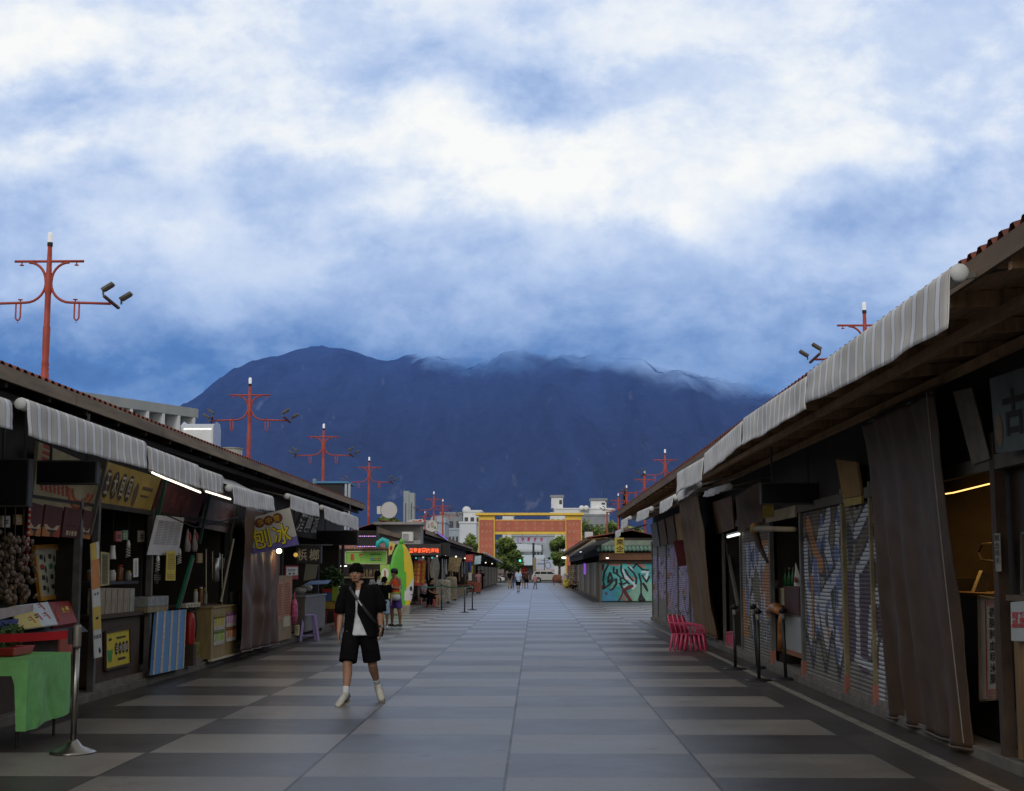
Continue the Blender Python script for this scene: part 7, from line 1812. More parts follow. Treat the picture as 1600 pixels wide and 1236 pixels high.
def conifer(label, px, top, Y, half):
    t = atY(px, top, Y); x = t.x; h = t.z; r = half * Y / F; rr = random.Random(5); root = thing('conifer_tree', label, 'tree', (x, Y, 0))
    mb = MB(); mb.loft([(x, Y, 0), (x, Y, h)], [.25, .03], 6); part(mb, 'trunk', MATS['bark'], root)
    mb = MB()
    for k in range(26):
        z = h * (.35 + .65 * k / 26); rr_ = r * (1 - k / 26) + .15
        for j in range(9):
            a = rr.uniform(0, 6.28)
            for m in range(9):
                f = (m + 1) / 9; p = V((x + math.cos(a) * rr_ * f, Y + math.sin(a) * rr_ * f, z - .25 * f + rr.uniform(-.1, .1))); s = .22
                d = V((rr.uniform(-1, 1), rr.uniform(-1, 1), rr.uniform(-.6, .3))).normalized(); b = d.cross(V((0, 0, 1))).normalized(); mb.cur = 0 if rr.random() < .7 else 1
                mb.face([p - d * s, p + b * s * .3, p + d * s, p - b * s * .3])
    part(mb, 'crown', LEAFM, root)
conifer('dark conifer among the red lamps over the right roof', 976, 764, 190, 9)

# ================================================================== corner block on the right: teal graffiti shutter
cb = thing('corner_shop', 'corner shop with a green tiled roof and a brown beam over the teal graffiti', 'building', (5.2, 76, 0))
Yc = 75.6
def cx_(px): return atY(px, 900, Yc).x
def cz_(py): return atY(980, py, Yc).z
x0, x1 = cx_(940), 7.6
boxpart(cb, 'wall', (x0 - .12, Yc + .12, 0), (x1, Yc + .6, cz_(862)), MATS['dark_wall'])
boxpart(cb, 'beam', (x0 - .1, Yc - .25, cz_(875)), (x1, Yc + .1, cz_(863.5)), M('beam_brown', (.14, .065, .035), .7, .25, 2))
boxpart(cb, 'under_beam', (x0 - .1, Yc - .1, cz_(880)), (x1, Yc + .1, cz_(875.3)), MATS['brown_dark'])
mb = MB(); w = .21
for k in range(int((x1 - x0 + .4) / w)):
    x = x0 - .2 + k * w; mb.loft([(x, Yc - .5, cz_(859.5)), (x, Yc + .3, cz_(853.5))], [.095, .095], 8)
mb.hexa([(x0 - .3, Yc - .42, cz_(860.5)), (x1, Yc - .42, cz_(860.5)), (x1, Yc + .3, cz_(855)), (x0 - .3, Yc + .3, cz_(855)), (x0 - .3, Yc - .42, cz_(859)), (x1, Yc - .42, cz_(859)), (x1, Yc + .3, cz_(853)), (x0 - .3, Yc + .3, cz_(853))])
part(mb, 'tiled_eave', MATS['tile_green'], cb, True)
boxpart(cb, 'parapet', (x0 + .1, Yc + .32, cz_(854)), (x1, Yc + .5, cz_(844)), M('parapet_green', (.20, .25, .21), .8, .3, 2, dirt=.4))
boxpart(cb, 'parapet_return', (x0 - .1, Yc + .35, cz_(854)), (x0 + .095, Yc + 3, cz_(845)), MATS['wall_grey'])
boxpart(cb, 'jamb', (x0 - .12, Yc - .1, 0), (x0 - .005, Yc + .1, cz_(880)), MATS['plank_grey2'])
TE = [M('teal', (.045, .30, .32), .5, .2, 2), M('teal_light', (.09, .42, .42), .5, .2, 2), M('g_black', (.012, .012, .016), .6, .1), M('g_white', (.5, .58, .66), .5, .1), M('g_maroon', (.12, .022, .025), .6, .2), M('g_green', (.20, .40, .33), .5, .2, 2), M('g_salmon', (.36, .16, .13), .6, .2), M('g_blue', (.06, .30, .48), .5, .2)]
wS = cx_(1022) - x0
GS = wS / (cx_(1016.2) - x0)                 # u = 1 where the near row hides it
def gpix(u, v):
    """teal letters: coordinates measured on the shutter, a across 0..1 from the left jamb, b up 0..1"""
    a = u * GS; b = v
    def S(pts, r): return inblob(a, b, pts, r)
    P = lambda x, y: ((x - 45) / 775, 1 - (y - 530) / 640)
    L = lambda *p: [P(*k) for k in p]
    k = .013
    black = [L((150, 560), (90, 680), (70, 820), (90, 950)), L((80, 960), (160, 900), (230, 820), (280, 800), (280, 880), (210, 980), (180, 985)), L((180, 690), (150, 780), (150, 860), (215, 790), (180, 690)), L((240, 600), (235, 690), (300, 720)),
             L((360, 560), (355, 650), (400, 790), (480, 880)), L((420, 640), (470, 740), (540, 830)), L((330, 870), (380, 960)), L((470, 600), (560, 700), (600, 790), (590, 880)), L((550, 610), (600, 540)), L((640, 710), (670, 850), (670, 1040)),
             L((690, 740), (760, 850), (800, 760)), L((700, 880), (770, 1000), (750, 930), (705, 870)), L((620, 560), (700, 640), (790, 650)), L((290, 640), (290, 720), (370, 790)), L((340, 800), (370, 890), (440, 860))]
    for q_ in black:
        if S(q_, .0205): return 2
    if S(L((670, 1060), (640, 1150), (720, 1160), (670, 1080)), .03): return 2
    if S(L((480, 930), (400, 990), (440, 960), (520, 920)), .042): return 4
    if S(L((400, 1000), (450, 1080), (500, 1170)), .04): return 4
    if S(L((380, 1010), (350, 1110), (300, 1180)), .018): return 4
    if S(L((390, 1100), (410, 1170)), .03): return 6
    if S(L((370, 640), (400, 720), (440, 800)), .03) or S(L((440, 760), (540, 860), (580, 900), (540, 960)), .026) or S(L((335, 890), (380, 950), (450, 900)), .02) or S(L((700, 680), (780, 660), (750, 800), (720, 770)), .028) or S(L((500, 600), (530, 640)), .02): return 3
    if S(L((150, 540), (300, 560), (350, 540)), .03): return 6
    if S(L((480, 545), (520, 545)), .03) or S(L((640, 545), (720, 590)), .035): return 6
    if S(L((70, 560), (60, 640)), .03): return 4
    if S(L((60, 920), (70, 960)), .03): return 4
    if S(L((540, 780), (545, 810)), .03): return 8 % 8 if False else 6
    if S(L((240, 860), (200, 950)), .02): return 5
    if S(L((100, 1030), (130, 1060)), .012) or S(L((130, 1030), (100, 1060)), .012): return 4
    if b < .3 and a < .38: return 7 if nz(a, b, 3, 3, 3) > -.1 else 0
    if S(L((500, 1100), (620, 950), (600, 1150)), .09): return 5
    if a > .82 and b < .5: return 5
    q = nz(a, b, 4, 5, 55)
    return 1 if q > .1 else 0
shutter(cb, dict(o=V((x0, Yc, 0)), d=V((1, 0, 0)), n=V((0, -1, 0)), w=wS, z0=.03, z1=cz_(880), soft=1), gpix, .07, 150, 'teal shutter with large black outlined graffiti letters', TE)
# things on the corner roof
q = q_Y([(988, 850), (999, 850), (999, 841), (988, 841)], 77.5); root = thing('roof_cooler', 'white framed cooler unit on the corner shop roof', 'cooler', cen(q)); boxpart(root, 'case', *sorted_box(q, 77.5, 78.2), MATS['white_plastic']); q2 = q_Y([(989.5, 849), (997, 849), (997, 842), (989.5, 842)], 77.45); boxpart(root, 'grille', *sorted_box(q2, 77.46, 77.49), MATS['tile_green'])
q = q_Y([(976, 848), (990, 848), (990, 842), (976, 842)], 80); mb = MB(); mb.box(*sorted_box(q, 80, 81)); single(mb, 'roof_box', MATS['bldg_white'], 'long white box behind the yellow hanging sign on the corner roof', 'box')
p = atY(953, 842, 79); mb = MB(); mb.ell(p, (.13, .1, .16), 10, 7); mb.loft([p + V((0, 0, -.6)), p], .03, 6); single(mb, 'roof_globe', MATS['white_plastic'], 'small white globe lamp on the corner shop parapet', 'lamp', smooth=True)
q = q_Y([(914, 841), (926.5, 841), (926.5, 831), (914, 831)], 90); root = thing('white_roof_tank', 'plain white square tank standing on the far right roof', 'tank', cen(q)); boxpart(root, 'tank', *sorted_box(q, 90, 90.6), M('tank_white', (.55, .57, .6), .6, .06), .02); boxpart(root, 'legs', (q[0].x + .1, 90.1, 3.2), (q[1].x - .1, 90.5, q[0].z - .01), MATS['frame_grey'])
# satellite dish and red flag mast
p = atY(955, 798, 120); root = thing('satellite_dish', 'white dish seen edge-on on a red mast over the right roofs', 'dish', (p.x, 120, 3))
mb = MB(); mb.loft([p + V((-.45, 0, -.1)), p + V((0, 0, .03)), p + V((.4, 0, .1))], [(.1, .3), (.2, .35), (.05, .1)], 8, side=(0, 0, 1)); part(mb, 'dish', MATS['white_plastic'], root, True)
p2 = atY(948.5, 800, 120); mb = MB(); mb.loft([(p2.x, 120, 0), (p2.x, 120, p2.z)], .06, 8); part(mb, 'mast', MATS['lamp_red'], root)
# far right eave extras: rolled awning, light, lanterns
a, b = atX(890, 869, 2.6), atX(928, 846, 2.6)
root = thing('awning', 'rolled brown grey awning along the far right eave', 'awning', (a + b) / 2)
mb = MB(); mb.loft([a, b], [.09, .09], 10); part(mb, 'roller', M('awn_greybrown', (.28, .26, .22), .8, .3, 4), root, True)
mb = MB(); mb.grid(lambda u, v: a.lerp(b, u) + V((.9 * v, 0, .12 * v + .0)), 8, 3); part(mb, 'canopy', MATS['awn_greybrown'], root)
a, b = atX(881, 873, 2.5), atX(880.0, 873.6, 2.5)
for px, py, X, lab, r in ((881, 871.5, 2.4, 'bright white lamp at the far end of the right row', .13), (907, 862, 2.9, 'small white lamp under the far right eave', .05), (949, 872, 3.9, 'tiny white lamp on the brown beam of the corner shop', .05)):
    p = atX(px, py, X) if px != 949 else atY(px, py, 75.2); root = thing('eave_lamp', lab, 'lamp', p)
    mb = MB(); mb.ell(p, (r * 1.6, r, r * .7), 10, 7); part(mb, 'globe', E('lamp_white', (1, .98, .92), 1.8), root, True)
    mb = MB(); mb.loft([p + V((0, 0, r * .6)), p + V((0, 0, r + .25))], .02, 5); part(mb, 'stem', MATS['ink'], root)
p = atX(749, 871.5, -4.2); root = thing('eave_lamp', 'round bright lamp at the end of the second left row', 'lamp', p); mb = MB(); mb.ell(p, .1, 10, 7); part(mb, 'globe', MATS['lamp_white'], root, True); mb = MB(); mb.loft([p + V((0, 0, .09)), p + V((0, 0, .35))], .02, 5); part(mb, 'stem', MATS['ink'], root)
q = q_X([(912, 897), (915, 898), (915, 881), (912, 880)], 3.5); board('violet_light_panel', 'narrow violet lit panel on the far right row', 'light panel', q, E('violet_lit', (.35, .1, .8), .5), .03)
for k, (px, lab) in enumerate(((748, 'pale awning low on the far left row before the gateway'), )):
    a, b = atX(757, 864, -3.95), atX(785, 879.5, -3.95); root = thing('awning', lab, 'awning', (a + b) / 2)
    mb = MB(); mb.loft([a, b], .1, 8); part(mb, 'roller', M('awn_pale', (.36, .35, .33), .8, .2, 3), root, True)
    mb = MB(); mb.grid(lambda u, v: a.lerp(b, u) + V((-.5 * v, 0, .3 * v)), 8, 3); part(mb, 'canopy', MATS['awn_pale'], root)
for px, py, X, col_, lab in ((883, 905, 2.9, 'white_plastic', 'white bundle of goods at the far right stall end'), (885, 912, 2.95, 'yellow', 'yellow sack low at the far right stall end'), (752, 0, 0, 'red_paint', '')):
    if not lab: continue
    p = atX(px, py, X); mb = MB(); mb.ell(p, (.35, .5, .42), 10, 7); 
    for k in range(5): mb.ell(p + V((random.uniform(-.25, .25), random.uniform(-.4, .4), random.uniform(-.2, .5))), (.16, .2, .18), 8, 5)
    single(mb, 'goods_bundle', M('bundle_' + col_, (.45, .38, .06) if col_ == 'yellow' else (.35, .32, .3), .7, .5, 5), lab, 'goods', smooth=True)
for k in range(5):
    p = atX((896, 899, 893, 890, 888)[k], 885, 3.3); mb = MB(); r_ = random.Random(k)
    for j in range(7): mb.ell((p.x, p.y + r_.uniform(-.4, .4), 1.0 + j * .17), (.1, .14, .11), 7, 5)
    single(mb, 'hanging_goods', M('hgoods%d' % k, [(.3, .26, .2), (.14, .08, .1), (.26, .2, .05), (.24, .24, .26), (.3, .1, .08)][k], .7, .6, 6), ['pale string of goods hanging far along the right row', 'dark string of goods beside the pale one, far right row', 'ochre string of goods near the far right stall end', 'grey string of goods near the far right stall end', 'reddish string of goods at the very end of the right row'][k], 'goods')

# --- hanging stock and small lights along the second left row
GC = [(.30, .25, .16), (.12, .10, .09), (.26, .10, .07), (.22, .22, .2), (.10, .14, .2), (.32, .28, .22), (.2, .13, .06)]
for k, Y in enumerate((64.2, 67.4, 69, 77, 79.5, 82, 84.5, 87, 91, 94, 99, 103)):
    z0 = .9 + .25 * ((k * 7) % 3); x = -4.98 - .05 * (k % 3); mb = MB(); w = .3 + .12 * (k % 2)
    mb.grid(lambda u, v: V((x + .05 * math.sin(u * 11 + k) * (1 - v), Y - w + 2 * w * u * (1 - .35 * v) + .35 * w * v, z0 + (2.25 - z0) * v)), 14, 8)
    o = single(mb, 'hanging_garment', M('garment%d' % (k % 7), GC[k % 7], .85, .5, 4), ['%s garment hanging along the second left row, %s' % (['sand', 'dark grey', 'rust', 'grey', 'slate blue', 'cream', 'ochre'][k % 7], ['nearest the crossing', 'behind the curtain', 'by the red stools', 'left of the covered carts', 'above the carts', 'by the red table', 'over the red table', 'before the red box sign', 'past the red box sign', 'near the blue pole', 'beyond the blue pole', 'at the row end'][k])][0], 'garment', 'garments hanging along the second left row', smooth=True)
    o.modifiers.new('t', 'SOLIDIFY').thickness = .02
for k, Y in enumerate((68, 76, 86, 97, 122, 140)):
    p = V((-4.75 if Y < 110 else -4.2, Y, 2.45 if Y < 110 else 2.3)); root = thing('stall_lamp', 'small warm lamp under the left eaves, ' + ['over the seated pair', 'over the covered carts', 'over the red table', 'near the blue pole', 'first along the far row', 'second along the far row'][k], 'lamp', p)
    mb = MB(); mb.ell(p, (.06, .06, .05), 8, 6); part(mb, 'globe', E('globe_cream', (1, .85, .6), 1.6), root, True); mb = MB(); mb.loft([p + V((0, 0, .04)), p + V((0, 0, .5))], .012, 5); part(mb, 'cord', MATS['ink'], root)
for k, (px, py, Y, w, h, cl, lab) in enumerate(((716, 905, 86, .9, .5, (.3, .24, .16), 'tan carton on the second left row pavement, behind the red table'), (708, 916, 80, .7, .6, (.2, .2, .22), 'grey crate on the second left row pavement'), (742, 905, 100, .8, .7, (.35, .1, .07), 'red crate at the end of the second left row'))):
    p = atY(px, py, Y); mb = MB(); mb.box((p.x - w / 2, Y, .121), (p.x + w / 2, Y + .5, .121 + h)); single(mb, 'goods_crate', M('gcrate%d' % k, cl, .7, .5, 8), lab, 'crate', bevel=.02)
# ================================================================== people
SK = M('skin', (.30, .165, .105), .55, .12, 6, spec=.35); SK2 = M('skin_tan', (.24, .125, .075), .55, .12, 6)
HAIR = M('hair_black', (.0035, .003, .003), .8, .4, 60, spec=.05)
def remesh(mb, name, mats, parent, voxel, smooth_it=4, label=None):
    """weld overlapping shells into one continuous skin"""
    off = V(topof(parent).location)
    me = mkmesh(mb, name, mats, off); o = bpy.data.objects.new(name, me); col.objects.link(o)
    r = o.modifiers.new('r', 'REMESH'); r.mode = 'VOXEL'; r.voxel_size = voxel; r.use_smooth_shade = True
    if smooth_it:
        s = o.modifiers.new('s', 'SMOOTH'); s.iterations = smooth_it; s.factor = .5
    dg = bpy.context.evaluated_depsgraph_get(); new = bpy.data.meshes.new_from_object(o.evaluated_get(dg))
    o.modifiers.clear(); o.data = new; bpy.data.meshes.remove(me); new.name = name
    if not new.materials:
        new.materials.append(mats if not isinstance(mats, (list, tuple)) else mats[0])
    new.polygons.foreach_set('use_smooth', [True] * len(new.polygons))
    o.parent = parent
    if label: o['label'] = label
    return o
def dj(**k):
    J = dict(pel=(0, 0, .93), chest=(0, .005, 1.25), neck=(0, .01, 1.44), head=(0, -.01, 1.595),
             sha=(-.185, .01, 1.40), ela=(-.235, .03, 1.12), wra=(-.235, -.03, .87), haa=(-.225, -.06, .70),
             shb=(.185, .01, 1.40), elb=(.235, .03, 1.12), wrb=(.235, -.03, .87), hab=(.225, -.06, .70),
             hia=(-.09, 0, .88), kna=(-.10, -.02, .48), ana=(-.10, .02, .085), toa=(-.12, -.15, .03),
             hib=(.09, 0, .88), knb=(.10, -.02, .48), anb=(.10, .02, .085), tob=(.12, -.15, .03), face=(0, -1, 0))
    J.update(k); return {a: V(b) for a, b in J.items()}
def walk(s=.22, arm=.14):
    return dj(kna=(-.09, -.16, .50), ana=(-.09, -s - .02, .09), toa=(-.10, -s - .19, .06), knb=(.09, -.04, .49), anb=(.09, s + .06, .13), tob=(.10, s - .08, .03),
              ela=(-.24, .06, 1.13), wra=(-.22, arm, .90), haa=(-.215, arm + .02, .74), elb=(.24, .0, 1.13), wrb=(.22, -arm - .05, .91), hab=(.215, -arm - .10, .76))
def sit(h=.45):
    return dj(pel=(0, .0, h + .09), chest=(0, -.04, h + .40), neck=(0, -.06, h + .60), head=(0, -.09, h + .75), sha=(-.18, -.05, h + .56), ela=(-.22, -.10, h + .28), wra=(-.14, -.34, h + .20), haa=(-.08, -.42, h + .20),
              shb=(.18, -.05, h + .56), elb=(.22, -.10, h + .28), wrb=(.14, -.34, h + .20), hab=(.08, -.42, h + .20), hia=(-.09, 0, h + .06), kna=(-.12, -.43, h + .06), ana=(-.12, -.40, .09), toa=(-.13, -.57, .03),
              hib=(.09, 0, h + .06), knb=(.12, -.43, h + .06), anb=(.12, -.40, .09), tob=(.13, -.57, .03))
def figure(label, loc, rz, J, st, h=1.72, voxel=.02):
    """st: top/bottom (kind, material), hair, hat, bag, shoes ; one continuous body, clothes and hair on it"""
    root = thing('person', label, 'person', (0, 0, 0), st.get('group'))
    det = voxel < .012
    S = h / 1.72
    face = J['face'].normalized(); sidev = V((0, 0, 1)).cross(-face).normalized() * -1
    sidev = face.cross(V((0, 0, 1))).normalized(); 
    if sidev.x < 0: sidev = -sidev
    pel, che, nek, hd = J['pel'], J['chest'], J['neck'], J['head']
    wid = (J['shb'] - J['sha']).normalized()
    fem = st.get('slim', 1.0)
    mb = MB()
    up = (che - pel).normalized()
    tor = [pel - up * .07, pel, pel.lerp(che, .45), che, che.lerp(nek, .55), nek.lerp(che, .12), nek + (hd - nek) * .35]
    mb.loft(tor, [(.10 * fem, .08), (.155 * fem, .105), (.135 * fem, .10), (.165 * fem, .115), (.165 * fem, .095), (.075, .065), (.056, .058)], 14, side=wid)
    # head : skull, jaw, nose, ears
    fx = face; uz = V((0, 0, 1)); sx = sidev
    RH = Matrix((sx, -fx, uz)).transposed()
    mb.ell(hd + uz * .02, (.074, .092, .098), 16, 12, RH)
    mb.loft([hd + uz * .02 + fx * .02, hd - uz * .045 + fx * .03, hd - uz * .098 + fx * .052], [(.072, .07), (.064, .062), (.034, .036)], 14, side=sx)
    if det:
        mb.loft([hd + fx * .085 + uz * .018, hd + fx * .102 - uz * .018, hd + fx * .088 - uz * .032], [(.010, .012), (.017, .016), (.012, .01)], 8, side=sx)
        mb.ell(hd + fx * .083 - uz * .052, (.026, .012, .010), 8, 6, RH)
        for s in (-1, 1): mb.ell(hd + fx * .068 + uz * .035 + sx * s * .03, (.028, .018, .009), 8, 6, RH); mb.ell(hd + sx * s * .076 - fx * .005 + uz * .0, (.012, .022, .034), 8, 6, RH); mb.ell(hd + fx * .06 - uz * .012 + sx * s * .042, (.022, .02, .02), 8, 6, RH)
    else:
        mb.ell(hd + fx * .095 - uz * .015, (.014, .016, .02), 6, 4, RH)
        for s in (-1, 1): mb.ell(hd + sx * s * .078, (.012, .02, .03), 6, 4, RH)
    for k in 'ab':
        sh, el, wr, ha = J['sh' + k], J['el' + k], J['wr' + k], J['ha' + k]
        mb.loft([sh.lerp(che.lerp(nek, .6), .35), sh, sh.lerp(el, .35), el, el.lerp(wr, .3), wr], [.065, .058, .050, .040, .042, .027], 10)
        d = (ha - wr).normalized(); n_ = (V((1 if k == 'b' else -1, 0, 0))); n_ = (n_ - d * n_.dot(d)).normalized(); w_ = d.cross(n_).normalized()
        if w_.dot(face) < 0: w_ = -w_                                     # thumb side looks forward
        kn = wr + d * .085
        mb.loft([wr - d * .01, wr + d * .03, kn], [(.024, .018), (.037, .017), (.040, .014)], 8, side=w_)
        for i, (o, L) in enumerate(((.030, .070), (.011, .080), (-.009, .074), (-.028, .058))):
            a = kn + w_ * o; c1 = a + d * L * .5 - n_ * .006; c2 = a + d * L * .95 - n_ * (.024 + .004 * i)
            mb.loft([a - d * .012, c1, c2], [.0095, .0085, .0068], 6)
        t0 = wr + d * .025 + w_ * .03; mb.loft([t0 - w_ * .012, t0 + w_ * .022 + d * .03, t0 + w_ * .024 + d * .062 - n_ * .012], [.013, .0105, .008], 6)
        hi, kn_, an, to = J['hi' + k], J['kn' + k], J['an' + k], J['to' + k]
        back = (an - to); back.z = 0; back = back.normalized()
        mb.loft([hi + V((0, 0, .04)), hi.lerp(kn_, .4), kn_, kn_.lerp(an, .28) + back * .016, kn_.lerp(an, .65) + back * .006, an], [.098 * fem, .082 * fem, .056, .058, .043, .034], 12)
        if not (det and st.get('nofeet')): mb.loft([an + back * .05 - V((0, 0, .035)), an - V((0, 0, .02)), an.lerp(to, .6) + V((0, 0, .01)), to], [(.03, .028), (.036, .045), (.042, .03), (.034, .018)], 8, side=sidev)
    body = remesh(mb, 'body', st.get('skin', SK), root, voxel)
    # --- clothes
    kind, tm = st['top']
    ex = .022
    mb = MB()
    hem = st.get('hem', pel - up * .10)
    hem = V(hem)
    prof = [(hem, (.180 * fem, .135)), (pel.lerp(che, .2), (.170 * fem, .13)), (che.lerp(pel, .4), (.165 * fem, .13)), (che, (.185 * fem, .14)), (che.lerp(nek, .55), (.180 * fem, .118)), (nek.lerp(che, .14), (.088, .08)), (nek + (hd - nek) * .08, (.068, .072))]
    tk = st.get('topk', 1); prof = [(p, (r[0] * tk, r[1] * (tk + .06 if tk < 1 else 1))) for p, r in prof]
    if kind == 'vest': prof = prof[:-2] + [(nek.lerp(che, .25), (.11, .09))]
    def sleeve(k, m, frac, r0, r1):
        sh, el = J['sh' + k], J['el' + k]; inn = sh.lerp(che.lerp(nek, .6), .45)
        m.loft([inn, sh + V((0, 0, .008)), sh.lerp(el, frac * .6), sh.lerp(el, frac)], [.078, r0, r0 * .98, r1], 12)
    if kind != 'open':
        mb.loft([p for p, r in prof], [r for p, r in prof], 16, side=wid)
        if kind in ('tee', 'dress'):
            for k in 'ab': sleeve(k, mb, .72, .074, .072)
        if kind == 'dress':
            kz = V((0, 0, 1)); mb.loft([pel, pel - kz * .25, pel - kz * .45], [(.17, .13), (.20, .16), (.215, .18)], 14, side=wid)
        remesh(mb, 'dress' if kind == 'dress' else ('vest' if kind == 'vest' else 'shirt'), tm, root, max(voxel, .012), 2)
    kind, bm = st['bottom']
    if kind in ('shorts', 'trousers'):
        mb = MB(); mb.loft([pel + up * (.08 if 'topk' not in st else -.06), pel - up * (.0 if 'topk' not in st else .07), pel - up * .09], [(.165 * fem, .122), (.178 * fem, .135), (.15 * fem, .12)], 14, side=wid)
        for k in 'ab':
            hi, kn_, an = J['hi' + k], J['kn' + k], J['an' + k]
            f = st.get('leg', .82)
            if kind == 'shorts': mb.loft([hi + up * (.03 if 'topk' not in st else -.02), hi.lerp(kn_, .45), hi.lerp(kn_, f)], [.112 * fem, .112 * fem, .108 * fem + .004], 14)
            else: mb.loft([hi + up * .03, hi.lerp(kn_, .5), kn_, kn_.lerp(an, .4), kn_.lerp(an, .93)], [.108 * fem, .094 * fem, .075, .07, .062], 12)
        remesh(mb, kind, bm, root, max(voxel, .012), 2)
    # --- hair
    hs = st.get('hair', 'short')
    if hs:
        mb = MB(); n, m = 60, 18
        def hp(u, v):
            a = u * 2 * math.pi; fr = -math.cos(a)                        # fr = 1 in front
            low = {'short': (.030, -.01, -.062), 'fringe': (.010, -.004, -.055), 'long': (.04, -.1, -.17), 'pony': (.05, -.02, -.05)}[hs]
            zl = low[0] if fr > .55 else (low[1] if fr > -.35 else low[2])
            if fr > .3 and fr <= .55: zl = low[0] + (low[1] - low[0]) * (.55 - fr) / .25
            jag = (.012 * math.sin(a * 23) + .012 * math.sin(a * 13 + 1) + .006 * math.sin(a * 41)) * (1 if fr > 0 else .4)
            zt = .112; z = zl + jag + (zt - zl - jag) * v
            rr_ = math.sqrt(max(0, 1 - ((max(z, 0)) / .121) ** 2)) if z > 0 else 1
            th = .013 + .010 * nz(u * 9, v * 5, 1, 1, 3)
            if z < -.03: rr_ *= 1 - (-.03 - z) * (1.6 if hs != 'long' else -.3)
            x = (.076 + th) * rr_ * math.sin(a); y = (.094 + th) * rr_ * math.cos(a)
            return hd + uz * (.02 + z) + sx * x + fx * (-y)
        mb.grid(hp, n, m); hh = part(mb, 'hair', st.get('haircol', HAIR), root, True); hh.modifiers.new('t', 'SOLIDIFY').thickness = -.012
        if hs == 'pony':
            mb = MB(); mb.loft([hd - fx * .09 + uz * .05, hd - fx * .14 + uz * .0, hd - fx * .13 - uz * .12, hd - fx * .10 - uz * .24], [.03, .045, .04, .012], 8); part(mb, 'ponytail', HAIR, root, True)
    if st.get('hat'):
        mb = MB(); mb.loft([hd + uz * .05, hd + uz * .09, hd + uz * .135, hd + uz * .15], [(.092, .108), (.092, .108), (.08, .09), (.03, .035)], 14, side=sx)
        mb.loft([hd + uz * .052 + fx * .0, hd + uz * .046 + fx * .0], [(.098, .112), (.125, .15)], 14, side=sx); part(mb, 'hat', st['hat'], root, True)
    # --- shoes
    shm = st.get('shoes')
    if shm:
        for k in 'ab':
            an, to = J['an' + k], J['to' + k]; back = (an - to).normalized()
            mb = MB(); dn = V((0, 0, 1)); hl = an + back * .052 - dn * .045
            mb.loft([hl + back * .012, hl + dn * .012 - back * .03, an.lerp(to, .45) - dn * .0, to + dn * .012, to - back * .035 + dn * .004], [(.03, .03), (.042, .046), (.046, .04), (.046, .028), (.024, .014)], 10, side=sidev); part(mb, 'shoe', shm, root, True)
    root.location = loc; root.rotation_euler = (0, 0, rz); root.scale = (S,) * 3
    return root

CL = {}
def cloth(n, c): return M('cloth_' + n, c, .9, .2, 7, spec=.15)
BLK = M('cloth_black', (.0055, .0055, .0065), .95, .3, 7, spec=.08); WHT = cloth('white', (.52, .54, .58)); 
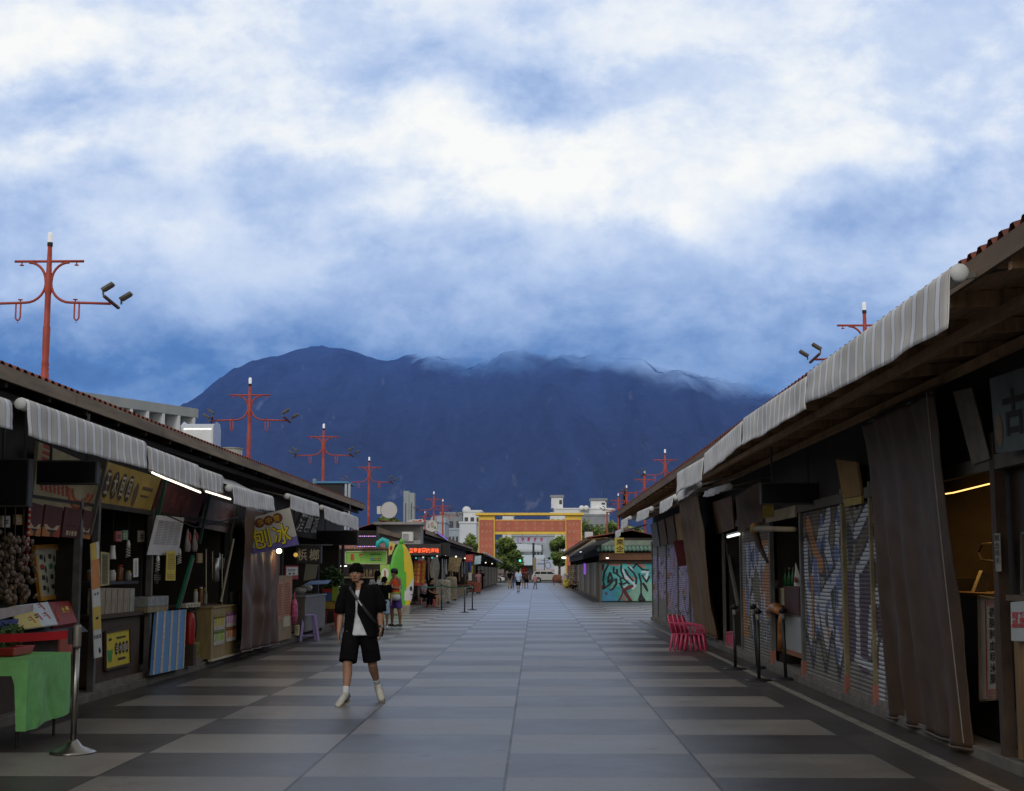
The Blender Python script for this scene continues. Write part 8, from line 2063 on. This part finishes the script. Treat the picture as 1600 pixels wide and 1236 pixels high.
# ---- the man walking toward the camera
def main_man():
    b = atG(559, 1100)
    J = dj(pel=(.01, .02, .90), chest=(.03, 0, 1.22), neck=(.0, -.01, 1.425), head=(-.034, -.04, 1.565),
           sha=(-.165, 0, 1.375), ela=(-.222, .02, 1.10), wra=(-.235, -.06, .86), haa=(-.225, -.10, .70),
           shb=(.19, .02, 1.385), elb=(.252, .04, 1.12), wrb=(.272, .0, .90), hab=(.26, -.04, .74),
           hia=(-.085, .0, .86), kna=(-.115, -.13, .47), ana=(-.12, -.22, .115), toa=(-.185, -.40, .055),
           hib=(.105, .03, .86), knb=(.165, .08, .465), anb=(.205, .33, .20), tob=(.275, .185, .045), face=(-.06, -1, -.02))
    st = dict(top=('vest', WHT), topk=.93, bottom=('shorts', BLK), hair='fringe', skin=SK, hem=(.02, .0, .81), leg=.9, nofeet=True)
    r = figure('man in an open black shirt and black shorts walking toward the camera', b, 0, J, st, 1.715, .0075)
    r.location = (0, 0, 0); r.scale = (1, 1, 1)
    # open black shirt
    mb = MB()
    zs = [.80, .9, 1.0, 1.1, 1.2, 1.3, 1.37, 1.41, 1.435]
    A = [.205, .198, .195, .20, .208, .205, .185, .13, .10]; B = [.155, .15, .148, .152, .155, .145, .125, .10, .085]
    cxs = [.015, .015, .02, .025, .03, .025, .02, .01, .0]; xl = [-.075, -.06, -.045, -.03, -.028, -.03, -.036, -.045, -.05]; xr = [.13, .085, .04, -.005, .0, .012, .022, .03, .035]
    def ip(arr, z):
        for i in range(len(zs) - 1):
            if zs[i] <= z <= zs[i + 1]: return arr[i] + (arr[i + 1] - arr[i]) * (z - zs[i]) / (zs[i + 1] - zs[i])
        return arr[-1]
    def sh_(u, v):
        z = .80 + .635 * v; a = ip(A, z); bb = ip(B, z); c = ip(cxs, z)
        p0 = math.asin(max(-1, min(1, (ip(xr, z) - c) / a))); p1 = 2 * math.pi + math.asin(max(-1, min(1, (ip(xl, z) - c) / a)))
        ph = p0 + (p1 - p0) * u
        w = .010 * nz(u * 5, v * 4, 1, 1, 7) * (1.2 - v) + .006 * math.sin(u * 30 + v * 4) * (1 - v)
        zz = z + (.012 * math.sin(u * 12) if v < .02 else 0)
        return V((c + (a + w) * math.sin(ph), .01 - (bb + w) * math.cos(ph), zz))
    mb.grid(sh_, 60, 34)
    o = part(mb, 'open_shirt', BLK, r, True); o.modifiers.new('t', 'SOLIDIFY').thickness = .006
    for k in 'ab':
        s_, e_ = J['sh' + k], J['el' + k]; inn = s_.lerp(J['chest'].lerp(J['neck'], .6), .5); out = V((-.03 if k == 'a' else .03, 0, 0))
        mb = MB(); mb.loft([inn, s_ + V((0, 0, .004)), s_.lerp(e_, .35) + out * .5, s_.lerp(e_, .7) + out * .6, e_ + out * .2 - V((0, 0, .01))], [.066, .066, .070, .075, .076], 16)
        part(mb, 'sleeve', BLK, o, True)
    mb = MB()                                                            # collar
    for s in (-1, 1):
        mb.grid(lambda u, v: V((.0 + s * (.03 + .062 * math.sin(u * 1.7) + .02 * v * (1 - u)), -.10 + .19 * u ** 1.2 - .02 * v * (1 - u), 1.405 + .055 * math.sin(u * 1.57) + (.0 - .055 * (1 - u) - .03) * v + .035)), 8, 4)
    c = part(mb, 'collar', BLK, o, True); c.modifiers.new('t', 'SOLIDIFY').thickness = .005
    # strap, buckle, bag, watch
    mb = MB(); pts = []
    for k in range(15):
        t = k / 14; x = -.115 + .335 * t; z = 1.405 - .44 * t; a = ip(A, z) + .012; bb = ip(B, z) + .014; c_ = ip(cxs, z)
        pts.append(V((x, .01 - bb * math.sqrt(max(.02, 1 - min(.98, ((x - c_) / a) ** 2))), z)))
    mb.loft(pts, [(.019, .003)] * 15, 8, side=(.75, 0, .6)); part(mb, 'strap', M('strap_black', (.02, .02, .022), .5, .2), r, True)
    mb = MB(); mb.bar(pts[5] + V((0, -.006, 0)), pts[7] + V((0, -.006, 0)), .012, .004, up=(0, 1, 0)); part(mb, 'buckle', M('buckle', (.5, .5, .5), .4, .1), r)
    mb = MB(); mb.loft([V((.16, .17, 1.02)), V((.16, .17, .90)), V((.16, .16, .80))], [(.13, .045), (.14, .055), (.12, .04)], 12, side=(1, .3, 0)); part(mb, 'shoulder_bag', M('bag_black', (.014, .014, .016), .6, .2), r, True)
    w0 = J['wrb'] + V((-.002, .005, .03)); mb = MB(); mb.loft([w0 + V((0, 0, .012)), w0 - V((0, 0, .012))], .034, 14); wt = part(mb, 'watch', M('watch_strap', (.015, .015, .018)), r, True)
    mb = MB(); mb.cbox(w0 + V((.018, -.029, 0)), (.034, .012, .036)); part(mb, 'dial', M('watch_face', (.12, .14, .17), .2, .2), wt, bevel=.004)
    # face
    hd = J['head']; f = J['face'].normalized(); s = f.cross(V((0, 0, 1))).normalized(); s = s if s.x > 0 else -s; uz = V((0, 0, 1))
    RH = Matrix((s, -f, uz)).transposed()
    for k in (-1, 1):
        mb = MB(); mb.ell(hd + f * .083 + s * k * .030 + uz * .016, (.0155, .008, .0075), 10, 6, RH); e = part(mb, 'eye', M('eye_white', (.45, .43, .4), .3, .05), r, True)
        mb = MB(); mb.ell(hd + f * .0885 + s * k * .030 + uz * .016, (.0075, .004, .007), 8, 6, RH); part(mb, 'iris', MATS['ink'], e, True)
        mb = MB(); mb.loft([hd + f * .090 + s * k * .012 + uz * .034, hd + f * .089 + s * k * .03 + uz * .038, hd + f * .078 + s * k * .05 + uz * .033], [(.004, .006)] * 3, 6); part(mb, 'eyebrow', HAIR, r, True)
        mb = MB(); mb.loft([hd + f * .0885 + s * k * .014 + uz * .022, hd + f * .0895 + s * k * .03 + uz * .0255, hd + f * .081 + s * k * .047 + uz * .020], [.0028] * 3, 5); part(mb, 'eyelid', HAIR, e, True)
    mb = MB(); mb.loft([hd + f * .0905 - s * .024 - uz * .052, hd + f * .097 - uz * .050, hd + f * .0905 + s * .024 - uz * .052], [(.004, .005), (.007, .006), (.004, .005)], 6); part(mb, 'mouth', M('lips', (.20, .075, .06), .5, .1), r, True)
    # socks and shoes
    for k in 'ab':
        an, to = J['an' + k], J['to' + k]; kn = J['kn' + k]; up = (kn - an).normalized()
        mb = MB(); mb.loft([an - up * .05, an + up * .0, an + up * .10, an + up * .112], [.034, .036, .043, .040], 14); part(mb, 'sock', WHT, r, True)
        d = (to - an); d = (d - up * 0).normalized(); nn = d.cross(V((1, 0, 0))).normalized(); nn = nn if nn.z > 0 else -nn; sd_ = d.cross(nn).normalized()
        heel = an - d * .055 - nn * .06; tip = heel + d * .285
        mb = MB()
        mb.loft([heel + nn * .01, heel + d * .012 + nn * .05, heel + d * .07 + nn * .055, heel + d * .13 + nn * .05, heel + d * .20 + nn * .034, heel + d * .255 + nn * .027, tip + nn * .018],
                [(.022, .02), (.036, .048), (.040, .062), (.043, .046), (.047, .032), (.042, .024), (.02, .012)], 14, side=sd_)
        sh2 = part(mb, 'sneaker', M('sneaker_white', (.40, .40, .365), .55, .2, 14), r, True)
        mb = MB(); mb.loft([heel - d * .012 - nn * .006, heel + d * .02 - nn * .008, heel + d * .14 - nn * .008, heel + d * .24 - nn * .006, tip + d * .006 + nn * .0], [(.026, .016), (.043, .019), (.046, .018), (.050, .016), (.025, .014)], 12, side=sd_); part(mb, 'sole', M('sole_cream', (.33, .26, .13), .7, .2), sh2, True)
        mb = MB(); mb.loft([heel + d * .075 + nn * .062, heel + d * .12 + nn * .066, heel + d * .165 + nn * .056], [(.018, .006), (.02, .008), (.016, .006)], 8, side=sd_); part(mb, 'tongue', M('tongue_grey', (.24, .24, .23)), sh2, True)
        for i_ in range(4):
            c_ = heel + d * (.095 + .024 * i_) + nn * (.077 - .006 * i_); mb = MB(); mb.loft([c_ - sd_ * .026 - nn * .012, c_, c_ + sd_ * .026 - nn * .012], .0035, 5); part(mb, 'lace', M('lace_grey', (.3, .3, .29)), sh2)
        mb = MB(); mb.loft([heel + d * .235 + nn * .012, heel + d * .262 + nn * .012, tip + nn * .008], [(.044, .026), (.036, .022), (.018, .012)], 10, side=sd_); part(mb, 'toe_cap', M('toe_grey', (.30, .30, .28)), sh2, True)
        mb = MB(); mb.loft([heel + d * .0 + nn * .03, heel + d * .012 + nn * .075], [(.038, .024), (.036, .026)], 10, side=sd_); part(mb, 'heel_tab', M('heel_dark', (.09, .09, .09)), sh2, True)
        o_ = sd_ if sd_.x * (1) > 0 else -sd_
        for q_ in ((o_, 1),):
            pt = lambda a, b, q=q_[0]: heel + d * a + nn * b + q * (.0455 + .002)
            mb = MB(); mb.face([pt(.03, .07), pt(.07, .03), pt(.105, .018), pt(.15, .03), pt(.20, .056), pt(.15, .044), pt(.11, .038), pt(.08, .046)]); part(mb, 'swoosh', MATS['ink'], sh2)
    r.location = b; r.scale = (1.0, 1.0, 1.0)
    return r
main_man()

# ---- the man in the orange vest with phone, side on, at the crossing
p = atG(618, 980)
Jm = dj(face=(-.9, -.35, -.25), head=(-.05, -.02, 1.56), elb=(.15, -.12, 1.12), wrb=(-.12, -.22, 1.16), hab=(-.26, -.22, 1.22), ela=(-.27, -.02, 1.12), wra=(-.34, -.12, 1.15), haa=(-.40, -.18, 1.22), sha=(-.1, .14, 1.40), shb=(.1, -.14, 1.40), neck=(-.01, 0, 1.44),
        hia=(-.06, .06, .88), kna=(-.12, .04, .48), ana=(-.11, .06, .085), toa=(-.27, .05, .03), hib=(.05, -.06, .88), knb=(.11, -.06, .48), anb=(.14, -.06, .085), tob=(-.01, -.13, .03))
r = figure('man in an orange vest, purple shorts and dark hat looking at his phone', p, 0, Jm, dict(top=('vest', cloth('orange', (.58, .085, .03))), bottom=('shorts', cloth('purple', (.10, .055, .27))), hair='short', hat=cloth('hat', (.035, .035, .05)), skin=SK2, shoes=M('slipper', (.05, .045, .035))), 1.68, .014)
r.location = (0, 0, 0); r.scale = (1,) * 3
mb = MB(); mb.loft([V((.02, -.19, .95)), V((.02, -.20, .86)), V((.02, -.19, .78))], [(.12, .04), (.15, .055), (.13, .045)], 12, side=(.95, -.2, 0)); part(mb, 'crossbody_bag', M('bag_ice', (.42, .47, .5), .6, .1), r, True)
mb = MB(); mb.loft([V((.13, -.2, .93)), V((.14, -.17, 1.2)), V((.09, -.10, 1.43)), V((-.03, .03, 1.44)), V((-.1, -.12, 1.2)), V((-.09, -.2, .94))], [(.012, .004)] * 6, 6); part(mb, 'bag_strap', MATS['bag_ice'], r, True)
mb = MB(); mb.loft([V((0, 0, 1.02)), V((0, 0, .94))], [(.19, .145), (.19, .145)], 16, side=(.6, -.8, 0)); part(mb, 'shirt_hem', cloth('lime', (.28, .33, .05)), r, True)
mb = MB(); mb.cbox((-.37, -.22, 1.26), (.02, .08, .15), Euler((0, rad(-30), 0)).to_matrix()); part(mb, 'phone', MATS['black'], r)
r.location = p; r.scale = (.98,) * 3
# ---- woman and boy seen from behind the main man
p = atG(589, 980)
figure('woman with a dark ponytail and white top, half hidden behind the walking man', p, 0, dj(face=(.3, .95, 0)), dict(top=('tee', WHT), bottom=('shorts', cloth('palepink', (.4, .3, .3))), hair='pony', slim=.88, shoes=MATS['white_plastic']), 1.60, .016)
p = atG(600, 982)
r = figure('boy in a black top and light blue shorts standing left of the orange vest man', p, 0, dj(face=(.5, .8, 0)), dict(top=('tee', BLK), bottom=('shorts', cloth('ice', (.30, .42, .58))), hair='short', slim=.86, leg=1.0, shoes=MATS['white_plastic']), 1.43, .016)
# ---- seated pair and others before the second left row
def put(label, px, py, rz, J, st, h=1.68, z=0.0, voxel=.022):
    return figure(label, atG(px, py, z), rz, J, st, h, voxel)
NAVY = cloth('navy', (.02, .022, .04)); RED = cloth('red', (.30, .035, .03)); GREY = cloth('grey', (.16, .16, .17)); PINK = cloth('pink', (.45, .22, .24)); DEN = cloth('denim', (.10, .15, .26)); KHA = cloth('khaki', (.33, .28, .20)); SKYB = cloth('skyblue', (.42, .52, .72)); BRN = cloth('brown', (.07, .035, .028))
put('seated woman in mauve beside a companion in black, second left row', 660, 949, rad(60), sit(.45), dict(top=('tee', cloth('mauve', (.3, .24, .3))), bottom=('trousers', BLK), hair='long', slim=.9))
put('person in black sitting sideways on a red stool, second left row', 671, 950, rad(70), sit(.45), dict(top=('tee', BLK), bottom=('shorts', BLK), hair='short', shoes=GREY))
p = atG(662, 948); stool('plastic_stool', 'red plastic stool under the pair seated at the second left row', p + V((-.25, 0, 0)), MATS['red_plastic'], .43, .36)
p = atG(673, 949); stool('plastic_stool', 'red plastic stool under the black dressed sitter at the second left row', p, MATS['red_plastic'], .43, .36)
p = atG(679, 944); root = thing('folding_chair', 'red and dark folding chair beside the seated pair', 'chair', p); mb = MB(); mb.box((p.x - .2, p.y - .2, .42), (p.x + .2, p.y + .2, .45)); part(mb, 'seat', MATS['red_paint'], root); mb = MB(); mb.box((p.x - .2, p.y + .18, .5), (p.x + .2, p.y + .21, .85)); part(mb, 'backrest', MATS['red_paint'], root)
for sx_ in (-.18, .18):
    for sy_ in (-.18, .18): mb = MB(); mb.loft([p + V((sx_, sy_, 0)), p + V((sx_, sy_, .86 if sy_ > 0 else .42))], .014, 6); part(mb, 'leg', MATS['frame_dark'], root)
put('person in dark clothes seated at the red table, far along the second left row', 716, 930, rad(-90), sit(.45), dict(top=('tee', BLK), bottom=('trousers', BLK), hair='long', slim=.9))
put('second person seated at the red table, brown hair, facing the other', 729, 931, rad(90), sit(.45), dict(top=('tee', cloth('ochre', (.22, .12, .05))), bottom=('trousers', BLK), hair='long', haircol=M('hair_brown', (.05, .028, .018))))
p = atG(722, 931); root = thing('small_table', 'small red topped table between the seated pair far left', 'table', p); mb = MB(); mb.box((p.x - .55, p.y - .35, .66), (p.x + .4, p.y + .35, .70)); part(mb, 'tabletop', M('table_red', (.40, .10, .10), .6, .2), root)
for sx_ in (-.45, .32): mb = MB(); mb.loft([p + V((sx_, 0, 0)), p + V((sx_, 0, .66))], .03, 6); part(mb, 'leg', MATS['frame_dark'], root)
q = q_Y([(732, 907), (737, 907), (737, 895), (732, 895)], 92); board('white_card', 'white upright card beside the far seated pair', 'card', q, MATS['white_paper'], .03)
put('woman in pale pink top and black trousers standing at the far left row', 747, 927.5, rad(30), dj(), dict(top=('tee', PINK), bottom=('trousers', BLK), hair='long', slim=.86, shoes=MATS['ink']), 1.62)
put('person in black standing in the shade behind the woman in the dark dress', 752, 922, rad(10), dj(), dict(top=('tee', BLK), bottom=('trousers', BLK), hair='short'), 1.68)
# ---- walkers in the middle of the street
put('walker in a black T-shirt with a pale print and khaki trousers', 796.5, 919.5, rad(175), walk(.12), dict(top=('tee', BLK), bottom=('trousers', KHA), hair='short', shoes=MATS['ink']), 1.66)
put('walker in blue jeans just behind the khaki trousers walker', 801, 919, rad(185), walk(.1), dict(top=('tee', NAVY), bottom=('trousers', DEN), hair='short', shoes=MATS['ink']), 1.62)
put('walker in a pale blue shirt and black shorts, nearest of the far group', 810, 926, rad(190), walk(.2), dict(top=('tee', SKYB), bottom=('shorts', BLK), hair='short', shoes=GREY), 1.68)
put('walker in a dark red brown top and black shorts, right of the pale blue shirt', 822.5, 919.5, rad(170), walk(.16), dict(top=('tee', BRN), bottom=('shorts', BLK), hair='short', shoes=MATS['ink']), 1.72)
put('figure in black half hidden behind the dark red topped walker', 818, 919, rad(180), walk(.1), dict(top=('tee', BLK), bottom=('shorts', GREY), hair='short'), 1.64)
put('child in a white hat and pink top carrying something, right of the walkers', 836, 920.5, rad(150), walk(.14), dict(top=('tee', PINK), bottom=('trousers', GREY), hair='short', hat=WHT, slim=.85, shoes=MATS['ink']), 1.28)
for px, py, rz_, c1, lab in ((901, 922, -60, BRN, 'person in dark red sitting low by the far right plank shutters'), (905, 923, 60, BLK, 'person in black sitting low next to the one in dark red'), (897, 920, -80, cloth('wine', (.12, .03, .03)), 'third low sitter at the far right, half behind the others')):
    put(lab, px, py, rad(rz_), sit(.30), dict(top=('tee', c1), bottom=('trousers', BLK), hair='short'), 1.5)
    stool('plastic_stool', 'low stool under the ' + {901: 'dark red sitter', 905: 'black dressed sitter', 897: 'third sitter'}[px] + ' at the far right row', atG(px, py), MATS['brown_dark'], .28, .3)
p = atG(871, 914.5)
root = thing('brown_chair_stack', 'brown red covered chairs at the far right end of the street', 'chairs', p); mb = MB(); mb.loft([p + V((0, 0, .35)), p + V((0, 0, .7)), p + V((.0, 0, 1.1)), p + V((0, 0, 1.2))], [(.5, .35), (.6, .4), (.45, .3), (.2, .15)], 10); part(mb, 'cover', M('cover_rust', (.16, .06, .035), .8, .4, 5), root, True)
for s in (-.4, .4): mb = MB(); mb.loft([p + V((s, 0, 0)), p + V((s, 0, .5))], .05, 6); part(mb, 'leg', MATS['red_paint'], root)

# ================================================================== cars
def car(label, loc, rz, L, W, H, paint, suv=True):
    root = thing('parked_car' if not suv else 'white_car', label, 'car', (0, 0, 0))
    s = L / 4.7; hz = H / 1.66
    low = [(-2.33, .42), (-2.36, .70), (-2.30, .98), (-2.2, 1.08), (-1.2, 1.1), (1.05, 1.05), (1.6, 1.0), (2.1, .9), (2.32, .78), (2.36, .52), (2.3, .34), (1.95, .28), (-2.0, .28)]
    cab = [(-2.22, 1.06), (-1.98, 1.45), (-1.7, 1.60), (-.9, 1.66), (.1, 1.64), (.45, 1.54), (1.08, 1.06)] if suv else [(-1.9, 1.0), (-1.3, 1.32), (-.9, 1.42), (.1, 1.42), (.5, 1.34), (1.2, 1.0)]
    def ext(mb, prof, w0, w1, zt):
        n = len(prof); rings = []
        for wy, k in ((-1, 0), (-.92, 1), (.92, 1), (1, 0)):
            r = []
            for x, z in prof:
                t = max(0, (z - zt) / .6); w = (w0 + (w1 - w0) * min(1, t)) / 2
                ins = .06 if k == 0 else 0
                r.append(V((x * s * (1 - ins * .35), wy * w, (z if k else z - ins * (z - .7)) * hz)))
            rings.append(r)
        vs = [p for r in rings for p in r]; fs = [tuple(reversed(range(n))), tuple(range(3 * n, 4 * n))]
        for a in range(3):
            for i in range(n): j = (i + 1) % n; fs.append((a * n + i, a * n + j, (a + 1) * n + j, (a + 1) * n + i))
        mb.idx(vs, fs)
    mb = MB(); ext(mb, low, W, W * .98, .5); o = part(mb, 'body', paint, root); addbevel(o, .04)
    mb = MB(); ext(mb, cab, W * .93, W * .74, 1.05); o = part(mb, 'cabin', paint, root); addbevel(o, .03)
    G = MATS['glass_dark']
    top = 1.53 if suv else 1.33
    for y_ in (-1, 1):
        for (a, b, c, d) in (((.84, .34, -.22, -.22), (-.30, -.30, -1.12, -1.12), (-1.2, -1.2, -1.95, -1.78)) if suv else ((.85, .35, -.15, -.15), (-.22, -.22, -1.45, -1.15), (0, 0, 0, 0))):
            if a == b == c: continue
            mb = MB(); f = lambda x, z: V((x * s, y_ * (W * (.93 - .19 * min(1, (z - 1.05) / .6)) / 2 + .012), z * hz))
            mb.face([f(a, 1.15), f(b, top - .05), f(d, top - .05), f(c, 1.15)]); part(mb, 'side_window', G, root)
        for x in (-1.42, 1.45):
            mb = MB(); yy = y_ * (W / 2 - .09); mb.loft([V((x * s, yy - .1, .345)), V((x * s, yy + .1, .345))], .345, 20, side=(1, 0, 0)); w = part(mb, 'wheel', M('tyre', (.015, .015, .016), .8, .2), root)
            mb = MB(); mb.loft([V((x * s, yy + y_ * .085, .345)), V((x * s, yy + y_ * .106, .345))], .22, 14, side=(1, 0, 0)); part(mb, 'rim', M('rim_metal', (.35, .36, .38), .35, .1, metal=.7), w)
            mb = MB(); mb.loft([V((x * s, y_ * (W / 2 - .03), .36)), V((x * s, y_ * (W / 2 + .003), .36))], .40, 18, side=(1, 0, 0)); part(mb, 'wheel_arch', MATS['ink'], root)
        mb = MB(); mb.ell(V((2.2 * s, y_ * W * .36, .74 * hz)), (.12, .17, .08), 8, 6); part(mb, 'headlight', M('lamp_glass', (.5, .52, .55), .2, .05), root, True)
        mb = MB(); mb.ell(V((-2.28 * s, y_ * W * .38, .92 * hz)), (.07, .15, .10), 8, 6); part(mb, 'tail_light', MATS['red_paint'], root, True)
        mb = MB(); mb.ell(V((.85 * s, y_ * (W / 2 + .08), 1.1 * hz)), (.07, .1, .07), 8, 6); part(mb, 'mirror', paint, root, True)
    mb = MB(); mb.box((-2.1 * s, -W / 2 - .006, .26 * hz), (2.1 * s, W / 2 + .006, .36 * hz)); part(mb, 'lower_trim', MATS['ink'], root)
    root.location = loc; root.rotation_euler = (0, 0, rz); return root
CW = M('car_white', (.66, .68, .70), .25, .04, 2, spec=.6); CD = M('car_dark', (.045, .04, .08), .25, .1, 2, spec=.6)
car('white SUV driving across the far end of the street', V((atY(857.5, 905, 196).x, 196.5, 0)), 0, 4.7, 1.86, 1.68, CW)
car('dark violet car at the road behind the left gateway pillar', V((atY(785, 905, 206).x, 206, 0)), 0, 4.4, 1.8, 1.45, CD, False)
car('white car with only its nose showing, left of the dark violet one', V((atY(778, 907, 199).x - 1.2, 199, 0)), 0, 4.3, 1.76, 1.3, CW, False)
p = atG(779, 910.0); root = thing('wooden_stand', 'small orange wooden stand at the left gateway foot', 'stand', p)
for s in (-.25, .25): mb = MB(); mb.loft([p + V((s, 0, 0)), p + V((s * .6, 0, .9))], .05, 6); part(mb, 'leg', M('stand_orange', (.4, .2, .09)), root)
mb = MB(); mb.box((p.x - .4, p.y - .1, .82), (p.x + .4, p.y + .1, .92)); part(mb, 'crosspiece', MATS['stand_orange'], root)
